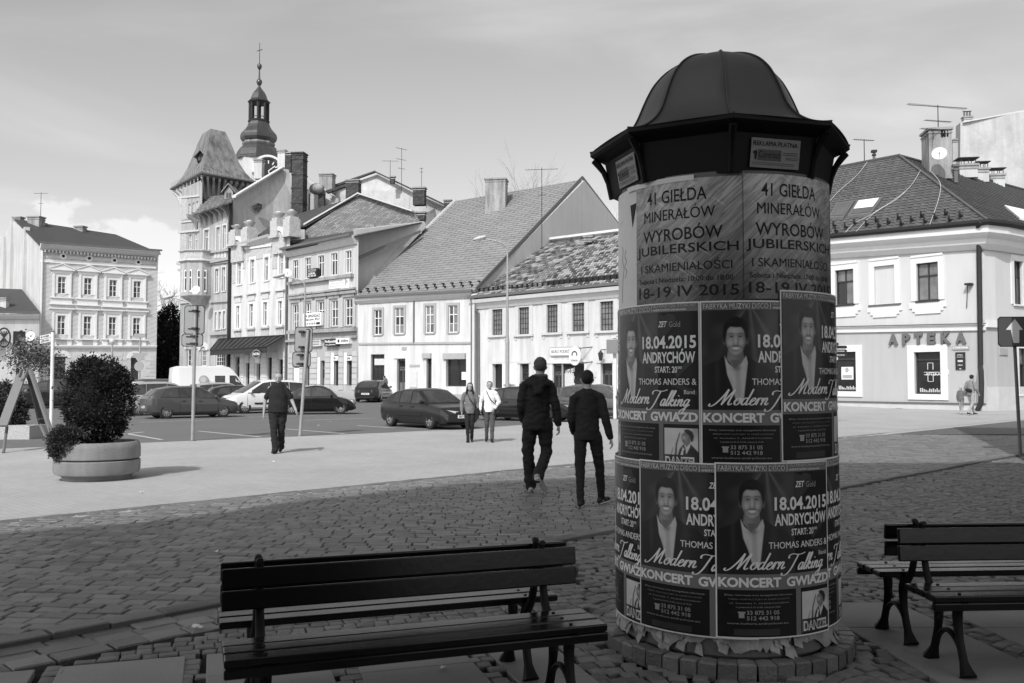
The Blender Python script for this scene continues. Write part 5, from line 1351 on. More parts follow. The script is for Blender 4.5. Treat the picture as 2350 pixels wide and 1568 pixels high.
# oriel on the corner
c=B.loc(P(455,HY,93.6)); zo0=P(455,z3(0,900)[1],92).z; zo1=P(455,z3(0,485)[1],92).z
q=MB(); q.lathe([(.3,zo0-1.2),(1.2,zo0),(1.9,zo0+.5),(1.9,zo1-1.2)],(c.x,c.y,0),8,a0=R_(22.5),a1=R_(382.5)); o=q.build('oriel',towm,B.root)
q=MB(); q.lathe([(2.0,zo1-1.2),(2.15,zo1-1.1),(1.95,zo1-.9),(1.95,zo1-.2),(2.15,zo1-.1),(2.15,zo1)],(c.x,c.y,0),8,a0=R_(22.5),a1=R_(382.5)); q.build('balcony_parapet',m_ornament,o)
for ang in (-112.5,-67.5,-157.5,-22.5):
    for (ya,yb) in ((650,832),):
        z0_=P(455,z3(0,yb)[1],92).z; z1__=P(455,z3(0,ya)[1],92).z
        a=R_(ang+0); M4=Matrix.Translation(Vector((c.x,c.y,0)))@Matrix.Rotation(a,4,'Z'); q=MB(); q.box(1.73,1.80,-.45,.45,z0_,z1__,M4); w0=q.build('window',m_frame,o)
        for (ya_,yb_,za_,zb_) in ((-.38,-.04,.08,.62),(.04,.38,.08,.62),(-.38,-.04,.68,.94),(.04,.38,.68,.94)):
            q=MB(); q.box(1.80,1.81,ya_,yb_,z0_+(z1__-z0_)*za_,z0_+(z1__-z0_)*zb_,M4); q.build('pane',m_glass,w0)
t_=P(449,z3(0,815)[1],90.5); dish(t_,.45,R_(-10),'grey satellite dish under the oriel of the corner tower house')
# tower upper right face + eaves + copper roof
A_=P(392,429,101.5); Bc=P(461,397,93.5); C_=P(589,419,98.2); zt=Bc.z
A_.z=zt; C_.z=zt; D_=A_+C_-Bc; ctr=(A_+C_)/2
tw=P(465,HY,94.6)
def ring(s,z): return [ctr+(p-ctr)*s+Vector((0,0,z-zt)) for p in (A_,Bc,C_,D_)]
lv=[(1.0,22.6),(.98,22.72),(.87,23.1),(.74,23.8),(.61,24.8),(.51,25.9),(.38,27.4),(.265,28.5)]
lv=[(s_,zt+(z-22.6)) for s_,z in lv]
vs=[];fs=[]
for s_,z in lv: vs+=[B.loc(p) for p in ring(s_,z)]
for k in range(len(lv)-1): fs+=[(k*4+i,k*4+(i+1)%4,(k+1)*4+(i+1)%4,(k+1)*4+i) for i in range(4)]
top=ring(.265,lv[-1][1]); m0=(top[0]+top[3])/2; m1=(top[1]+top[2])/2
q=MB(); q.add(vs,fs); n0=len(q.v); h_=Vector((0,0,.55)); a0=B.loc(ctr+(m0-ctr)*.4+h_); a1=B.loc(ctr+(m1-ctr)*.4+h_)
a0.z=a1.z=B.loc(top[0]).z+.22
q.add([B.loc(p) for p in top]+[a0,a1],[(0,1,5,4),(1,2,5),(2,3,4,5),(3,0,4)]); roof=q.build('tower_roof',m_copper,B.root)
q=MB(); 
for i in range(4): 
    r0=ring(1.0,zt)[i]; r1=ring(1.0,zt)[(i+1)%4]; q.cyl(B.loc(r0),B.loc(r1),.13,.13,6)
    for k in range(14):
        p=r0.lerp(r1,k/14); p=ctr+(p-ctr)*.975; q.cyl(B.loc(p),B.loc(p+Vector((0,0,.75))),.03,.01,4)
q.build('eaves_cresting',m_gut,roof)
q=MB(); L0=[B.loc(p) for p in ring(.985,zt-.02)]; L1=[B.loc(p) for p in ring(.74,zt-.35)]
for i in range(4): q.quad(L0[i],L0[(i+1)%4],L1[(i+1)%4],L1[i])
q.build('soffit',m_dgrey,B.root)
L1=[B.loc(p) for p in ring(.72,zt-.25)]; L2=[B.loc(p) for p in ring(.72,15.0)]
q=MB()
for i in range(4): q.quad(L1[(i+1)%4],L1[i],L2[i],L2[(i+1)%4])
q.build('tower_wall',towm,B.root)
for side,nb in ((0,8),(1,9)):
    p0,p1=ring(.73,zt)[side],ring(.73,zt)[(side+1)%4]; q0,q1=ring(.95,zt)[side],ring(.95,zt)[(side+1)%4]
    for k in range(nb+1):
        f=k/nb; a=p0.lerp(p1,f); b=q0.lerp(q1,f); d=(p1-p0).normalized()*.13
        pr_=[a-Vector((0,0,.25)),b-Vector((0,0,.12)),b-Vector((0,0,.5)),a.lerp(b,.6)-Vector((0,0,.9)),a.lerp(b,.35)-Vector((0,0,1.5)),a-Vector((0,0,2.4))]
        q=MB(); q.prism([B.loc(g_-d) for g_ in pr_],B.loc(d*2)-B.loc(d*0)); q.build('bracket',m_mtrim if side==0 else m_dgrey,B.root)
# roof dormers
def dormer(px0,px1,pyt,pyb,Y,mw,name='dormer'):
    a,b=P(px0,pyb,Y),P(px1,pyb,Y); t_=P((px0+px1)/2,pyt,Y); w_=b.x-a.x; zb=a.z; zt_=t_.z; he=zb+(zt_-zb)*.5
    o=empty(name,B.loc(Vector((a.x,Y,0))),-B.rz,B.root)
    q=MB(); q.box(.08,w_-.08,0,2.2,zb,he); q.prism([(.08,0,he),(w_-.08,0,he),(w_/2,0,zt_-.1)],(0,2.2,0)); q.build('dormer_wall',mw,o)
    q=MB(); q.prism([(-.2,-.25,he-.15),(w_/2,-.25,zt_),(w_/2,2.6,zt_),(-.2,2.6,he-.15)],(0,0,.12)); q.prism([(w_+.2,-.25,he-.15),(w_/2,-.25,zt_),(w_/2,2.6,zt_),(w_+.2,2.6,he-.15)],(0,0,.12)); q.build('dormer_roof',m_copper,o)
    q=MB(); q.box(w_*.25,w_*.47,-.03,.0,zb+.15,he-.1); q.box(w_*.53,w_*.75,-.03,.0,zb+.15,he-.1); q.build('pane',m_glass,o)
dormer(513,536,424,457,91,m_dgrey); dormer(450,470,346,372,97.2,m_dark)
# ---------------------------------------------------------------- church tower behind
cy=130.0
def rz2(r): return r*.245*cy/F
def zz2(y): return P(587,z2(0,y)[1],cy).z
CT=thing('church_tower',(P(587,HY,cy).x,cy,0),'baroque church tower with dark copper onion dome, open lantern and cross','church tower')
q=MB(); q.lathe([(rz2(205),0),(rz2(205),zz2(1150))],(0,0,0),8,a0=R_(22.5),a1=R_(382.5)); q.build('shaft',m_cream,CT)
def dome(prof,name,m,par=CT,sm=False,n=8):
    pr_=[(rz2(r),zz2(y)) for r,y in prof]; q=MB(); q.lathe(pr_,(0,0,0),n,a0=R_(10),a1=R_(370)); return q.build(name,m,par)
dome([(222,1155),(222,1140),(212,1128),(205,1100),(192,1070),(170,1038),(145,1012)],'lower_roof',m_coppern)
dome([(145,1012),(152,1000),(150,985),(140,980)],'ring_moulding',m_copper)
dome([(140,985),(155,972),(168,950),(170,925),(162,900),(140,875),(118,850),(103,825),(96,800),(94,790)],'onion_dome',m_coppern)
dome([(100,792),(102,780),(90,772)],'lantern_base',m_iron)
q=MB()
for k in range(8):
    a=R_(10+45*k); r=rz2(84); q.cyl((r*math.cos(a),r*math.sin(a),zz2(772)),(r*math.cos(a),r*math.sin(a),zz2(620)),.2,.2,6)
    a2=R_(10+45*k+45); p=Vector((r*math.cos(a),r*math.sin(a),0)); p2=Vector((r*math.cos(a2),r*math.sin(a2),0))
    for j in range(6):
        f0,f1=j/6,(j+1)/6; h0=math.sqrt(max(0,1-(2*f0-1)**2))*.55; h1=math.sqrt(max(0,1-(2*f1-1)**2))*.55; zc=zz2(640)
        A1,A2=p.lerp(p2,f0),p.lerp(p2,f1); q.prism([A1+Vector((0,0,zc+h0)),A2+Vector((0,0,zc+h1)),A2+Vector((0,0,zz2(612))),A1+Vector((0,0,zz2(612)))],(A1.normalized()*-.15))
    q.cyl(p+Vector((0,0,zz2(750))),p2+Vector((0,0,zz2(750))),.06,.06,5)
q.build('lantern',m_iron,CT)
dome([(92,618),(104,605),(104,598),(90,590)],'lantern_cornice',m_iron)
dome([(95,592),(78,575),(70,550),(60,525),(44,500),(28,482),(14,462),(10,445)],'lantern_roof',m_coppern)
q=MB(); q.lathe([(rz2(r),zz2(y)) for r,y in ((10,448),(18,440),(27,420),(27,405),(18,392),(9,385),(6,300),(14,290),(20,280),(23,265),(20,252),(10,243),(4,238),(3,180))],(0,0,0),12); q.build('finial',m_coppern,CT,smooth=True)
q=MB(); q.cyl((0,0,zz2(240)),(0,0,zz2(45)),.06,.04,6); q.cyl((-.38,-.1,zz2(118)-.12),(.38,.1,zz2(118)+.18),.05,.05,6); q.build('cross',m_iron,CT)
q=MB(); pc=P(619,383,cy-4); l=pc-Vector((P(587,HY,cy).x,cy,0))
t=empty('clock',(rz2(140),-rz2(170),pc.z-.3),R_(20),CT); q.lathe([(0,0),(1.7,0),(1.7,.12),(0,.12)],(0,0,0),24,close=False); q.v=[(p[0],-p[2],p[1]) for p in q.v]; q.build('dial',m_iron,t)
q=MB()
for k in range(12):
    a=R_(30*k); M4=Matrix.Rotation(a,4,'Y'); q.box(-.07,.07,-.16,-.13,1.05,1.5,M4)
q.box(-.06,.06,-.17,-.14,0,1.2,Matrix.Rotation(R_(50),4,'Y')); q.box(-.06,.06,-.17,-.14,0,.8,Matrix.Rotation(R_(160),4,'Y')); q.build('numerals',m_frame,t)
q=MB(); n=14
for i in range(n):
    a0,a1=R_(-10)+R_(200)*i/n,R_(-10)+R_(200)*(i+1)/n; f=lambda a,r:(r*math.cos(a),-.4,r*math.sin(a)); q.prism([f(a0,1.95),f(a0,2.25),f(a1,2.25),f(a1,1.95)],(0,.8,0))
q.build('arched_cornice',m_trim,t)
# ---------------------------------------------------------------- far houses behind the row
B=Fac(752,105,1030,100,'rear_house','plain weathered gable house rising behind the brick gable')
B.world('gable_wall',m_bplaster,[P(752,540,105),P(752,434,105),P(863,397,104),P(945,440,102),P(1022,473,100),P(1035,540,100)],.4)
B.world('roof_edge',m_roofd,[P(752,437,104.6),P(752,432,104.6),P(863,394,103.6),P(863,397,103.6)],.5); B.world('roof_edge',m_roofd,[P(863,397,103.6),P(863,394,103.6),P(1024,470,99.6),P(1024,474,99.6)],.5)
chimney(B,948,975,432,470,98,m_dbrick); chimney(B,895,905,407,422,101,m_dbrick); chimney(B,1019,1035,461,475,97,m_dbrick); chimney(B,794,824,415,460,97,m_dbrick)
B.world('low_roof',m_dbrick,[P(750,440,100),P(795,425,100),P(815,418,100),P(815,424,100),P(752,446,100)],.6)
chimney(B,733,764,401,440,103,m_chim)
B=Fac(697,102,790,98,'rear_annex','pale rear annex with pipes behind the dark brick stack')
B.world('wall',m_grey,[P(697,520,102),P(697,405,102),P(722,418,102),P(752,440,101),P(772,455,100),P(800,470,99),P(800,520,99)],.4)
chimney(B,730,744,440,475,99,m_dbrick); chimney(B,776,780,452,480,98,m_gut,cap=False); chimney(B,700,704,455,500,98,m_frame,cap=False); chimney(B,708,711,445,490,98,m_gut,cap=False)
q=MB(); c=B.loc(P(727,434,99)); q.sphere(c,.8,12,8,(1.1,1,.8)); q.build('tank',m_chim,B.root,smooth=True)
antenna(921,432,340,100,'cluttered double aerial above the rear house',((.1,.3,1.6),(1.3,.3,1.4),(2.3,.3,1.0)),.9)
antenna(895,408,368,101,'short aerial left of the double aerial behind the row',((.1,.3,1.8),),.3)
antenna(967,435,385,100,'single thin aerial right of the rear house chimney',((.1,.2,.4),(.5,.2,.4)),.3)
# ---------------------------------------------------------------- pharmacy corner house on the right
B=Fac(1700,58.5,2262,46,'pharmacy_house','pale two-storey corner pharmacy with dark shingle roof and big wall letters')
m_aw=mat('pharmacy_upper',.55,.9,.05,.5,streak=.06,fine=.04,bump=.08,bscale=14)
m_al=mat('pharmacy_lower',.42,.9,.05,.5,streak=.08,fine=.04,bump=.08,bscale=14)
m_wb=mat('brown_window_frame',.045,.5,.15,3)
for (xa,ya,xb,yb) in ((98,1385,238,182),(717,1332,883,152)):
    a=z5(xa,ya); b=(z5(xb,0)[0],z6(0,yb)[1]); r,w_,h_=B.win(a[0],b[0],a[1],b[1],'cross',fm=m_wb,gm=m_glassc,rows=1,sur=(.32,.06),sill=False)
    q=MB(); q.box(-.05,w_+.05,-.12,.08,-.10,-.004); q.build('sill',m_wb,r)
    q=MB(); q.box(-.42,w_+.42,-.07,0,-.40,-.104); q.box(-.25,w_+.25,-.07,0,-.58,-.402); q.box(-.1,w_+.1,-.07,0,-.72,-.582); q.box(-.28,w_+.28,-.1,0,h_+.322,h_+.45); q.build('apron_trim',m_trim,r)
# blank bay
a=z5(395,1355); b=(z5(550,0)[0],z6(0,180)[1]); u0,u1,za,zb=B.rect(a[0],b[0],a[1],b[1]); B.op.append((u0,u1,za,zb))
t=empty('blind_window',(u0,0,za),0,B.root); w_,h_=u1-u0,zb-za
q=MB(); q.box(-.32,-.003,-.06,0,-.0,h_+.32); q.box(w_+.003,w_+.32,-.06,0,0,h_+.32); q.box(-.003,w_+.003,-.06,0,h_+.003,h_+.32); q.box(-.42,w_+.42,-.07,0,-.40,-.104); q.box(-.25,w_+.25,-.07,0,-.58,-.402); q.box(-.1,w_+.1,-.07,0,-.72,-.582); q.box(-.28,w_+.28,-.1,0,h_+.322,h_+.45); q.build('surround',m_trim,t)
q=MB(); q.box(-.35,w_+.35,-.12,0,-.10,-.004); q.build('sill',m_gut,t)
q=MB(); q.box(0,w_,.10,.14,0,h_); q.build('blind_panel',m_aw,t)
zt=B.z(2200,z5(0,1110)[1]); zs=B.z(2100,z6(0,340)[1])
for (xa,ya,xb,yb) in ((80,520,240,800),(655,520,842,820)):
    a=z6(xa,ya);b=z6(xb,yb); r,w_,h_=B.win(a[0],b[0],a[1],b[1],'plain',fm=m_wb,sill=False,sur=(.38,.07),surm=m_trim,reveal=.2)
    q=MB(); q.box(.08,w_-.08,.12,.18,h_*.80,h_*.83); q.build('transom',m_wb,r)
    q=MB(); q.box(-.38,w_+.38,-.07,0,-.30,-.004); q.build('sill',m_trim,r)
    q=MB(); rr=random.Random(6)
    if xa==80:
        q.box(w_*.25,w_*.78,.185,.199,h_*.30,h_*.62); o=q.build('window_poster',m_frame,r); q=MB(); q.sphere((w_*.5,.183,h_*.54),.12,8,6,(1,.02,1.2)); q.box(w_*.3,w_*.72,.18,.184,h_*.33,h_*.42); q.build('print',m_gtrim,o)
    else:
        n='APTEKA'; text3(q,n,w_*.35,w_*.9,h_*.44,h_*.52,.19,bold=.0)
        for f in (.30,.58): q.box(w_*.42+0,w_*.44,.188,.192,h_*f,h_*(f+.16)); q.box(w_*.62,w_*.64,.188,.192,h_*f,h_*(f+.16))
        for f in (.3,.46,.52,.74): q.box(w_*.28 if .4<f<.6 else w_*.44,w_*.98 if .4<f<.6 else w_*.62,.188,.192,h_*f-.01,h_*f+.01)
        q.build('cross_outline',m_frame,r)
    q=MB()
    for i in range(12):
        x=w_*(.12+.07*i); q.box(x,x+.06,.185,.199,.1,.1+rr.uniform(.08,.25))
    q.build('goods',m_mtrim,r)
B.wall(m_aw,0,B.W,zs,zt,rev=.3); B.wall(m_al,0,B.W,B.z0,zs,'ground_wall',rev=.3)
a=z6(60,335);b=z6(1118,318); a0=z6(60,352)
B.band('string_course',m_trim,1700,z6(0,358)[1],2262,z6(0,318)[1],.34,.12,prof=[(.22,0),(.22,-.05),(.12,-.08),(.10,-.34)])
B.band('string_course_cap',m_gut,1700,z6(0,354)[1],2262,z6(0,314)[1],.05,.24)
B.band('plinth_ledge',m_gut,1700,z6(0,855)[1],2262,z6(0,886)[1],.07,.12); B.band('plinth',m_mtrim,1700,z6(0,858)[1],2262,z6(0,888)[1],1.2,.06)
for (xa,ya) in ((118,905),(522,920)):
    a=z6(xa,ya);b=z6(xa+48,ya+20); B.box('cellar_vent',m_dark,a[0],b[0],a[1],b[1],.07)
a=z5(50,1175);b=z5(1250,1060); # APTEKA letters
for ch,xa,xb,ya,yb in (('A',475,538,393,470),('P',572,627,391,468),('T',657,714,388,466),('E',750,806,386,465),('K',848,914,383,462),('A',952,1024,380,460)):
    a=z6(xa,ya);b=z6(xb,yb); u0,u1,za,zb=B.rect(a[0],b[0],a[1],b[1]); vs,fs=textflat(ch,u0,u1,za,zb,bold=.05)
    q=MB(); b_=bmesh.new(); bv=[b_.verts.new((p[0],-.14,p[1])) for p in vs]
    for f in fs: 
        try:b_.faces.new([bv[i] for i in f])
        except ValueError: pass
    r=bmesh.ops.extrude_face_region(b_,geom=b_.faces[:]); bmesh.ops.translate(b_,verts=[v for v in r['geom'] if isinstance(v,bmesh.types.BMVert)],vec=(0,.13,0)); bmesh.ops.recalc_face_normals(b_,faces=b_.faces)
    me=bpy.data.meshes.new('wall_letter'); b_.to_mesh(me); b_.free(); link('wall_letter',me,mat('letter_grey',.13,.5,.1,3),B.root)
def sg(xa,ya,xb,yb,m,tx,tm,out=.05,name='wall_plaque'):
    return sgn(B,xa,ya,xb,yb,m,tx,out,name,z6,tm)
sg(925,476,1044,504,m_gtrim,[('Pl. Wojska Polskiego',.05,.95,.2,.8)],m_frame,name='street_name_plate')
sg(948,522,1016,646,m_iron,[(None,.25,.78,.44,.55),(None,.4,.6,.02,.08),('APTEKA',.2,.8,.80,.88),('POD KORONĄ',.15,.85,.68,.75),('1825',.25,.75,.22,.30)],m_mtrim,.06)
sg(872,645,898,680,m_trim,[],m_frame)
q=MB(); u,z=B.uz(*z6(1045,40)); q.box(u-.1,u+.2,-.35,0,z-.05,z+.05); q.cyl((u,-.2,z),(u-.15,-.05,z-1.2),.02,.02,5); q.build('wall_bracket',m_iron,B.root)
# downpipe at the corner
u1_,_=B.uz(2255,700); pts=[]
for x,y,o in ((2272,513,.95),(2262,520,.8),(2254,535,.35),(2250,560,.2),(2251,620,.2),(2253,760,.2),(2254,838,.2)):
    u,z=B.uz(x,y); pts.append((u,-o,z))
for x,y,o in ((2260,842,.5),(2271,852,.9),(2272,880,.9),(2271,925,.9),(2262,942,.9)):
    u,z=B.uz(x,y); pts.append((u,-o,max(z,-.0)))
q=MB(); q.tube(pts,.125,10); q.build('downpipe',m_iron,B.root,smooth=True)
# corner chamfer and right facade
S2=Fac(2262,46,2288,46.4,'x',None); S3=Fac(2288,46.4,2520,53,'x',None)
def sub(S,o): o.parent=B.root; o.location=B.loc(S.o); o.rotation_euler=(0,0,S.rz-B.rz); return o
S3.par=None
a=z5(1458,1322); r,w_,h_=S3.win(2317+8,2337+8,600,699,'cross',fm=m_wb,gm=m_glassc,rows=1,sur=(.3,.06)); M4=Matrix.Translation(B.loc(S3.o))@Matrix.Rotation(S3.rz-B.rz,4,'Z'); c=r.location.copy(); r.parent=B.root; r.location=M4@c; r.rotation_euler=(0,0,S3.rz-B.rz)
r,w_,h_=S3.win(2336,2370,800,905,'cross',fm=m_wb,rows=1,sur=(.35,.06)); c=r.location.copy(); r.parent=B.root; r.location=M4@c; r.rotation_euler=(0,0,S3.rz-B.rz)
for S in (S3,S2):
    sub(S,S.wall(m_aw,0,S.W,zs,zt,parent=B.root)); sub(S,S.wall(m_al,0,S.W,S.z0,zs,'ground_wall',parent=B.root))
def ang(A_,B_): return math.tan(abs(A_.rz-B_.rz)/2)
zc0,zc1=B.z(1700,z5(0,1213)[1]),B.z(2262,z5(0,1064)[1]); zg0,zg1=zc0+.16,zc1+.26
for nm,m,prof_,za_,zb_ in (('cornice',m_trim,[(.75,0),(.75,-.35),(.6,-.5),(.45,-.6),(.35,-.85),(.12,-1.1)],zc0,zc1),('gutter',m_iron,[(.98,0),(.98,-.14),(.90,-.24),(.72,-.24)],zg0,zg1)):
    for S,t0,t1,q0,q1 in ((B,0,ang(B,S2),za_,zb_),(S2,ang(B,S2),ang(S2,S3),zb_,zb_),(S3,ang(S2,S3),0,zb_,zb_)):
        pts=[(0.0 if nm=='cornice' else .70,0)]+list(prof_)+([(0.0,-1.1)] if nm=='cornice' else [])
        vs=[(0-o*t0,-o,q0+dz) for o,dz in pts]+[(S.W+o*t1,-o,q1+dz) for o,dz in pts]; n=len(pts)
        q=MB(); q.add(vs,[tuple(range(n)),tuple(range(2*n-1,n-1,-1))]+[(i,i+n,(i+1)%n+n,(i+1)%n) for i in range(n)]); o_=q.build(nm,m,B.root,merge=True)
        if S is not B: sub(S,o_)
for S in (S3,S2):
    for nm,m,z_,h_,o in (('string_course',m_trim,zs+.1,.3,.15),('plinth',m_mtrim,1.2,1.4,.06)):
        q=MB(); q.prism([(0,0,z_),(0,-o,z_),(0,-o*.9,z_-h_),(0,0,z_-h_)],(S.W,0,0)); sub(S,q.build(nm,m,B.root))
u,z=S2.uz(2285,808); 
o=S3.box('street_name_plate',m_gtrim,2292,2310,880/1.1+0,815,.05,par=B.root); sub(S3,o)
# roof
eL=P(1700,z5(0,1193)[1],57.6); eC=P(2270,511,45.2); pk=P(2062,359,56); rdL=onplane(1700,428,eL,eC,pk); eR=P(2520,570,53); rk=P(2203,400,61); rE=onplane(2440,462,eC,eR,pk)
B.world('roof',m_roofs,[eL,eC,pk],.15); B.world('roof',m_roofs,[eL,pk,rdL],.15); tiles(B,'shingle_rows',m_roofs,eL,eC,pk+Vector((.01,0,0)),rdL,30,.42,lift=.045)
B.world('roof',m_roofs,[eC,eR,rE],.15); B.world('roof',m_roofs,[eC,rE,pk],.15)
tiles(B,'shingle_rows',m_roofs,eC,eR,rE,pk,30,.42,lift=.045)
q=MB(); q.tube([B.loc(eC)+Vector((0,0,.05)),B.loc(pk)+Vector((0,0,.08))],.09,6); q.tube([B.loc(pk)+Vector((0,0,.05)),B.loc(rdL)+Vector((0,0,.05))],.10,6); q.tube([B.loc(pk)+Vector((0,0,.05)),B.loc(rE)+Vector((0,0,.05))],.10,6); q.build('ridge_tiles',m_roofs,B.root)
def onroof(px,py,A,Bp,Cp):
    n=(Bp-A).cross(Cp-A); d=ray(px,py); o=Vector((0,0,CAMZ)); return o+d*((A-o).dot(n)/d.dot(n)),n.normalized()
def rp(px,py,h=.05): p,n=onroof(px,py,eL,eC,pk); n=n if n.z>0 else -n; return B.loc(p+n*h)
for nm,pts in (('roof_window',((50,1003),(165,998),(248,872),(110,890))),('roof_window',((195,990),(372,972),(465,843),(270,868)))):
    q=MB(); pp=[rp(*z5(*p),.14) for p in pts]; c=sum(pp,Vector())/4
    q.prism(pp,Vector((0,0,-.15))); o=q.build(nm,m_gut,B.root)
    q=MB(); q.add([c+(p-c)*.84+Vector((0,0,.03)) for p in pp],[(0,1,2,3)]); q.build('pane',glassmat('sky_glass',.10,.12,.3,1),o)
    if pts[0][0]==195:
        q=MB(); g=[c+(p-c)*.80+Vector((0,0,.045)) for p in pp]; q.add([g[0].lerp(g[3],.35),g[1].lerp(g[2],.35),g[2],g[3]],[(0,1,2,3)]); q.build('blind',m_frame,o)
for k,pts in enumerate((((345,578),(270,675),(130,800),(50,885)),((750,645),(640,800),(380,975),(250,1045),(178,1118)),((835,655),(900,740),(890,860),(820,1060)),((640,800),(560,870),(390,975),(240,1130)))):
    q=MB(); q.tube(crom([tuple(rp(*z5(*p),.13)) for p in pts],5),.013,5); o=q.build('roof_cable',m_mtrim,B.root)
q=MB()
for x,y in ((98,1060),(185,1072),(113,1103),(255,1040),(345,1050),(420,1020),(440,1060),(512,1035),(588,1000),(610,1048),(688,1018),(765,985),(790,1030),(868,1000),(948,968),(978,1018),(1060,985)):
    p=rp(*z5(x,y),.02); q.box(p.x-.04,p.x+.04,p.y-.25,p.y+.05,p.z,p.z+.12); q.box(p.x-.04,p.x+.04,p.y-.25,p.y-.18,p.z,p.z+.28)
tag(q.build('snow_guards',m_iron,B.root),kind='stuff')
ch=chimney(B,z5(830,0)[0],z5(995,0)[0],z5(0,318)[1],z5(0,690)[1],54.5,m_chim,d=1.5)
q=MB(); p0=P(z5(995,0)[0],600/1.7,54.3)
for x in (925,945,968): 
    a=B.loc(P(*z5(x,330),54.6)); b=B.loc(P(*z5(x,375),54.6)); q.box(a.x-.04,a.x+.04,a.y-.30,a.y,b.z,a.z)
q.build('flue_slots',m_dark,ch)
dish(P(*z5(888,500),53.6),.42,R_(-25),'white oval satellite dish on the pharmacy roof chimney')
for x0,x1,y0,y1,Y in ((1055,1185,592,660,60),(1190,1270,620,695,62),(1290,1390,668,735,64)):
    a=z5(x0,y0);b=z5(x1,y1+20); chimney(B,a[0],b[0],a[1],b[1],Y,m_cream,cage=True)
a=z5(1005,600);b=z5(1030,720); chimney(B,a[0],b[0],a[1],b[1],54,m_gut,capm=m_gut)
a=z5(385,490);b=z5(403,570); chimney(B,a[0],b[0],a[1],b[1],58,m_gut,capm=m_iron,pots=0)
a=z5(318,575);b=z5(318,392); antenna(a[0],a[1],b[1],58,'thin aerial on the left part of the pharmacy ridge',((.05,.15,1.6),),.35)
t=antenna(z5(880,0)[0],z5(0,290)[1],z5(0,130)[1],55,'large many-armed aerial on the pharmacy chimney',((.1,.14,4.6),(1.0,.14,2.0)),.35)
antenna(z5(840,0)[0],z5(0,320)[1],z5(0,316)[1],54.2,'single low aerial boom reaching left from the pharmacy chimney',((.0,.14,1.8),),.35)
# second roof light at far right
p,n=onroof(*z5(1460,960),eC,eR,rE); n=n if n.z>0 else -n
def rq(px,py,h=.12): p_,n_=onroof(px,py,eC,eR,rE); n_=n_ if n_.z>0 else -n_; return B.loc(p_+n_*h)
q=MB(); pp=[rq(*z5(*p)) for p in ((1490,1000),(1600,1030),(1530,940),(1375,905))]; q.prism(pp,(0,0,-.15)); o=q.build('roof_window',m_frame,B.root)
# large plain block behind on the right
B=Fac(2212,88,2480,82,'rear_block','tall windowless grey block behind the pharmacy roof with flues on top')
B.world('wall',m_bplaster,[P(2209,500,88),P(2211,281,88),P(2349,256,84.5),P(2480,232,82),P(2480,500,82)],.5)
B.world('side_wall',m_grey,[P(2209,500,88),P(2211,281,88),P(2200,290,92),P(2198,500,92)],.3)
B.world('coping',m_mtrim,[P(2208,279,87.8),P(2480,229,81.8),P(2480,233,81.8),P(2208,282,87.8)],.7)
chimney(B,2213,2231,270,282,88,m_cream,pots=3)
chimney(B,2188,2208,322,420,90,m_grey)
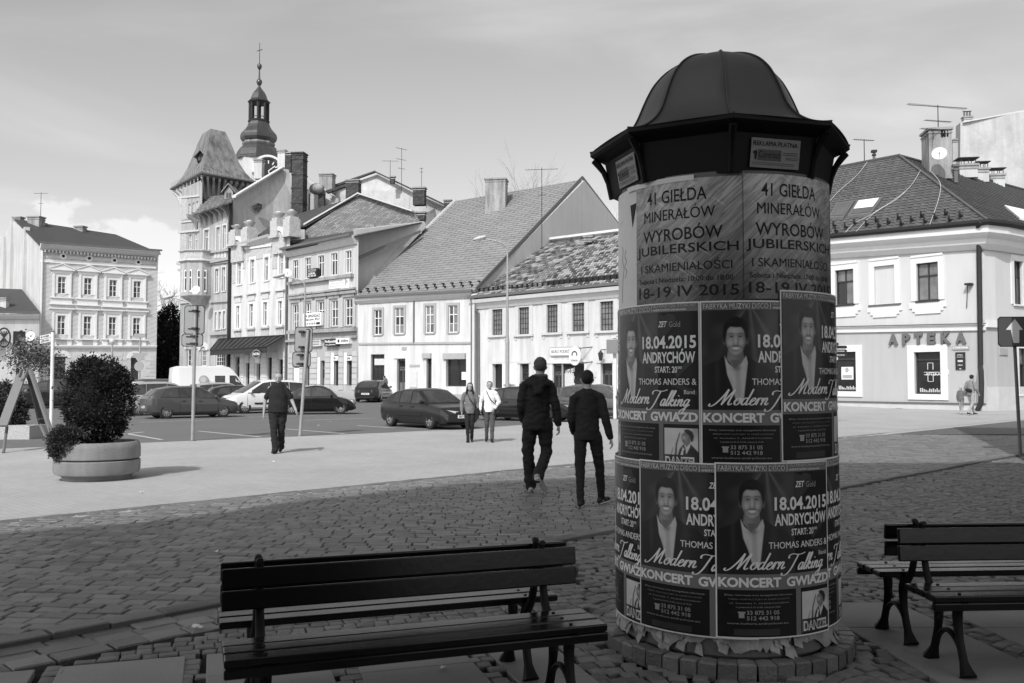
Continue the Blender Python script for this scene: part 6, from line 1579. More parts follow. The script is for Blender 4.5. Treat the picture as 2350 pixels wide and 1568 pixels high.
# ================================================================ VEHICLES
def paint(name,v): return mat(name,v,.3,.03,1,fine=.02,coat=.65,spec=.15)
m_tyre=mat('tyre_rubber',.025,.8,.15,8)
m_rim=mat('alloy_rim',.42,.35,.1,6,metal=.7)
m_cglass=mat('car_glass',.045,.03,.97,1.7,fine=.4,fscale=6,spec=.4)  # reflection patches are painted into the glass as uneven tone
m_blk=mat('black_plastic',.02,.5,.1,5)
m_lamp=mat('lamp_lens',.50,.12,.3,12,fine=.2,spec=.7)
m_rlamp=mat('rear_lamp_lens',.10,.15,.2,10,spec=.7)
m_plate=mat('number_plate',.70,.5,.05,5)
def interp(tab,x):
    if x<=tab[0][0]: return tab[0][1]
    for (a,b),(c,d) in zip(tab,tab[1:]):
        if x<=c: return b+(d-b)*(x-a)/(c-a) if c>a else d
    return tab[-1][1]
TYPES={
'hatch':dict(L=4.25,W=1.76,wb=2.6,wr=.31,belt=[(-2.12,.86),(-1.95,.98),(1.0,.90),(1.25,.88),(1.9,.72),(2.12,.52)],roof=[(-2.02,.99),(-1.62,1.34),(-1.0,1.45),(.0,1.47),(.35,1.42),(1.22,.90)],side=[[(-1.55,.98),(-1.30,1.32),(-.75,1.38),(-.75,.96)],[(-.68,.96),(-.68,1.385),(.0,1.39),(.0,.93)],[(.07,.93),(.07,1.385),(.38,1.34),(1.0,.93)]],fx=2.12),
'saloon':dict(L=4.4,W=1.72,wb=2.58,wr=.30,belt=[(-2.2,.80),(-2.05,.90),(-1.55,.93),(.9,.88),(1.2,.85),(1.9,.72),(2.2,.50)],roof=[(-1.95,.92),(-1.15,1.32),(-.6,1.40),(.1,1.41),(.40,1.36),(1.18,.87)],side=[[(-1.25,.95),(-.95,1.27),(-.72,1.32),(-.72,.93)],[(-.66,.93),(-.66,1.325),(.02,1.335),(.02,.91)],[(.09,.91),(.09,1.33),(.42,1.28),(.98,.91)]],fx=2.2),
'mpv':dict(L=4.2,W=1.8,wb=2.65,wr=.32,belt=[(-2.1,.95),(-2.0,1.03),(1.0,.98),(1.35,.95),(1.85,.82),(2.1,.55)],roof=[(-2.05,1.04),(-1.85,1.50),(-1.2,1.60),(.0,1.62),(.35,1.56),(1.45,.95)],side=[[(-1.8,1.04),(-1.7,1.45),(-1.0,1.50),(-1.0,1.03)],[(-.92,1.03),(-.92,1.505),(-.05,1.52),(-.05,1.0)],[(.03,1.0),(.03,1.51),(.38,1.46),(1.15,1.0)]],fx=2.1),
'bubble':dict(L=4.08,W=1.72,wb=2.5,wr=.33,belt=[(-2.04,.50),(-1.8,.74),(-1.3,.90),(.7,.92),(1.1,.90),(1.6,.78),(1.85,.64),(2.04,.42)],roof=[(-1.75,.76),(-1.2,1.16),(-.7,1.40),(-.1,1.50),(.35,1.46),(.75,1.28),(1.15,.90)],side=[[(-.98,.96),(-.85,1.18),(-.55,1.36),(-.30,1.40),(-.30,.97)],[(-.22,.97),(-.22,1.41),(.05,1.42),(.38,1.37),(.68,1.20),(.86,.98)]],fx=2.04),
'van':dict(L=5.4,W=1.98,wb=3.2,wr=.34,belt=[(-2.7,1.15),(-2.65,1.2),(1.5,1.15),(2.0,1.1),(2.5,.92),(2.7,.62)],roof=[(-2.69,1.22),(-2.62,2.38),(-2.3,2.48),(.6,2.50),(.95,2.44),(1.2,2.25),(2.1,1.10)],side=[[(.0,1.28),(.0,1.85),(.62,1.85),(.62,1.28)],[(.95,1.2),(.95,1.86),(1.35,1.86),(1.85,1.2)]],fx=2.7),
'estate':dict(L=4.5,W=1.74,wb=2.65,wr=.31,belt=[(-2.25,.88),(-2.15,.96),(1.0,.90),(1.3,.87),(2.0,.72),(2.25,.5)],roof=[(-2.2,.98),(-1.85,1.38),(-1.3,1.46),(.1,1.46),(.40,1.41),(1.25,.89)],side=[[(-1.85,.98),(-1.7,1.33),(-1.0,1.38),(-1.0,.96)],[(-.92,.96),(-.92,1.385),(-.1,1.39),(-.1,.93)],[(-.02,.93),(-.02,1.385),(.40,1.33),(1.05,.93)]],fx=2.25),
'suv':dict(L=4.4,W=1.85,wb=2.65,wr=.36,belt=[(-2.2,1.0),(-2.1,1.12),(1.0,1.08),(1.3,1.05),(1.95,.95),(2.2,.6)],roof=[(-2.12,1.13),(-1.9,1.58),(-1.3,1.68),(.0,1.70),(.4,1.63),(1.25,1.07)],side=[[(-1.85,1.13),(-1.7,1.55),(-1.0,1.60),(-1.0,1.12)],[(-.92,1.12),(-.92,1.60),(-.1,1.61),(-.1,1.11)],[(-.02,1.11),(-.02,1.60),(.38,1.54),(1.05,1.10)]],fx=2.2),
}
def make_car(kind,loc,heading,scale,pm,label,cat='car',plate=None,rims=True,name='parked_car',group='cars parked on the square',rack=False):
    T_=TYPES[kind]; L=T_['L'];W=T_['W'];hw=W/2; rl=T_['roof']
    t=thing(name,loc,label,cat,group,R_(heading)); t.scale=(scale,)*3
    zb=.20
    def belt(x): return interp(T_['belt'],x)
    def roofz(x):
        if x<=rl[0][0] or x>=rl[-1][0]: return None
        return interp(rl,x)
    def hwid(x):   # plan taper
        f=abs(x)/(L/2); return hw*(1-.05*max(0,f-.55)/.45-.16*max(0,f-.86)/.14)
    xs=sorted(set([-L/2+.02*0]+[-L/2,L/2]+[a for a,_ in T_['belt']]+[a for a,_ in rl]+[-L/2+L*i/30 for i in range(31)]))
    xs=[x for x in xs if -L/2-1e-6<=x<=L/2+1e-6]
    tum=.15*(1 if kind!='van' else .7)
    def section(x):
        w_=hwid(x); bz=belt(x); rz=roofz(x); e=(abs(x)/(L/2)); zb_=zb+.10*max(0,e-.9)/.1
        zm=min(.55,bz*.62)
        pts=[(0,zb_),(w_*.86,zb_),(w_*.97,zb_+.10),(w_,zm),(w_*.985,bz-.12 if bz>.5 else bz-.03),(w_*.95,bz)]
        if rz and rz>bz+.02:
            f=min(1,(rz-bz)/.5); wr_=w_*.95-(tum*f+.02)
            pts+=[(wr_+.015,rz-.05*f),(wr_-.06,rz-.005),(wr_*.5,rz+.022*f),(0,rz+.03*f)]
        else:
            pts+=[(w_*.90,bz+.015),(w_*.75,bz+.03),(w_*.4,bz+.045),(0,bz+.05)]
        return pts
    vs=[];fs=[]
    for x in xs:
        s=section(x); row=[(x,y,z) for y,z in s]+[(x,-y,z) for y,z in s[-2:0:-1]]
        vs+=row
    m_=len(section(0))*2-2
    for k in range(len(xs)-1): fs+=[(k*m_+i,(k+1)*m_+i,(k+1)*m_+(i+1)%m_,k*m_+(i+1)%m_) for i in range(m_)]
    fs+=[tuple(range(m_)),tuple(range((len(xs)-1)*m_+m_-1,(len(xs)-1)*m_-1,-1))]
    me=bpy.data.meshes.new('body'); me.from_pydata(vs,[],fs)
    b=bmesh.new(); b.from_mesh(me); bmesh.ops.recalc_face_normals(b,faces=b.faces); b.to_mesh(me); b.free()
    body=link('body',me,pm,t)
    # wheel arches cut out
    cut=MB(); wr=T_['wr']
    for sx in (-1,1): cut.cyl((sx*T_['wb']/2,-hw-.2,wr+.02),(sx*T_['wb']/2,hw+.2,wr+.02),wr+.075,n=28)
    co=cut.build('cutter',None); 
    md=body.modifiers.new('b','BOOLEAN'); md.operation='DIFFERENCE'; md.object=co; md.solver='EXACT'
    bpy.context.view_layer.update(); dg=bpy.context.evaluated_depsgraph_get(); nm=bpy.data.meshes.new_from_object(body.evaluated_get(dg)); body.modifiers.clear(); body.data=nm; nm.name='body'
    if not nm.materials: nm.materials.append(pm)
    nm.materials[0]=pm
    bpy.data.objects.remove(co)
    nm.polygons.foreach_set('use_smooth',[True]*len(nm.polygons)); nm.set_sharp_from_angle(angle=R_(32))
    q=MB(); 
    for sx in (-1,1):
        x=sx*T_['wb']/2; q.box(x-wr-.06,x+wr+.06,-hw+.25,hw-.25,.14,min(belt(x)-.08,wr*2+.12))
        for sy in (-1,1): 
            q.box(x-wr-.06,x+wr+.06,sy*(hw-.25),sy*(hw-.26),.16,wr*2+.1)
    q.box(-L/2+.5,L/2-.5,-hw+.15,hw-.15,.13,.25); q.build('underbody',m_blk,t)
    # wheels
    for sx in (-1,1):
        for sy in (-1,1):
            c=Vector((sx*T_['wb']/2,sy*(hw-.115),wr)); wh=empty('wheel',c,0,t)
            q=MB(); w2=.10
            pr=[(wr*.62,-w2),(wr*.93,-w2),(wr,-w2*.6),(wr,w2*.6),(wr*.93,w2),(wr*.62,w2)]
            q.lathe(pr,(0,0,0),28,close=False); q.v=[(p[0],p[2],p[1]) for p in q.v]; q.build('tyre',m_tyre,wh,smooth=True)
            q=MB(); q.cyl((0,-w2*.2*sy,0),(0,w2*.35*sy,0),wr*.60,n=20); q.build('brake_disc',m_blk,wh)
            q=MB(); ns=10 if rims else 7
            for k in range(ns):
                a=2*math.pi*k/ns; M4=Matrix.Rotation(a,4,'Y'); q.box(-.02,.02,w2*.55*sy,w2*.85*sy,.02,wr*.62,M4)
            q.cyl((0,w2*.5*sy,0),(0,w2*.95*sy,0),.055,n=10)
            n=24
            for k in range(n):
                a0,a1=2*math.pi*k/n,2*math.pi*(k+1)/n; f=lambda a,r:(r*math.cos(a),w2*.98*sy,r*math.sin(a)); q.prism([f(a0,wr*.58),f(a0,wr*.67),f(a1,wr*.67),f(a1,wr*.58)],(0,-w2*.5*sy,0))
            q.build('rim',m_rim,wh)
    # windows
    def ysurf(x,z):
        w_=hwid(x); bz=belt(x); rz=roofz(x) or bz+.3; f=min(1,max(0,(rz-bz))/.5); wr_=w_*.95-(tum*f+.02)+.015
        g=max(0,min(1,(z-bz)/max(.05,(rz-.05*f-bz)))); return (w_*.95)*(1-g)+wr_*g
    for sy in (-1,1):
        for poly in T_['side']:
            # subdivide the outline so that it follows the body
            P_=[]
            for i,(a,b_) in enumerate(poly):
                c,d=poly[(i+1)%len(poly)]
                for k in range(4): P_.append((a+(c-a)*k/4,b_+(d-b_)*k/4))
            cx=sum(p[0] for p in P_)/len(P_); cz=sum(p[1] for p in P_)/len(P_)
            v3=[(x,sy*(ysurf(x,z)+.008),z) for x,z in P_]+[(cx,sy*(ysurf(cx,cz)+.008),cz)]
            n=len(P_); f3=[(i,(i+1)%n,n) if sy<0 else ((i+1)%n,i,n) for i in range(n)]
            q=MB(); q.add(v3,f3); wo=q.build('side_window',m_cglass,t)
            ctr_=Vector((cx,0,cz)); v4=[(cx+(x-cx)*1.07,0,cz+(z-cz)*1.11) for x,z in P_]
            v4=[(x,sy*(ysurf(x,z)+.004),z) for x,_,z in v4]+[(cx,sy*(ysurf(cx,cz)+.004),cz)]
            q=MB(); q.add(v4,f3); q.build('window_seal',m_blk,wo)
    def glassstrip(xa,xb,nm,inset=.09):
        n=6; q=MB(); rows=[]
        for k in range(n+1):
            x=xa+(xb-xa)*k/n; s=section(x); bz=belt(x); rz=roofz(x) or bz
            row=[]
            ymax=(s[7][0] if (rz>bz+.02) else s[6][0])-inset*.4
            for j in range(-5,6):
                y=ymax*j/5; ay=abs(y)
                # height on section top polyline
                tab=sorted([(p[0],p[1]) for p in s[6:]]); z=interp(tab,ay); row.append((x,y,z))
            rows.append(row)
        nx=Vector((1 if xb>0 else -1,0,.9)).normalized()*.012
        for r in rows: q.v+=[tuple(Vector(p)+nx) for p in r]
        for k in range(n): 
            for j in range(10): q.f.append((k*11+j,k*11+j+1,(k+1)*11+j+1,(k+1)*11+j)); q.t.append(0)
        return q.build(nm,m_cglass,t,merge=True)
    fa,fb=rl[-2],rl[-1]
    glassstrip(fa[0]+.05 if kind!='van' else rl[-2][0]+.04,fb[0]-.08,'windscreen')
    ra,rb=rl[0],rl[1]
    if kind!='van': glassstrip(ra[0]+.05+(.0),rb[0]+(.02 if kind!='saloon' else 0),'rear_window')
    # doors seams, handles, trim
    for sy in (-1,1):
        q=MB()
        for poly in T_['side'][-2:]:
            x=max(p[0] for p in poly)+.035 if poly is not T_['side'][-1] else min(p[0] for p in poly)-.035
        for x in ([T_['side'][-1][0][0]-.035, T_['side'][-1][-1][0]+.05] + ([T_['side'][-2][0][0]-.03] if len(T_['side'])>2 else [])):
            for k in range(5):
                z0,z1_=.30+(belt(x)-.34)*k/5,.30+(belt(x)-.34)*(k+1)/5
                def yy(z): 
                    s=section(x); tab=sorted([(p[1],p[0]) for p in s[2:6]]); return interp(tab,z)
                y0,y1=yy(z0),yy(z1_)
                q.add([(x-.008,sy*(y0+.003),z0),(x+.008,sy*(y0+.003),z0),(x+.008,sy*(y1+.003),z1_),(x-.008,sy*(y1+.003),z1_)],[(0,1,2,3)])
        q.build('door_seam',m_blk,t)
        for p in T_['side'][-2:]:
            x=p[0][0]+.02 if kind!='van' else p[0][0]-.1; z=belt(x)-.13; q=MB(); q.box(x+.02,x+.20,sy*(hw*.985),sy*(hw*.985+.03),z-.015,z+.02); q.build('door_handle',pm,t)
        x=T_['side'][-1][-1][0]-.08; z=belt(x)+.06
        q=MB(); q.sphere((x,sy*(hw*.95+.11),z+.02),.09,10,6,(.7,1.0,.75)); q.box(x-.02,x+.03,sy*hw*.90,sy*(hw*.95+.08),z-.03,z+.02); q.build('mirror',m_blk if kind in('van','saloon') else pm,t)
        q=MB(); zz=.42
        if kind in ('saloon','mpv','estate','suv'):
            q.box(-T_['wb']/2+wr+.15,T_['wb']/2-wr-.15,sy*(hw*.995),sy*(hw*.995+.02),.46,.53); q.build('rub_strip',m_blk,t)
    # front
    fx=L/2
    hz=interp(T_['belt'],fx-.25)
    for sy in (-1,1):
        q=MB(); y0=hwid(fx)-.05
        if kind=='bubble': q.sphere((fx-.22,sy*(y0-.12),.60),.13,12,8,(.9,.9,1)); 
        else:
            zc=hz-.09
            q.prism([(fx-.02,sy*(y0-.42),zc-.08),(fx-.03,sy*(y0-.42),zc+.04),(fx-.28,sy*(y0+.00),zc+.10),(fx-.34,sy*(y0+.065),zc+.02),(fx-.12,sy*(y0+.03),zc-.08)],(.035,sy*.02,.0))
        q.build('headlight',m_lamp,t,merge=True)
    q=MB(); q.box(fx-.03,fx+.012,-.33,.33,hz-.16,hz-.06); q.box(fx-.05,fx+.015,-.5,.5,.27,.36); q.build('grille',m_blk,t)
    q=MB(); q.box(fx-.02,fx+.022,-.26,.26,.40,.51); pl_=q.build('number_plate',m_plate,t)
    q=MB(); s=plate or 'SB 4471K'
    vs,fs=textflat(s,-.22,.22,.42,.49,bold=.03); q.add([(fx+.024,p[0],p[1]) for p in vs],fs); q.build('lettering',m_blk,pl_)
    q=MB(); vs,fs=textflat(s,-.22,.22,0,.07,bold=.03); q.add([(-L/2-.024,-p[0],p[1]+.50) for p in vs],fs); 
    q2=MB(); q2.box(-L/2-.022,-L/2+.02,-.26,.26,.48,.59); p2=q2.build('number_plate',m_plate,t); q.build('lettering',m_blk,p2)
    # rear lamps and bumper strip
    rzb=interp(T_['belt'],-L/2+.1)
    for sy in (-1,1):
        y0=hwid(-L/2); q=MB()
        q.prism([(-L/2+.0,sy*(y0-.30),rzb-.24),(-L/2+.02,sy*(y0-.28),rzb-.06),(-L/2+.30,sy*(y0+.065),rzb-.02),(-L/2+.20,sy*(y0+.075),rzb-.20)],(-.04,sy*.012,0)); q.build('tail_light',m_rlamp,t,merge=True)
    q=MB(); q.box(-L/2-.015,-L/2+.05,-.55,.55,.25,.34); q.build('rear_valance',m_blk,t)
    if kind!='van':
        q=MB()
        for sy in (-1,1): q.sphere((.25,sy*.36,belt(0)+.12),.11,8,6,(.9,1,1.35)); q.box(.12,.22,sy*.24,sy*.50,.6,belt(0)+.05)
    return t
def carat(px,Y): p=P(px,HY,Y); return (p.x,p.y,gz(p.y)+.004)
p_dg=paint('grey_car_paint',.062); p_bk=paint('black_car_paint',.008); p_wh=paint('white_car_paint',.66); p_sv=paint('silver_car_paint',.30); p_dk=paint('dark_car_paint',.016); p_mg=paint('mid_grey_car_paint',.085)
CARS=[
('hatch',437,38.0,36,.88,p_dg,'dark grey hatchback seen from its rear corner, nearest in the left parking row','SB 52390',True),
('mpv',378,41.0,30,.90,p_sv,'silver people carrier hidden behind the dark grey hatchback','SB 3107E',True),
('mpv',608,43.5,216,.95,p_wh,'white people carrier facing left behind the walking man in black','SB 81240',True),
('bubble',727,41.8,10,.86,p_bk,'black rounded beetle-shaped car with big wheel arches beside the sign pole','SB 7722N',True),
('saloon',982,30.4,-50,.90,p_dk,'dark family hatchback facing the two women, number plate visible','SB I·78N9',False),
('saloon',858,58.5,84,.95,p_dk,'small dark saloon seen from behind by the white house','SB 88137',False),
('saloon',1208,35.2,-28,.92,p_dk,'dark saloon mostly hidden behind the woman in white and the tall man','SB 6109A',True),
('mpv',1380,37.5,-24,.84,p_mg,'grey compact people carrier between the man in the sweater and the poster column','SB 2204G',True),
('suv',112,50.0,200,.90,p_dk,'dark off-roader with roof rails behind the folding board','SB 9920C',True),
('estate',28,50.5,170,.9,p_dk,'dark car at the far left edge behind the small planter','SB 1178H',False),
('hatch',326,55.0,20,.90,p_wh,'small white car whose roof shows above the silver people carrier','SB 5501P',False),
('estate',378,57.5,15,.98,p_dg,'grey estate car left of the white van','SB 4019T',False),
('estate',370,51.0,30,.88,p_dk,'dark low car just in front of the grey estate','SB 7345L',False),
('mpv',512,49.0,40,.86,p_sv,'silver car between the white van and the white people carrier','SB 6683D',False),
('hatch',552,46.8,30,.86,p_dk,'dark hatchback in front of the van cab','SB 2908F',False),
('estate',650,56.5,10,.95,p_dk,'dark car whose roof shows above the white people carrier','SB 3340R',False),
]
for k,px,Y,hd,sc,pm,lb,pl_,rm in CARS: make_car(k,carat(px,Y),hd,sc,pm,lb,plate=pl_,rims=rm)
vn=make_car('van',carat(487,55.0),30,.90,p_wh,'white high-roof delivery van with a round logo on its side','van',plate='SB 70912',name='delivery_van',group=None)
q=MB(); yv=-1.98/2-.004
n=24; q.add([(-.75+.30*math.cos(2*math.pi*i/n),yv,1.60+.30*math.sin(2*math.pi*i/n)) for i in range(n)],[tuple(range(n))]); q.build('round_logo',m_gtrim,vn)
q=MB(); q.add([(-.79+.19*math.cos(2*math.pi*i/n),yv-.003,1.63+.19*math.sin(2*math.pi*i/n)) for i in range(n)],[tuple(range(n))]); text3(q,'serwis',-.40,.0,1.44,1.53,yv-.003,bold=.03); text3(q,'tel. 33 812 45 00',-.75,-.05,1.18,1.26,yv-.003); q.build('lettering',m_mtrim,vn)
# ================================================================ PEOPLE
m_skin=mat('skin',.32,.6,.12,14,fine=.05)
m_cblk=mat('black_cloth',.018,.9,.25,9,fine=.2,bump=.3,bscale=14)
m_cjean=mat('black_jeans',.02,.9,.3,12,fine=.2,bump=.3,bscale=18)
m_csw=mat('charcoal_knit',.022,.95,.2,10,fine=.25,bump=.25,bscale=60)
m_cgrey=mat('grey_jacket_cloth',.15,.9,.25,9,fine=.2,bump=.3,bscale=20)
m_cwht=mat('white_jacket_cloth',.72,.8,.08,9,fine=.05,bump=.3,bscale=18)
m_cden=mat('grey_denim',.075,.9,.3,10,fine=.2,bump=.3,bscale=20)
m_hair_d=mat('dark_hair',.015,.6,.4,40,bump=.6,bscale=80)
m_hair_l=mat('fair_hair',.075,.7,.45,40,bump=.8,bscale=90)
m_shoe=mat('dark_shoe',.018,.6,.2,9)
m_sole=mat('white_sole',.55,.7,.1,9)
m_hood=mat('grey_hood_lining',.06,.9,.3,12)
def caps(mb,p0,r0,p1,r1,fl=1.0,n=12,ax=None):
    """tapered capsule; fl flattens it along local y (depth)"""
    p0=Vector(p0);p1=Vector(p1); d=p1-p0; L=d.length
    d=d/L if L>1e-6 else Vector((0,0,1))
    a=Vector((1,0,0))-d*d.x
    a=a.normalized() if a.length>.2 else Vector((0,0,1)); a=(a-d*a.dot(d)).normalized(); b=d.cross(a)
    rings=[]
    for k in range(4): t=-math.pi/2+math.pi/2*k/4; rings.append((p0+d*r0*math.sin(t)*min(1,fl+.2),r0*math.cos(t)))
    for k in range(0,5): t=math.pi/2*k/4; rings.append((p1+d*r1*math.sin(t)*min(1,fl+.2),r1*math.cos(t)))
    rings.insert(4,(p0,r0))
    vs=[];fs=[]
    for c,r in rings:
        for i in range(n):
            t=2*math.pi*i/n; vs.append(c+a*(max(r,.0005)*math.cos(t))+b*(max(r,.0005)*fl*math.sin(t)))
    m=len(rings)
    for k in range(m-1): fs+=[(k*n+i,k*n+(i+1)%n,(k+1)*n+(i+1)%n,(k+1)*n+i) for i in range(n)]
    fs+=[tuple(range(n-1,-1,-1)),tuple(range((m-1)*n,m*n))]
    mb.add(vs,fs)
def fuse(mb,name,m,parent,vox=.012,smooth=2,wrinkle=0,seed=0,cut=None):
    o=mb.build(name,m,None)
    r=o.modifiers.new('r','REMESH'); r.mode='VOXEL'; r.voxel_size=vox; r.use_smooth_shade=True
    s=o.modifiers.new('s','SMOOTH'); s.iterations=smooth; s.factor=.6
    bpy.context.view_layer.update(); me=bpy.data.meshes.new_from_object(o.evaluated_get(bpy.context.evaluated_depsgraph_get()))
    bpy.data.objects.remove(o); me.name=name
    if wrinkle:
        from mathutils import noise
        b=bmesh.new(); b.from_mesh(me); b.normal_update()
        for v in b.verts:
            p=v.co; k=noise.noise(Vector((p.x*7+seed,p.y*7,p.z*16)))+.6*noise.noise(Vector((p.x*14,p.y*14+seed,p.z*30))); v.co+=v.normal*k*wrinkle
        b.to_mesh(me); b.free()
    if cut is not None:
        b=bmesh.new(); b.from_mesh(me); inner=[v for v in b.verts if v.co.z<cut and abs(v.co.x)<.23]
        # only the trunk is trimmed, sleeves and hands stay
        bmesh.ops.bisect_plane(b,geom=[g for g in b.verts[:]+b.edges[:]+b.faces[:] if (abs(g.co.x) if isinstance(g,bmesh.types.BMVert) else max(abs(v.co.x) for v in g.verts))<cut_w[0]],plane_co=(0,0,cut),plane_no=(0,0,-1),clear_outer=True)
        b.to_mesh(me); b.free()
    me.materials.clear(); me.materials.append(m)
    me.polygons.foreach_set('use_smooth',[True]*len(me.polygons))
    o=bpy.data.objects.new(name,me); COL.objects.link(o); o.parent=parent; return o
cut_w=[.30]
def hand(mb,w,dirv,side,fwd,s=1.0):
    """palm, four unequal curled fingers and a thumb. w wrist, dirv pointing down the arm, fwd = front direction"""
    w=Vector(w); d=Vector(dirv).normalized(); f=Vector(fwd); f=(f-d*f.dot(d)).normalized(); inn=d.cross(f)*side
    palm=w+d*.085*s; 
    for k in (-1,0,1): caps(mb,w+d*.01+f*k*.015*s,.017*s,palm+f*k*.022*s,.016*s)
    for k,(o,ln) in enumerate(((-.032,.055),(-.011,.068),(.011,.072),(.032,.066))):
        a=palm+f*o*s; b_=a+(d*.8-inn*.35)*ln*.55*s; c=b_+(d*.45-inn*.8)*ln*.5*s
        caps(mb,a,.010*s,b_,.009*s,n=8); caps(mb,b_,.009*s,c,.0075*s,n=8)
    t0=w+d*.03*s+f*.026*s; t1=t0+(d*.6+f*.6-inn*.3)*.045*s; t2=t1+(d*.8+f*.1-inn*.4)*.03*s
    caps(mb,t0,.013*s,t1,.011*s,n=8); caps(mb,t1,.011*s,t2,.009*s,n=8)
def person(loc,rz,H,J,label,top,legs,shoe,hair,topm,legm,shm,hairm,build=1.0,extra=None,name='person',sleeve=1.0,longhair=False,tophem=.90,neck=True,topkind='jacket',sole=None,wr=.006,sk=None):
    """J: joints for a 1.75 m figure, x right, y forward(+)=walking direction, z up"""
    k=H/1.75; t=thing(name,loc,label,'person',None,rz); t.scale=(k,)*3
    g=lambda n:Vector(J[n])
    B_=build
    b=MB()
    # continuous body
    hd=g('head'); nk=g('neck'); ch=g('chest'); pv=g('pelvis')
    for sx in (1,): caps(b,hd+Vector((0,-.004,.035)),.084,hd+Vector((0,.010,-.048)),.062,1.15,16)
    caps(b,hd+Vector((0,.045,-.075)),.030,hd+Vector((0,.05,-.085)),.022)                 # chin
    caps(b,hd+Vector((0,.085,.0)),.012,hd+Vector((0,.10,-.028)),.014,n=8)                  # nose
    caps(b,hd+Vector((-.028,.078,.032)),.012,hd+Vector((.028,.078,.032)),.012,n=8)           # brow
    caps(b,hd+Vector((-.018,.082,-.058)),.009,hd+Vector((.018,.082,-.058)),.009,n=8)       # lips
    for s in (-1,1): caps(b,hd+Vector((s*.086,-.005,.012)),.014,hd+Vector((s*.078,.0,-.025)),.010,.6,8)
    caps(b,nk+Vector((0,-.01,-.03)),.056*B_**.5,hd+Vector((0,-.015,-.05)),.050)
    caps(b,ch,.135*B_,nk+Vector((0,0,-.10)),.11*B_,.72); caps(b,pv+Vector((0,0,.02)),.14*B_,ch,.135*B_,.70)
    for s,S_ in ((-1,'L'),(1,'R')):
        sh=g('sh'+S_); el=g('el'+S_); wri=g('wr'+S_); hp=g('hip'+S_); kn=g('kn'+S_); an=g('an'+S_); to=g('to'+S_)
        caps(b,nk+Vector((s*.05,0,-.07)),.05,sh,.052); caps(b,sh,.052,el,.040); caps(b,el,.040,wri,.027)
        hand(b,wri,wri-el,s,(0,1,.1))
        caps(b,hp,.085,kn,.055); caps(b,kn,.055,an,.036); caps(b,an+Vector((0,-.02,-.04)),.03,to,.026,.8)
    body=fuse(b,'body',sk or m_skin,t,.0085,2)
    # eyes
    q=MB()
    for s in (-1,1): q.sphere(hd+Vector((s*.031,.089,.010)),.0085,8,6)
    q.build('eyes',m_hair_d,t)
    # hair
    h=MB()
    if hair=='short':
        caps(h,hd+Vector((0,-.018,.052)),.088,hd+Vector((0,-.034,.028)),.082,1.12,16); caps(h,hd+Vector((0,-.02,.085)),.060,hd+Vector((0,.030,.088)),.048,1,12)
    elif hair=='crop':
        caps(h,hd+Vector((0,-.014,.048)),.087,hd+Vector((0,-.034,.025)),.080,1.12,16)
    elif hair=='balding':
        for s in (-1,1): caps(h,hd+Vector((s*.062,-.005,.045)),.032,hd+Vector((s*.058,-.035,-.01)),.034)
        caps(h,hd+Vector((0,-.045,.06)),.055,hd+Vector((0,-.06,.0)),.045); caps(h,hd+Vector((-.02,0,.092)),.035,hd+Vector((.02,0,.092)),.035)
    elif hair=='long':
        caps(h,hd+Vector((0,-.022,.050)),.090,hd+Vector((0,-.035,.0)),.087,1.12,16)
        for s in (-1,1): caps(h,hd+Vector((s*.070,.005,.02)),.03,hd+Vector((s*.095,.02,-.17)),.035); caps(h,hd+Vector((s*.05,-.05,.0)),.045,hd+Vector((s*.07,-.05,-.2)),.045)
    elif hair=='tied':
        caps(h,hd+Vector((0,-.025,.050)),.088,hd+Vector((0,-.035,.01)),.084,1.12,16); caps(h,hd+Vector((0,-.09,.08)),.03,hd+Vector((0,-.13,-.02)),.025)
    elif hair=='hat':
        caps(h,hd+Vector((0,-.01,.060)),.086,hd+Vector((0,-.02,.02)),.085,1.08,16); caps(h,hd+Vector((0,0,.145)),.02,hd+Vector((0,0,.16)),.02)
    fuse(h,'hair' if hair!='hat' else 'knitted_hat',hairm,t,.007,1,wrinkle=.004)
    # top
    c=MB(); e=.020 if topkind!='shirt' else .014
    hem=pv+Vector((0,0,tophem-.95))
    caps(c,ch,.145*B_+e,nk+Vector((0,-.005,-.11)),.115*B_+e,.76,16); caps(c,hem+Vector((0,0,-.10)),.150*B_+e,hem+Vector((0,0,.08)),.150*B_+e,.80,16); caps(c,hem,.145*B_+e,ch,.142*B_+e,.76,16)
    hemz=hem.z-.06; cut_w[0]=.150*B_+e+.03
    if topkind in('parka',):
        caps(c,nk+Vector((-.09,-.11,-.10)),.055,nk+Vector((.09,-.11,-.10)),.055); caps(c,nk+Vector((-.07,-.10,-.05)),.055,nk+Vector((0,-.15,-.20)),.06); caps(c,nk+Vector((.07,-.10,-.05)),.055,nk+Vector((0,-.15,-.20)),.06)
        caps(c,nk+Vector((-.085,-.02,-.045)),.045,nk+Vector((.085,-.02,-.045)),.045)
    if topkind=='jacket': caps(c,nk+Vector((-.045,0,-.045)),.045,nk+Vector((.045,0,-.045)),.045)
    for s,S_ in ((-1,'L'),(1,'R')):
        sh=g('sh'+S_); el=g('el'+S_); wri=g('wr'+S_)
        caps(c,nk+Vector((s*.06,0,-.075)),.055+e*.4,sh+Vector((-s*.02,0,-.01)),.058+e*.5)
        if sleeve>.6: caps(c,sh+Vector((-s*.012,0,-.015)),.060+e*.5,el,.052+e*.5); caps(c,el,.052+e*.5,el.lerp(wri,.93),.036+e*.5)
        else: caps(c,sh+Vector((-s*.02,0,-.01)),.060+e*.6,sh.lerp(el,.70),.058+e*.6)
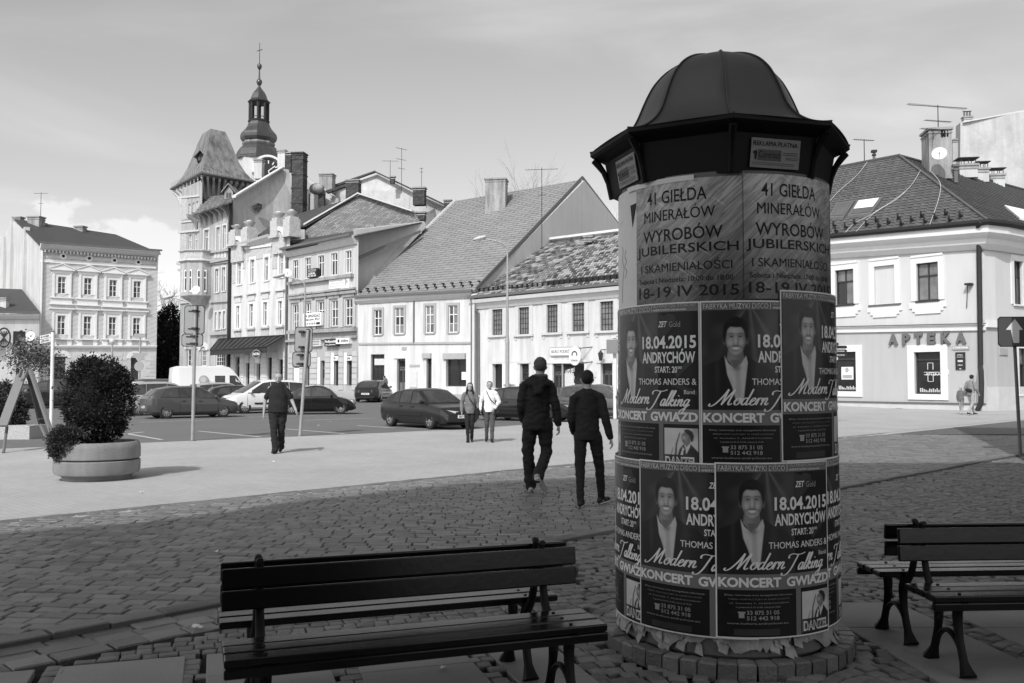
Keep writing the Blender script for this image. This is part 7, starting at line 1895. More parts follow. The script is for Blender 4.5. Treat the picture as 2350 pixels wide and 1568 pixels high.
    fuse(c,{'jacket':'jacket','parka':'parka','shirt':'polo_shirt','sweater':'sweater'}[topkind],topm,t,.0095,2,wrinkle=wr,seed=H,cut=hemz if all(g(k_).z>hemz or abs(g(k_).x)>cut_w[0] for k_ in ('wrL','wrR')) else None)
    # trousers
    c=MB()
    caps(c,pv+Vector((0,0,-.02)),.145*B_,pv+Vector((0,0,.05)),.142*B_,.78,16)
    for s,S_ in ((-1,'L'),(1,'R')):
        hp=g('hip'+S_); kn=g('kn'+S_); an=g('an'+S_)
        lr=1.12 if legs=='loose' else .98
        caps(c,hp,.098*lr*B_**.5,kn,.068*lr); caps(c,kn,.068*lr,an+Vector((0,0,.0)),.049*lr if legs!='loose' else .075)
    fuse(c,'trousers',legm,t,.0095,2,wrinkle=.009 if legs!='loose' else .013,seed=3)
    # shoes
    for S_ in ('L','R'):
        an=g('an'+S_); to=g('to'+S_); c=MB(); d=(to-an); 
        heel=an+(Vector((d.x,d.y,0)).normalized()*-.035 if Vector((d.x,d.y,0)).length>.01 else Vector((0,0,0)))+Vector((0,0,-.045))
        if d.length>.01 and J.get('lift'+S_): heel=an-d.normalized()*.02+Vector((0,-.05,0))
        caps(c,an+Vector((0,0,-.0)),.045,heel,.040); caps(c,heel,.040,to,.036,.85); caps(c,an,.045,heel.lerp(to,.5),.042)
        o=fuse(c,'shoe',shm,t,.008,1)
        if sole:
            q=MB(); dd=(to-heel); up=Vector((0,-dd.z,Vector((dd.x,dd.y)).length)) if J.get('lift'+S_) else Vector((0,0,1)); up.normalize()
            if J.get('lift'+S_): up=dd.cross(Vector((1,0,0))).normalized(); up=-up if up.z<0 else up
            caps(q,heel-up*.028,.040,to-up*.022,.038,.35 if not J.get('lift'+S_) else .35); q.build('sole',sole,o,smooth=True)
    if extra: extra(t,g)
    return t
BASE=dict(head=(0,.01,1.635),neck=(0,0,1.53),chest=(0,0,1.27),pelvis=(0,0,.98),
  shL=(-.175,0,1.42),shR=(.175,0,1.42),elL=(-.22,-.02,1.13),elR=(.22,-.02,1.13),wrL=(-.23,.03,.88),wrR=(.23,.03,.88),
  hipL=(-.09,0,.90),hipR=(.09,0,.90),knL=(-.10,.01,.50),knR=(.10,.01,.50),anL=(-.10,-.02,.09),anR=(.10,-.02,.09),toL=(-.12,.15,.035),toR=(.12,.15,.035))
def pose(**k): d=dict(BASE); d.update(k); return d
def strap(a,b_,c_,r=.012): 
    def f(t,g):
        q=MB(); q.tube(crom([a,b_,c_],6),r,6); q.build('bag_strap',m_cblk,t)
        q=MB(); q.box(c_[0]-.06,c_[0]+.06,c_[1]-.09,c_[1]+.09,c_[2]-.20,c_[2]); o=q.build('shoulder_bag',m_cblk,t); md=o.modifiers.new('b','BEVEL'); md.width=.03; md.segments=3
    return f
def at(px,py): p=PG(px,py); return (p.x,p.y,gz(p.y)+.004)
# man in black polo walking towards the camera (local +y is his front)
man=pose(pelvis=(0,.02,.98),chest=(0,.0,1.27),elL=(-.30,.0,1.14),wrL=(-.40,.10,.93),elR=(.29,-.05,1.14),wrR=(.31,-.02,.87),hipL=(-.09,0,.90),knL=(-.07,-.02,.50),anL=(-.04,-.22,.13),toL=(-.04,-.08,.04),knR=(.07,.12,.50),anR=(.03,.15,.08),toR=(.06,.31,.04))
person(at(637,1040),math.pi+.10,1.72,man,'stout middle-aged man in a black polo shirt walking towards the benches',None,'loose',None,'balding',m_cblk,m_cjean,m_shoe,mat('greying_hair',.08,.7,.4,40,bump=.6,bscale=80),build=1.34,sleeve=.4,topkind='shirt',tophem=.93,wr=.004)
# two women
wg=pose(head=(0,.05,1.62),hipL=(-.08,0,.90),knL=(-.06,.02,.50),anL=(-.05,-.10,.10),toL=(-.06,.05,.04),knR=(.07,.08,.50),anR=(.05,.10,.08),toR=(.07,.25,.035),elL=(-.24,-.04,1.14),wrL=(-.24,.05,.92),elR=(.25,-.03,1.14),wrR=(.24,.10,.90))
person(at(1078,1015),math.pi,1.50,wg,'young woman with long dark hair in a grey jacket with a crossed strap',None,'slim',None,'long',m_cgrey,m_cjean,m_shoe,m_hair_d,build=.92,topkind='jacket',tophem=.88,extra=strap((.09,.12,1.47),(-.02,.19,1.25),(-.22,.12,1.0)))
ww=pose(head=(0,.05,1.62),elL=(-.27,-.02,1.16),wrL=(-.15,.16,.97),elR=(.27,-.05,1.15),wrR=(.27,.03,.92),knL=(-.08,.06,.50),anL=(-.07,.08,.08),toL=(-.09,.23,.035),knR=(.08,-.02,.50),anR=(.09,-.15,.11),toR=(.10,.0,.04))
person(at(1123,1015),math.pi,1.54,ww,'woman with tied back hair in a bright white jacket and jeans',None,'slim',None,'tied',m_cwht,m_cden,m_shoe,m_hair_d,build=.98,topkind='jacket',tophem=.90,wr=.009,extra=strap((.09,.12,1.47),(-.04,.20,1.22),(-.26,.10,1.0)))
# tall young man seen from behind (local +y away from the camera)
tall=pose(head=(.045,.03,1.635),neck=(.02,.0,1.53),elL=(-.21,-.03,1.14),wrL=(-.19,.08,.93),elR=(.25,-.04,1.13),wrR=(.28,.0,.88),
  hipL=(-.09,0,.90),knL=(-.12,.03,.50),anL=(-.08,.10,.085),toL=(-.09,.26,.035),hipR=(.10,0,.90),knR=(.13,.06,.52),anR=(.00,-.22,.22),toR=(.10,-.10,.06),liftR=1)
person(at(1232,1131),.0,1.88,tall,'tall young man seen from behind in a black hooded parka and light trainers',None,'loose',None,'short',m_cblk,m_cjean,mat('grey_trainer',.30,.7,.3,12),m_hair_l,build=1.03,topkind='parka',tophem=.85,wr=.014,sole=m_sole,
  extra=lambda t,g:(lambda q:(caps(q,g('neck')+Vector((-.07,-.05,-.02)),.035,g('neck')+Vector((.09,-.04,-.01)),.035),fuse(q,'hood_lining',m_hood,t,.008,1)))(MB()))
sw=pose(head=(.0,.02,1.635),elL=(-.205,.02,1.14),wrL=(-.165,.16,.94),elR=(.23,-.05,1.14),wrR=(.30,-.02,.88),
  hipL=(-.09,0,.90),knL=(-.10,-.02,.50),anL=(-.10,-.10,.085),toL=(-.06,.06,.035),hipR=(.10,0,.90),knR=(.17,.12,.50),anR=(.20,.22,.085),toR=(.30,.33,.05))
person(at(1348,1162),.0,1.69,sw,'young man seen from behind in a charcoal sweater and black jeans',None,'slim',None,'crop',m_csw,m_cjean,m_shoe,m_hair_d,build=.94,topkind='sweater',tophem=.90,wr=.009,sole=m_sole,
  extra=lambda t,g:(lambda q:(q.tube([(g('neck')+Vector((.068*math.cos(a),.062*math.sin(a)-.005,-.045+.01*math.sin(a)))) for a in [2*math.pi*i/16 for i in range(17)]],.012,6),q.build('white_collar',m_sole,t,smooth=True)))(MB()))
# parent and child by the pharmacy wall, walking away to the right
dad=pose(head=(.0,.10,1.60),neck=(0,.06,1.51),chest=(0,.03,1.27),elL=(-.25,-.02,1.16),wrL=(-.26,.02,.92),elR=(.24,.0,1.13),wrR=(.24,.18,.92),knL=(-.08,.12,.50),anL=(-.08,.33,.09),toL=(-.08,.49,.04),knR=(.09,-.03,.50),anR=(.08,-.30,.12),toR=(.09,-.15,.04))
def waistbag(t,g):
    q=MB(); caps(q,(-.08,-.14,1.08),.075,(.09,-.15,1.05),.075,.8); fuse(q,'waist_bag',m_cblk,t,.01,1)
person(at(2228,953),-R_(62),1.80,dad,'man in a pale jacket with a dark hip bag leading a child past the pharmacy',None,'slim',None,'short',m_cgrey if False else mat('pale_jacket_cloth',.20,.9,.2,9,bump=.3),mat('pale_trousers',.30,.9,.2,9,bump=.3,bscale=18),m_shoe,m_hair_d,topkind='jacket',sole=m_sole,extra=waistbag)
kid=pose(knL=(-.08,.05,.50),anL=(-.08,.12,.09),toL=(-.08,.28,.04),knR=(.09,.0,.50),anR=(.08,-.18,.14),toR=(.09,-.04,.05),elR=(.25,.05,1.18),wrR=(.26,.20,1.22))
person(at(2205,951),-R_(50),1.26,kid,'small child in a grey hooded jacket and knitted hat beside the pharmacy wall',None,'slim',None,'hat',mat('child_jacket',.13,.9,.3,9,bump=.3),mat('pale_trousers'),mat('pale_shoe',.5,.7),mat('knit_hat',.35,.9,.3,30),build=1.1,topkind='jacket')
pb=P(884,HY,66)
person((pb.x,pb.y,gz(66)),R_(60),1.55,pose(head=(0,.12,1.58)),'person in pale clothes standing behind the small dark saloon',None,'slim',None,'tied',m_cgrey,m_cden,m_shoe,m_hair_d,topkind='jacket')
# ================================================================ STREET FURNITURE
m_bwood=mat('dark_bench_board',.005,.22,.3,5,fine=.2,spec=.42,bump=.03,bscale=25)
m_biron=mat('bench_cast_iron',.005,.5,.2,8,fine=.15)
m_pole=mat('galvanised_pole',.33,.5,.2,5,metal=.3,fine=.1)
m_sback=mat('sign_back',.26,.55,.12,3,metal=.2,fine=.05)
m_conc=mat('planter_concrete',.27,.9,.18,3,bump=.4,bscale=50,streak=.3,fine=.2,fscale=60)
def bench(cx,cy,ang,L,label,seed=0):
    """bench whose sitter looks along local -y; back on +y"""
    t=thing('park_bench',(cx,cy,0),label,'bench','black park benches set back to back',ang)
    h=L/2
    def board(nm,x0,x1,y0,y1,z0,z1_,rx=0,py=0,pz=0,lab=None):
        q=MB(); q.box(x0,x1,y0-py,y1-py,z0-pz,z1_-pz); o=q.build(nm,m_bwood,t); o.location=(0,py,pz); o.rotation_euler=(rx,0,0)
        md=o.modifiers.new('b','BEVEL'); md.width=.007; md.segments=2; return o
    # y: front edge at 0, back at .34
    board('seat_board',-h,h,.0,.10,.40,.435); board('seat_board',-h,h,.112,.212,.402,.437); board('seat_board',-h,h,.224,.324,.40,.435)
    board('front_rail',-h,h,-.006,.028,.355,.398)
    board('back_board',-h,h,.375,.400,.545,.635,-.10,.385,.545); board('back_board',-h,h,.375,.400,.645,.735,-.10,.385,.645)
    for sx in (-1,1):
        x=sx*(h-.17)
        f=empty('leg_frame',(x,0,0),0,t)
        def leg(pts,rs,nm='leg'):
            q=MB(); q.tube(crom(pts,5),[rs[min(len(rs)-1,int(i/5))]+(rs[min(len(rs)-1,int(i/5)+1)]-rs[min(len(rs)-1,int(i/5))])*((i%5)/5) for i in range(len(crom(pts,5)))],8)
            q.v=[(a*1.25,b_,c) for a,b_,c in q.v]; q.build(nm,m_biron,f,smooth=True)
        leg([(0,.04,.40),(0,.075,.32),(0,.06,.2),(0,.02,.08),(0,-.02,.01)],[.022,.024,.019,.020,.040])
        leg([(0,.30,.40),(0,.27,.32),(0,.28,.2),(0,.32,.08),(0,.36,.01)],[.022,.024,.019,.020,.040])
        leg([(0,.03,.09),(0,.08,.17),(0,.17,.21),(0,.26,.17),(0,.315,.09)],[.014,.014,.014,.014,.014],'arch')
        leg([(0,.0,.385),(0,.06,.33),(0,.10,.25)],[.012,.014,.014],'arch')
        leg([(0,.33,.385),(0,.29,.33),(0,.25,.25)],[.012,.014,.014],'arch')
        leg([(0,.30,.36),(0,.375,.44),(0,.418,.56),(0,.437,.735)],[.024,.018,.016,.015],'back_upright')
        leg([(0,.437,.735),(0,.435,.752),(0,.415,.758)],[.015,.016,.013],'scroll')
        q=MB(); q.box(-.022,.022,-.005,.325,.372,.399); q.build('seat_bracket',m_biron,f)
        for y in (.05,.162,.274):
            q=MB(); q.cyl((0,y,.435),(0,y,.440),.009,n=8); q.build('bolt',m_biron,f)
    return t
def bench_pair(cx,cy,ang,L,la,lb):
    c,s=math.cos(ang),math.sin(ang)
    # near bench: front edge 0.48 m on the camera side of the pair's centre line
    o=-.475; bench(cx-s*o*1.0,cy+c*o,ang,L,la)
    o=.475; bench(cx-s*o,cy+c*o,ang+math.pi,L,lb)
bench_pair(-.524,4.555,R_(19.4),1.745,'black slatted bench in front, facing the camera, nearest of all benches','black slatted bench behind the nearest one, facing the square')
bench_pair(3.13,5.47,R_(3.5),1.80,'black bench at the right edge facing the camera','black bench at the right edge facing the cobbled street')
# round concrete planter with clipped conifer
def leaves(name,blobs,n,size,m,parent,rn,asp=1.0,shell=.45,col_=None):
    q=MB()
    tot=sum(b[1]**2 for b in blobs)
    for c,r,sc in blobs:
        k=int(n*r*r/tot)
        for _ in range(k):
            d=Vector((rn.gauss(0,1),rn.gauss(0,1),rn.gauss(0,1))).normalized()
            f=(shell+(1-shell)*rn.random()**.5)*(1+.10*math.sin(d.x*9+c[0])*math.sin(d.z*8+d.y*7)) 
            if rn.random()<.10: f*=rn.uniform(1.03,1.20)
            p=Vector(c)+Vector((d.x*sc[0],d.y*sc[1],d.z*sc[2]))*r*f
            s=size*rn.uniform(.5,1.3); a=Vector((rn.gauss(0,1),rn.gauss(0,1),rn.gauss(0,1)+.3)).normalized(); b_=a.orthogonal().normalized(); b_=Matrix.Rotation(rn.uniform(0,6.28),3,a)@b_
            up=(d*1.0+b_*.8+Vector((0,0,.3))).normalized()
            sd_=up.cross(a).normalized() if up.cross(a).length>.05 else b_
            q.add([p-sd_*s*.28,p+up*s*.5-sd_*s*.2,p+up*s*asp,p+up*s*.45+sd_*s*.25],[(0,1,2,3)],rn.uniform(-.5,.5)or.01)
    return q.build(name,m,parent)
m_conif=mat('conifer_foliage',.05,.85,.35,3,piece=1.1,fine=.3)
m_branch=mat('bare_branch',.09,.9,.3,6)
m_leafy=mat('budding_foliage',.12,.85,.3,3,piece=.9,fine=.2)
def planter(px,Y,R,sy,label):
    p=P(px,HY,Y); t=thing('round_planter',(p.x,p.y,0),label,'planter')
    q=MB(); q.lathe([(R*.80,0),(R*.80,.05),(R*.84,.07),(R*.97,.10),(R,.16),(R,.30),(R*.97,.315)],(0,0,0),48); q.build('lower_ring',m_conc,t,smooth=True)
    q=MB(); q.lathe([(R*.95,.31),(R*.95,.335)],(0,0,0),48); q.build('groove',m_dark,t)
    q=MB(); q.lathe([(R*.97,.33),(R,.345),(R,.50),(R*.985,.56),(R*.94,.60),(R*.88,.60),(R*.86,.57),(R*.86,.52)],(0,0,0),48,close=False); q.build('upper_ring',m_conc,t,smooth=True)
    q=MB(); q.lathe([(0,.52),(R*.87,.52)],(0,0,0),32,close=False); q.build('soil',mat('soil',.04,.95,.3,9),t)
    return p,t
p,_=planter(227,14.75,.645,1,'round two-tier concrete planter on the pale paving')
rn=random.Random(21)
t=thing('conifer_bush',(p.x,p.y,.52),'large dark rounded conifer bush in the round planter','bush')
leaves('foliage',[((0,0,.78),.50,(1.12,1.05,1.28)),((-.12,0,.55),.38,(1.1,1,1)),((.2,-.05,1.0),.33,(1,1,1)),((-.15,0,1.1),.33,(1,1,1)),((.12,.0,.35),.30,(1,1,.9)),((0,0,.1),.12,(1,1,1.2))],26000,.052,m_conif,t,rn)
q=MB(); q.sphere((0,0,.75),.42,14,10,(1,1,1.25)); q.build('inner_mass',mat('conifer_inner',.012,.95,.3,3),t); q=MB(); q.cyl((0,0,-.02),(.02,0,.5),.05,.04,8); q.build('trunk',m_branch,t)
pw=P(152,1012,14.3)
t=thing('conifer_bush',(pw.x,pw.y-.0,.50),'small conifer bush leaning over the left rim of the planter','bush')
leaves('foliage',[((0,0,.13),.25,(1.1,1,.95)),((.12,.1,.10),.18,(1,1,1)),((-.08,0,.0),.17,(1,1,1))],9000,.05,mat('pale_conifer_foliage',.06,.85,.35,3,piece=1.1,fine=.3),t,rn)
q=MB(); q.cyl((.25,.2,.0),(.0,0,.12),.03,.02,6); q.build('trunk',m_branch,t)
# left planter trough with bush
pt2=PG(34,1009); t=thing('planter_trough',(pt2.x-.3,pt2.y+.5,0),'square pebble-concrete planter at the left edge','planter')
q=MB(); q.box(-1.0,.68,-.5,.5,0,.36); q.box(-.9,.58,-.4,.4,.36,.37); o=q.build('trough',mat('pebble_concrete',.40,.9,.5,26,fine=.4,fscale=40,bump=.4),t); 
t=thing('conifer_bush',(pt2.x-.65,pt2.y+.5,.36),'dark conifer bush in the square planter at the left edge','bush')
leaves('foliage',[((0,0,.55),.58,(1,1,1.05)),((.30,0,.25),.38,(1,1,1.0)),((-.4,0,.4),.4,(1,1,1))],9000,.08,m_conif,t,rn)
# folding A-board
ab=thing('folding_board',(0,0,0),'tall folding advertising board standing left of the planter','sign board')
def slabpoly(nm,pts,th,m,par):
    q=MB(); pts=[Vector(p) for p in pts]; nrm=(pts[1]-pts[0]).cross(pts[-1]-pts[0]).normalized(); q.prism(pts,nrm*th); return q.build(nm,m,par,merge=True)
Yb=20.5
aa=lambda px,py,Y=Yb:P(px,py,Y)
m_abl=mat('board_face',.17,.5,.1,4); m_abd=mat('board_dark',.02,.5,.2,4); m_abf=mat('board_frame',.13,.5,.1,4)
slabpoly('light_panel',[aa(-4,980,20.0),aa(18,980,20.0),aa(62,860,21.3),aa(40,862,21.3)],.05,m_abl,ab)
slabpoly('dark_panel',[aa(88,975,20.6),aa(109,973,20.9),aa(77,862,21.6),aa(60,862,21.4)],.04,m_abd,ab)
for a,b in (((16,980),(-4,1035)),((93,975),(111,1034))):
    q=MB(); q.cyl(aa(*a,20.3),PG(b[0],b[1]) if False else Vector((aa(*b,19.6).x,19.8,.0)),.035,.035,6); q.build('foot',m_abf,ab)
q=MB(); q.cyl(aa(70,850,20.9),aa(120,1000,20.1),.055,.055,6); q.build('frame_bar',m_abf,ab)
q=MB(); q.cyl(aa(44,866,21.0),aa(50,848,21.0),.04,.04,6);q.cyl(aa(58,866,21.2),aa(66,845,21.2),.04,.04,6); q.build('top_hinge',m_abf,ab)
q=MB(); q.box(0,1,0,1,0,1); 
slabpoly('torn_sticker',[aa(30,925,20.55),aa(34,925,20.6),aa(50,885,20.98),aa(42,885,20.95)],-.02,m_frame,ab)
slabpoly('cross_bar',[aa(90,963,20.55),aa(108,960,20.85),aa(108,958,20.85),aa(90,961,20.55)],-.02,m_abl,ab)
# poles and sign plates seen from behind
def pole(px,py,ytop,r,label,name='sign_pole',cat='sign post',group=None,m=None,lean=0):
    b=PG(px,py); t=thing(name,b,label,cat,group); zt_=P(px,ytop,b.y).z
    q=MB(); q.cyl((0,0,0),(lean,0,zt_),r,r,12); q.build('pole',m or m_pole,t,smooth=True); q=MB(); q.cyl((lean,0,zt_),(lean,0,zt_+.02),r*1.15,r*1.1,12); q.build('pole_cap',m_iron,t)
    q=MB(); q.cyl((0,0,0),(0,0,.02),r*2.2,r*2.0,12); q.build('base_plate',m_gut,t)
    return t,b,zt_
def plateb(t,b,x0,x1,y0,y1,m=m_sback,rot=0,tilt=0,yoff=.07,cl=True,name='sign_plate'):
    a=P(x0,y1,b.y+yoff); c=P(x1,y0,b.y+yoff); cx=(a.x+c.x)/2-b.x; w_=(c.x-a.x)/2; z0,z1__=a.z,c.z; r=.05
    pts=[(-w_+r,0,z0),(w_-r,0,z0),(w_,0,z0+r),(w_,0,z1__-r),(w_-r,0,z1__),(-w_+r,0,z1__),(-w_,0,z1__-r),(-w_,0,z0+r)]
    q=MB(); q.prism(pts,(0,.012,0)); o=q.build(name,m,t,merge=True); o.location=(cx,yoff,0); o.rotation_euler=(0,tilt,rot)
    q=MB(); f=.02; q.prism([(p[0]*1.0+(f if p[0]>0 else -f),.004,p[2]+(f if p[2]>(z0+z1__)/2 else -f)) for p in pts],(0,.006,0)); q.build('edge',m_iron,o)
    if cl:
        for k in (.18,.82):
            z=z0+(z1__-z0)*k; q=MB(); q.box(-w_*.6,w_*.6,-.02,0,z-.012,z+.012); q.box(-cx-.06,-cx+.06,-yoff-.06,0,z-.03,z+.03); q.build('clamp',m_iron,o)
    return o
t,b,_=pole(441.5,1012,702,.042,'grey pole with two blank sign backs left of the white van',group='poles carrying large sign backs',lean=.03)
plateb(t,b,419,467,703,766,rot=-.15,tilt=.01); plateb(t,b,416,466,768,794,rot=-.15)
t,b,_=pole(688,1001,757,.045,'leaning grey pole with two blank sign backs right of the walking man',group='poles carrying large sign backs',lean=.20)
plateb(t,b,674,714,752,807,rot=-.12,tilt=.01); plateb(t,b,671,712,809,841,rot=-.12)
t,b,_=pole(2341,1047,790,.035,'slim dark pole carrying the white arrow sign at the right edge',m=m_gut,lean=-.07)
o=plateb(t,b,2293,2372,729,794,m=mat('blue_sign_face',.085,.4,.08,3),yoff=-.07,cl=False,rot=-.06)
a=P(2320,790,b.y-.09); c=P(2344,732,b.y-.09); q=MB()
def apx_(x,y): p_=P(x,y,b.y-.09); return Vector((p_.x-b.x-o.location.x,-.004,p_.z))
q.add([apx_(2326,787),apx_(2339,787),apx_(2339,757),apx_(2347,757),apx_(2329,732),apx_(2309,757),apx_(2320,757)],[tuple(range(7))]); q.build('white_arrow',m_frame,o)
# white post with ribbed box near the column
t,b,_=pole(1411,962,778,.075,'white post with a ribbed grey box beside the poster column',name='information_post',m=mat('white_post_paint',.7,.5,.06,3))
a=P(1391,812,b.y);c=P(1432,780,b.y); q=MB(); q.box(a.x-b.x,c.x-b.x,-.25,-.05,a.z,c.z); 
for i in range(14): x=a.x-b.x+(c.x-a.x)*(i+.5)/14; q.box(x-.008,x+.008,-.265,-.25,a.z+.03,c.z-.03)
q.build('ribbed_box',m_sback,t)
# street name post on the left
t,b,_=pole(117,985,762,.055,'white street-name post with two small name boards at the left',name='street_name_post',m=mat('white_post_paint'))
for (ya,yb,yc,yd) in ((766,762,775,771),):
    pass
for k,(y0,y1,tx) in enumerate(((768,776,'RYNEK'),(778,786,'SZEWSKA'))):
    A_,B2=P(92,y0+3,b.y+.5),P(116,y0-2,b.y); C2,D2=P(116,y1-2,b.y),P(92,y1+3,b.y+.5)
    q=MB(); pts=[v_-b for v_ in (D2,C2,B2,A_)]; q.prism(pts,(.01,.03,0)); o=q.build('name_board',m_frame,t)
    q=MB(); vs,fs=textflat(tx,.08,.92,.2,.8,bold=.03); q.add([pts[0].lerp(pts[1],u).lerp(pts[3].lerp(pts[2],u),v_)+Vector((0,-.006,0)) for u,v_ in vs],fs); q.build('lettering',m_iron,o)
# street lamps
def lamp(px,pyb,bY,ytop,hx,hy,label,r0=.10,r1=.05,thick=True,bend=None):
    b=P(px,HY,bY); b.z=gz(bY); t=thing('street_lamp',b,label,'street lamp','curved-arm street lamps along the square')
    zt_=P(px,ytop,bY).z-b.z; h=P(hx,hy,bY)-b
    q=MB(); q.cyl((0,0,0),(0,0,zt_*.42),r0*1.2,r0*1.1,12); q.cyl((0,0,zt_*.42),(0,0,zt_*.46),r0*1.25,r0*.9,12); q.cyl((0,0,zt_*.46),(0,0,zt_),r0*.8,r1,12); q.build('pole',m_pole,t,smooth=True)
    arm=crom([(0,0,zt_-.02),(h.x*.02,0,zt_+(h.z-zt_)*.35),(h.x*.22,0,zt_+(h.z-zt_)*.70),(h.x*.85,0,h.z-.02)],8); q=MB(); q.tube(arm,r1*.9,8); q.build('arm',m_pole,t,smooth=True)
    sx=-1 if h.x<0 else 1
    q=MB(); q.sphere((0,0,0),.36,14,8,(1.15,.5,.34)); o=q.build('lamp_head',mat('lamp_head_grey',.45,.4,.08,4),t,smooth=True); o.location=h; o.rotation_euler=(0,sx*-.25*-1,0)
    q=MB(); q.sphere((sx*.06,0,-.05),.27,14,8,(1.1,.5,.38)); o2=q.build('lamp_glass',m_lamp,o,smooth=True)
    return t
lamp(1164,892,50,583,1101,547,'tall street lamp with curved arm in front of the agency house')
lamp(698,870,58,665,640,633,'street lamp with curved arm in front of the grey shop tenement',r0=.11)
lamp(441,870,62,720,386,682,'street lamp whose arm shows above the left sign backs',r0=.11)
# small globes and signs in front of the far left tenement
t=thing('lantern_post',tuple(P(256,HY,84))[:2]+(gz(84),),'low ball lantern post in front of the pale tenement','street lamp','low lantern posts by the tenement'); z=P(256,783,84).z-gz(84)
q=MB(); q.cyl((0,0,0),(0,0,z),.12,.08,8); q.build('pole',m_pole,t); q=MB(); q.sphere((0,0,z),.28,10,8); q.build('globe',m_lamp,t,smooth=True)
b_=P(320,HY,80); t=thing('traffic_sign',(b_.x,b_.y,gz(80)),'give-way triangle and round sign seen from behind on one post','traffic sign'); z=P(320,775,80).z-gz(80)
q=MB(); q.cyl((0,0,0),(0,0,z),.09,.07,8); q.build('pole',m_pole,t); zc=P(320,822,80).z-gz(80); q=MB(); q.prism([(-.62,-.12,zc+.45),(0,-.12,zc-.5),(.62,-.12,zc+.45)],(0,.03,0)); q.build('triangle_plate',m_sback,t); zc=P(320,841,80).z-gz(80); q=MB(); q.cyl((0,-.15,zc),(0,-.11,zc),.42,n=20); q.build('round_plate',m_sback,t)
q=MB(); q.box(-.5,.5,-.1,.1,z,z+.35); q.build('camera_box',m_sback,t)
# finger posts beside the column
b=P(1902,HY,33); t=thing('finger_post',(b.x,b.y,0),'dark tourist finger post with arrow boards just right of the column','sign post')
q=MB(); q.cyl((0,0,0),(0,0,3.2),.05,.04,8); q.build('pole',m_iron,t)
for (x1,yc) in ((1925,790),(1944,797),(1944,805.5),(1944,814.5),(1925,822)):
    e=P(x1,yc,33)-b; z=e.z+CAMZ-CAMZ+b.z
    q=MB(); q.prism([(0,0,z-.055),(e.x-.05,0,z-.055),(e.x,0,z),(e.x-.05,0,z+.055),(0,0,z+.055)],(0,.02,0)); o=q.build('arrow_board',m_iron,t)
    q=MB(); text3(q,'Muzeum' if yc<800 else 'Ratusz',.12,e.x-.1,z-.03,z+.03,-.004,bold=.02); q.build('lettering',m_mtrim,o)
e=P(1917,823,33)-b; q=MB(); q.cyl((e.x,-.02,e.z+b.z),(e.x,.02,e.z+b.z),.08,n=12); q.build('emblem',m_mtrim,t)
# hanging wrought-iron sign on the low house
b=P(9,775,86.5); t=thing('hanging_sign',b,'wrought-iron hanging sign on the low house wall','hanging sign')
q=MB()
for k in range(16): a0=2*math.pi*k/16; q.cyl((.6*math.cos(a0),0,.9*math.sin(a0)),(.6*math.cos(a0+.4),0,.9*math.sin(a0+.4)),.08,n=5)
for k in range(5): q.cyl((-.5+.25*k,0,-.6),(.5-.25*k,0,.6),.06,n=5)
q.build('scrollwork',m_iron,t); q=MB(); q.box(-1.3,-.75,-.05,.05,-1.2,.4); q.build('side_panel',m_iron,t)
# ================================================================ TREES
def bare_tree(x,y,H,label,seed,spread=.32,depth=5,r=.18,trunk=.35,group=None,leaf=0,name='bare_tree',vis=None):
    rn=random.Random(seed); t=thing(name,(x,y,gz(y)),label,'tree',group); tr=MB(); br=MB(); tips=[]
    def grow(p,d,L,r,k):
        n=3; pts=[p]; q_=p; dd=d
        for i in range(n):
            dd=(dd+Vector((rn.gauss(0,.12),rn.gauss(0,.12),rn.gauss(0,.06)+.03))).normalized(); q_=q_+dd*L/n; pts.append(q_)
        (tr if k==0 else br).tube(pts,[r*(1-.5*i/n) for i in range(n+1)],6 if k<2 else 4)
        if k>=depth: tips.append(q_); return
        for c in range(rn.choice((2,3,3)) if k>0 else 5):
            a=rn.uniform(0,6.28); s=spread*rn.uniform(.6,1.5); o=dd.orthogonal().normalized(); o=Matrix.Rotation(a,3,dd)@o
            grow(pts[-1] if rn.random()<.6 or k==0 else pts[-2],(dd+o*s*1.2).normalized(),L*rn.uniform(.62,.85),r*.58,k+1)
    grow(Vector((0,0,0)),Vector((0,0,1)),H*trunk,r,0)
    tr.build('trunk',m_branch,t); br.build('branches',m_branch,t)
    if leaf:
        q=MB()
        for p in tips:
            for _ in range(leaf):
                c=p+Vector((rn.gauss(0,.35),rn.gauss(0,.35),rn.gauss(0,.3))); s=rn.uniform(.03,.08); a=Vector((rn.gauss(0,1),rn.gauss(0,1),rn.gauss(0,1))).normalized(); b_=a.orthogonal(); 
                q.add([c-a*s,c+b_*s,c+a*s,c-b_*s*.6],[(0,1,2,3)],rn.uniform(-.5,.5)or.01)
        q.build('foliage',m_leafy,t)
    return t
p=P(35,HY,62)
bare_tree(p.x,p.y,2.75,'small round-crowned budding tree at the left edge of the square',3,.62,6,.08,.50,leaf=5,name='small_tree')
for i,(px,Y,H,sd_) in enumerate(((372,108,13.5,5),(398,118,12,6))):
    p=P(px,HY,Y); bare_tree(p.x,p.y,H,('bare tree between the pale tenement and the tower house','thinner bare tree close to the tower house edge')[i],sd_,.35,6,.2,.3)
t0=P(384,HY,103)
t=thing('yew_tree',(t0.x,t0.y,gz(103)),'dense dark evergreen between the pale tenement and the tower house','tree')
rn=random.Random(4)
leaves('foliage',[((0,0,4.0),3.0,(.8,.8,1.3)),((-1.5,0,2.5),2.2,(.8,.8,1.1)),((1.2,0,2.4),2.4,(.8,.8,1.1)),((.2,0,6.8),1.6,(.8,.8,1.3))],9000,.42,mat('dark_evergreen',.028,.9,.4,.6,piece=1.0),t,rn,shell=.3); q=MB(); q.cyl((0,0,0),(0,0,5),.25,.12,8); q.build('trunk',m_branch,t)
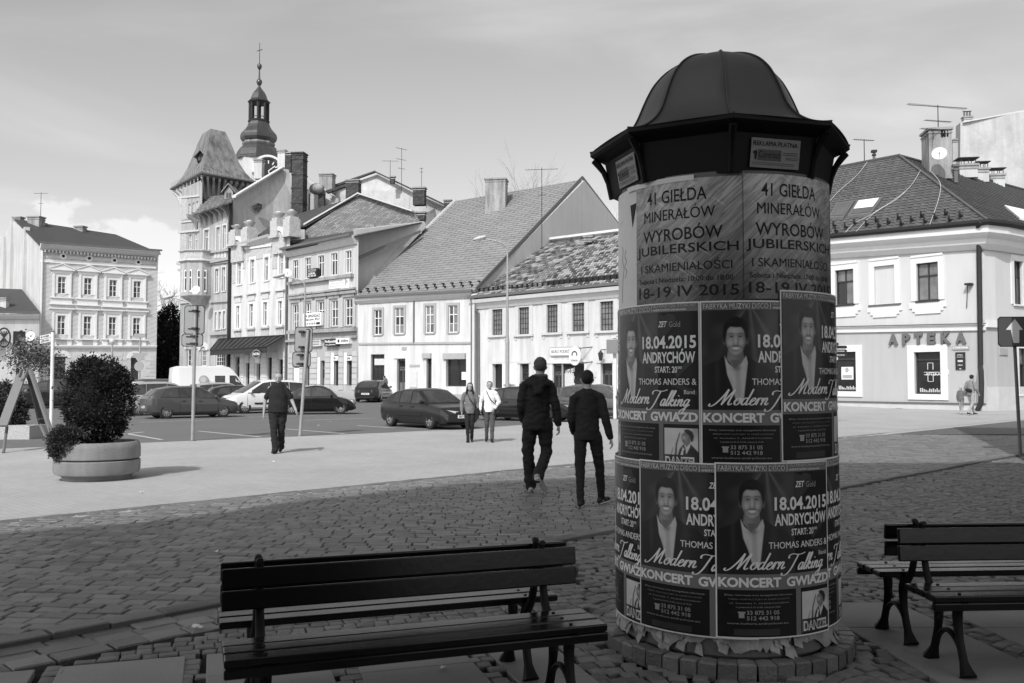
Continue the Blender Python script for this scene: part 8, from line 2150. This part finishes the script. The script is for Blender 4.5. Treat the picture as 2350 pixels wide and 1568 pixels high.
h1=P(375,HY,112); B=Fac(340,112,412,111,'shaded_house','dark roofed small house half hidden behind the trees')
B.wall(m_grey,0,B.W,B.z0,B.z(385,790)); B.world('roof',m_roofd,[P(338,792,111.5),P(414,792,110.5),P(405,735,114),P(350,735,115)],.2)
for i,(px,Y,py,sd_) in enumerate(((1228,112,392,11),(1262,115,398,12),(1388,104,462,13),(1412,103,470,14))):
    p=P(px,HY,Y); zt_=P(px,py,Y).z; bare_tree(p.x,p.y,zt_*.86,('bare treetop left of the aerial above the tall grey roof','bare treetop right of the aerial above the tall grey roof','bare tree just right of the grey gable','bare tree touching the column edge behind the tiled roof')[i],sd_,.26,6,.2,.34,group='bare trees behind the roofs')
# ================================================================ BUILDINGS BEHIND THE CAMERA (they throw the foreground shade)
def blockb(name,poly,h,label):
    t=thing(name,(poly[0][0],poly[0][1],0),label,'building'); o=Vector((poly[0][0],poly[0][1],0))
    q=MB(); q.prism([Vector((x,y,-.3))-o for x,y in poly],(0,0,h+.3)); q.build('wall',mat('shaded_brick',.10,.9,.2,1),t,merge=True)  # unseen walls coloured dark so the benches mirror little light
    q=MB(); q.prism([Vector((x,y,h))-o for x,y in poly],(0,0,.5)); q.build('cornice',m_mtrim,t,merge=True)
    return t
SL=19.0/math.tan(R_(SUN_EL))
def back(px_,py_): return (px_-SH.x*SL,py_-SH.y*SL)
edge=[(-9.5,4.2),(-5.4,9.5),(-4.26,10.2),(-3.67,10.8),(-2.97,11.9),(-.87,14.0),(1.68,15.2),(6.2,17.5),(9.6,17.6)]
ed=[back(*e) for e in edge]
blockb('rear_tenement',ed+[(11,-20),(-15,-20)],18.5,'tenement standing behind the camera that shades the benches')
blockb('side_tenement',[(9.15,15.6),(9.15,7.0),(16,7.0),(17,13.5)],15.0,'tenement outside the right edge of the picture shading the street')

# manhole cover and scraps on the square
c=PG(1470,1018); t=thing('manhole_cover',(c.x,c.y,0),'round manhole cover set in the pale paving beyond the two young men','manhole cover')
q=MB(); q.cyl((0,0,-.02),(0,0,.006),.38,n=28); q.build('ring',m_mtrim,t); q=MB(); q.cyl((0,0,.006),(0,0,.010),.31,n=28); 
for k in range(-4,5): q.box(-.25,.25,k*.06-.012,k*.06+.012,.010,.014)
q.build('lid',m_gut,t)
for px,py,s_,lb in ((732,977,.10,'white scrap on the asphalt right of the walking man'),(759,969,.09,'white scrap on the asphalt further right of the walking man'),(1754,1545,.06,'white scrap lying by the foot of the round plinth'),(631,1060,.07,'white scrap on the pale paving in front of the walking man'),(325,1131,.07,'white scrap on the paving between planter and cobbled road'),(1562,1018,.07,'small white scrap on the paving beside the walkers')):
    o=litter(px,py,s_); tag(o,lb,'litter','paper scraps on the pavement')
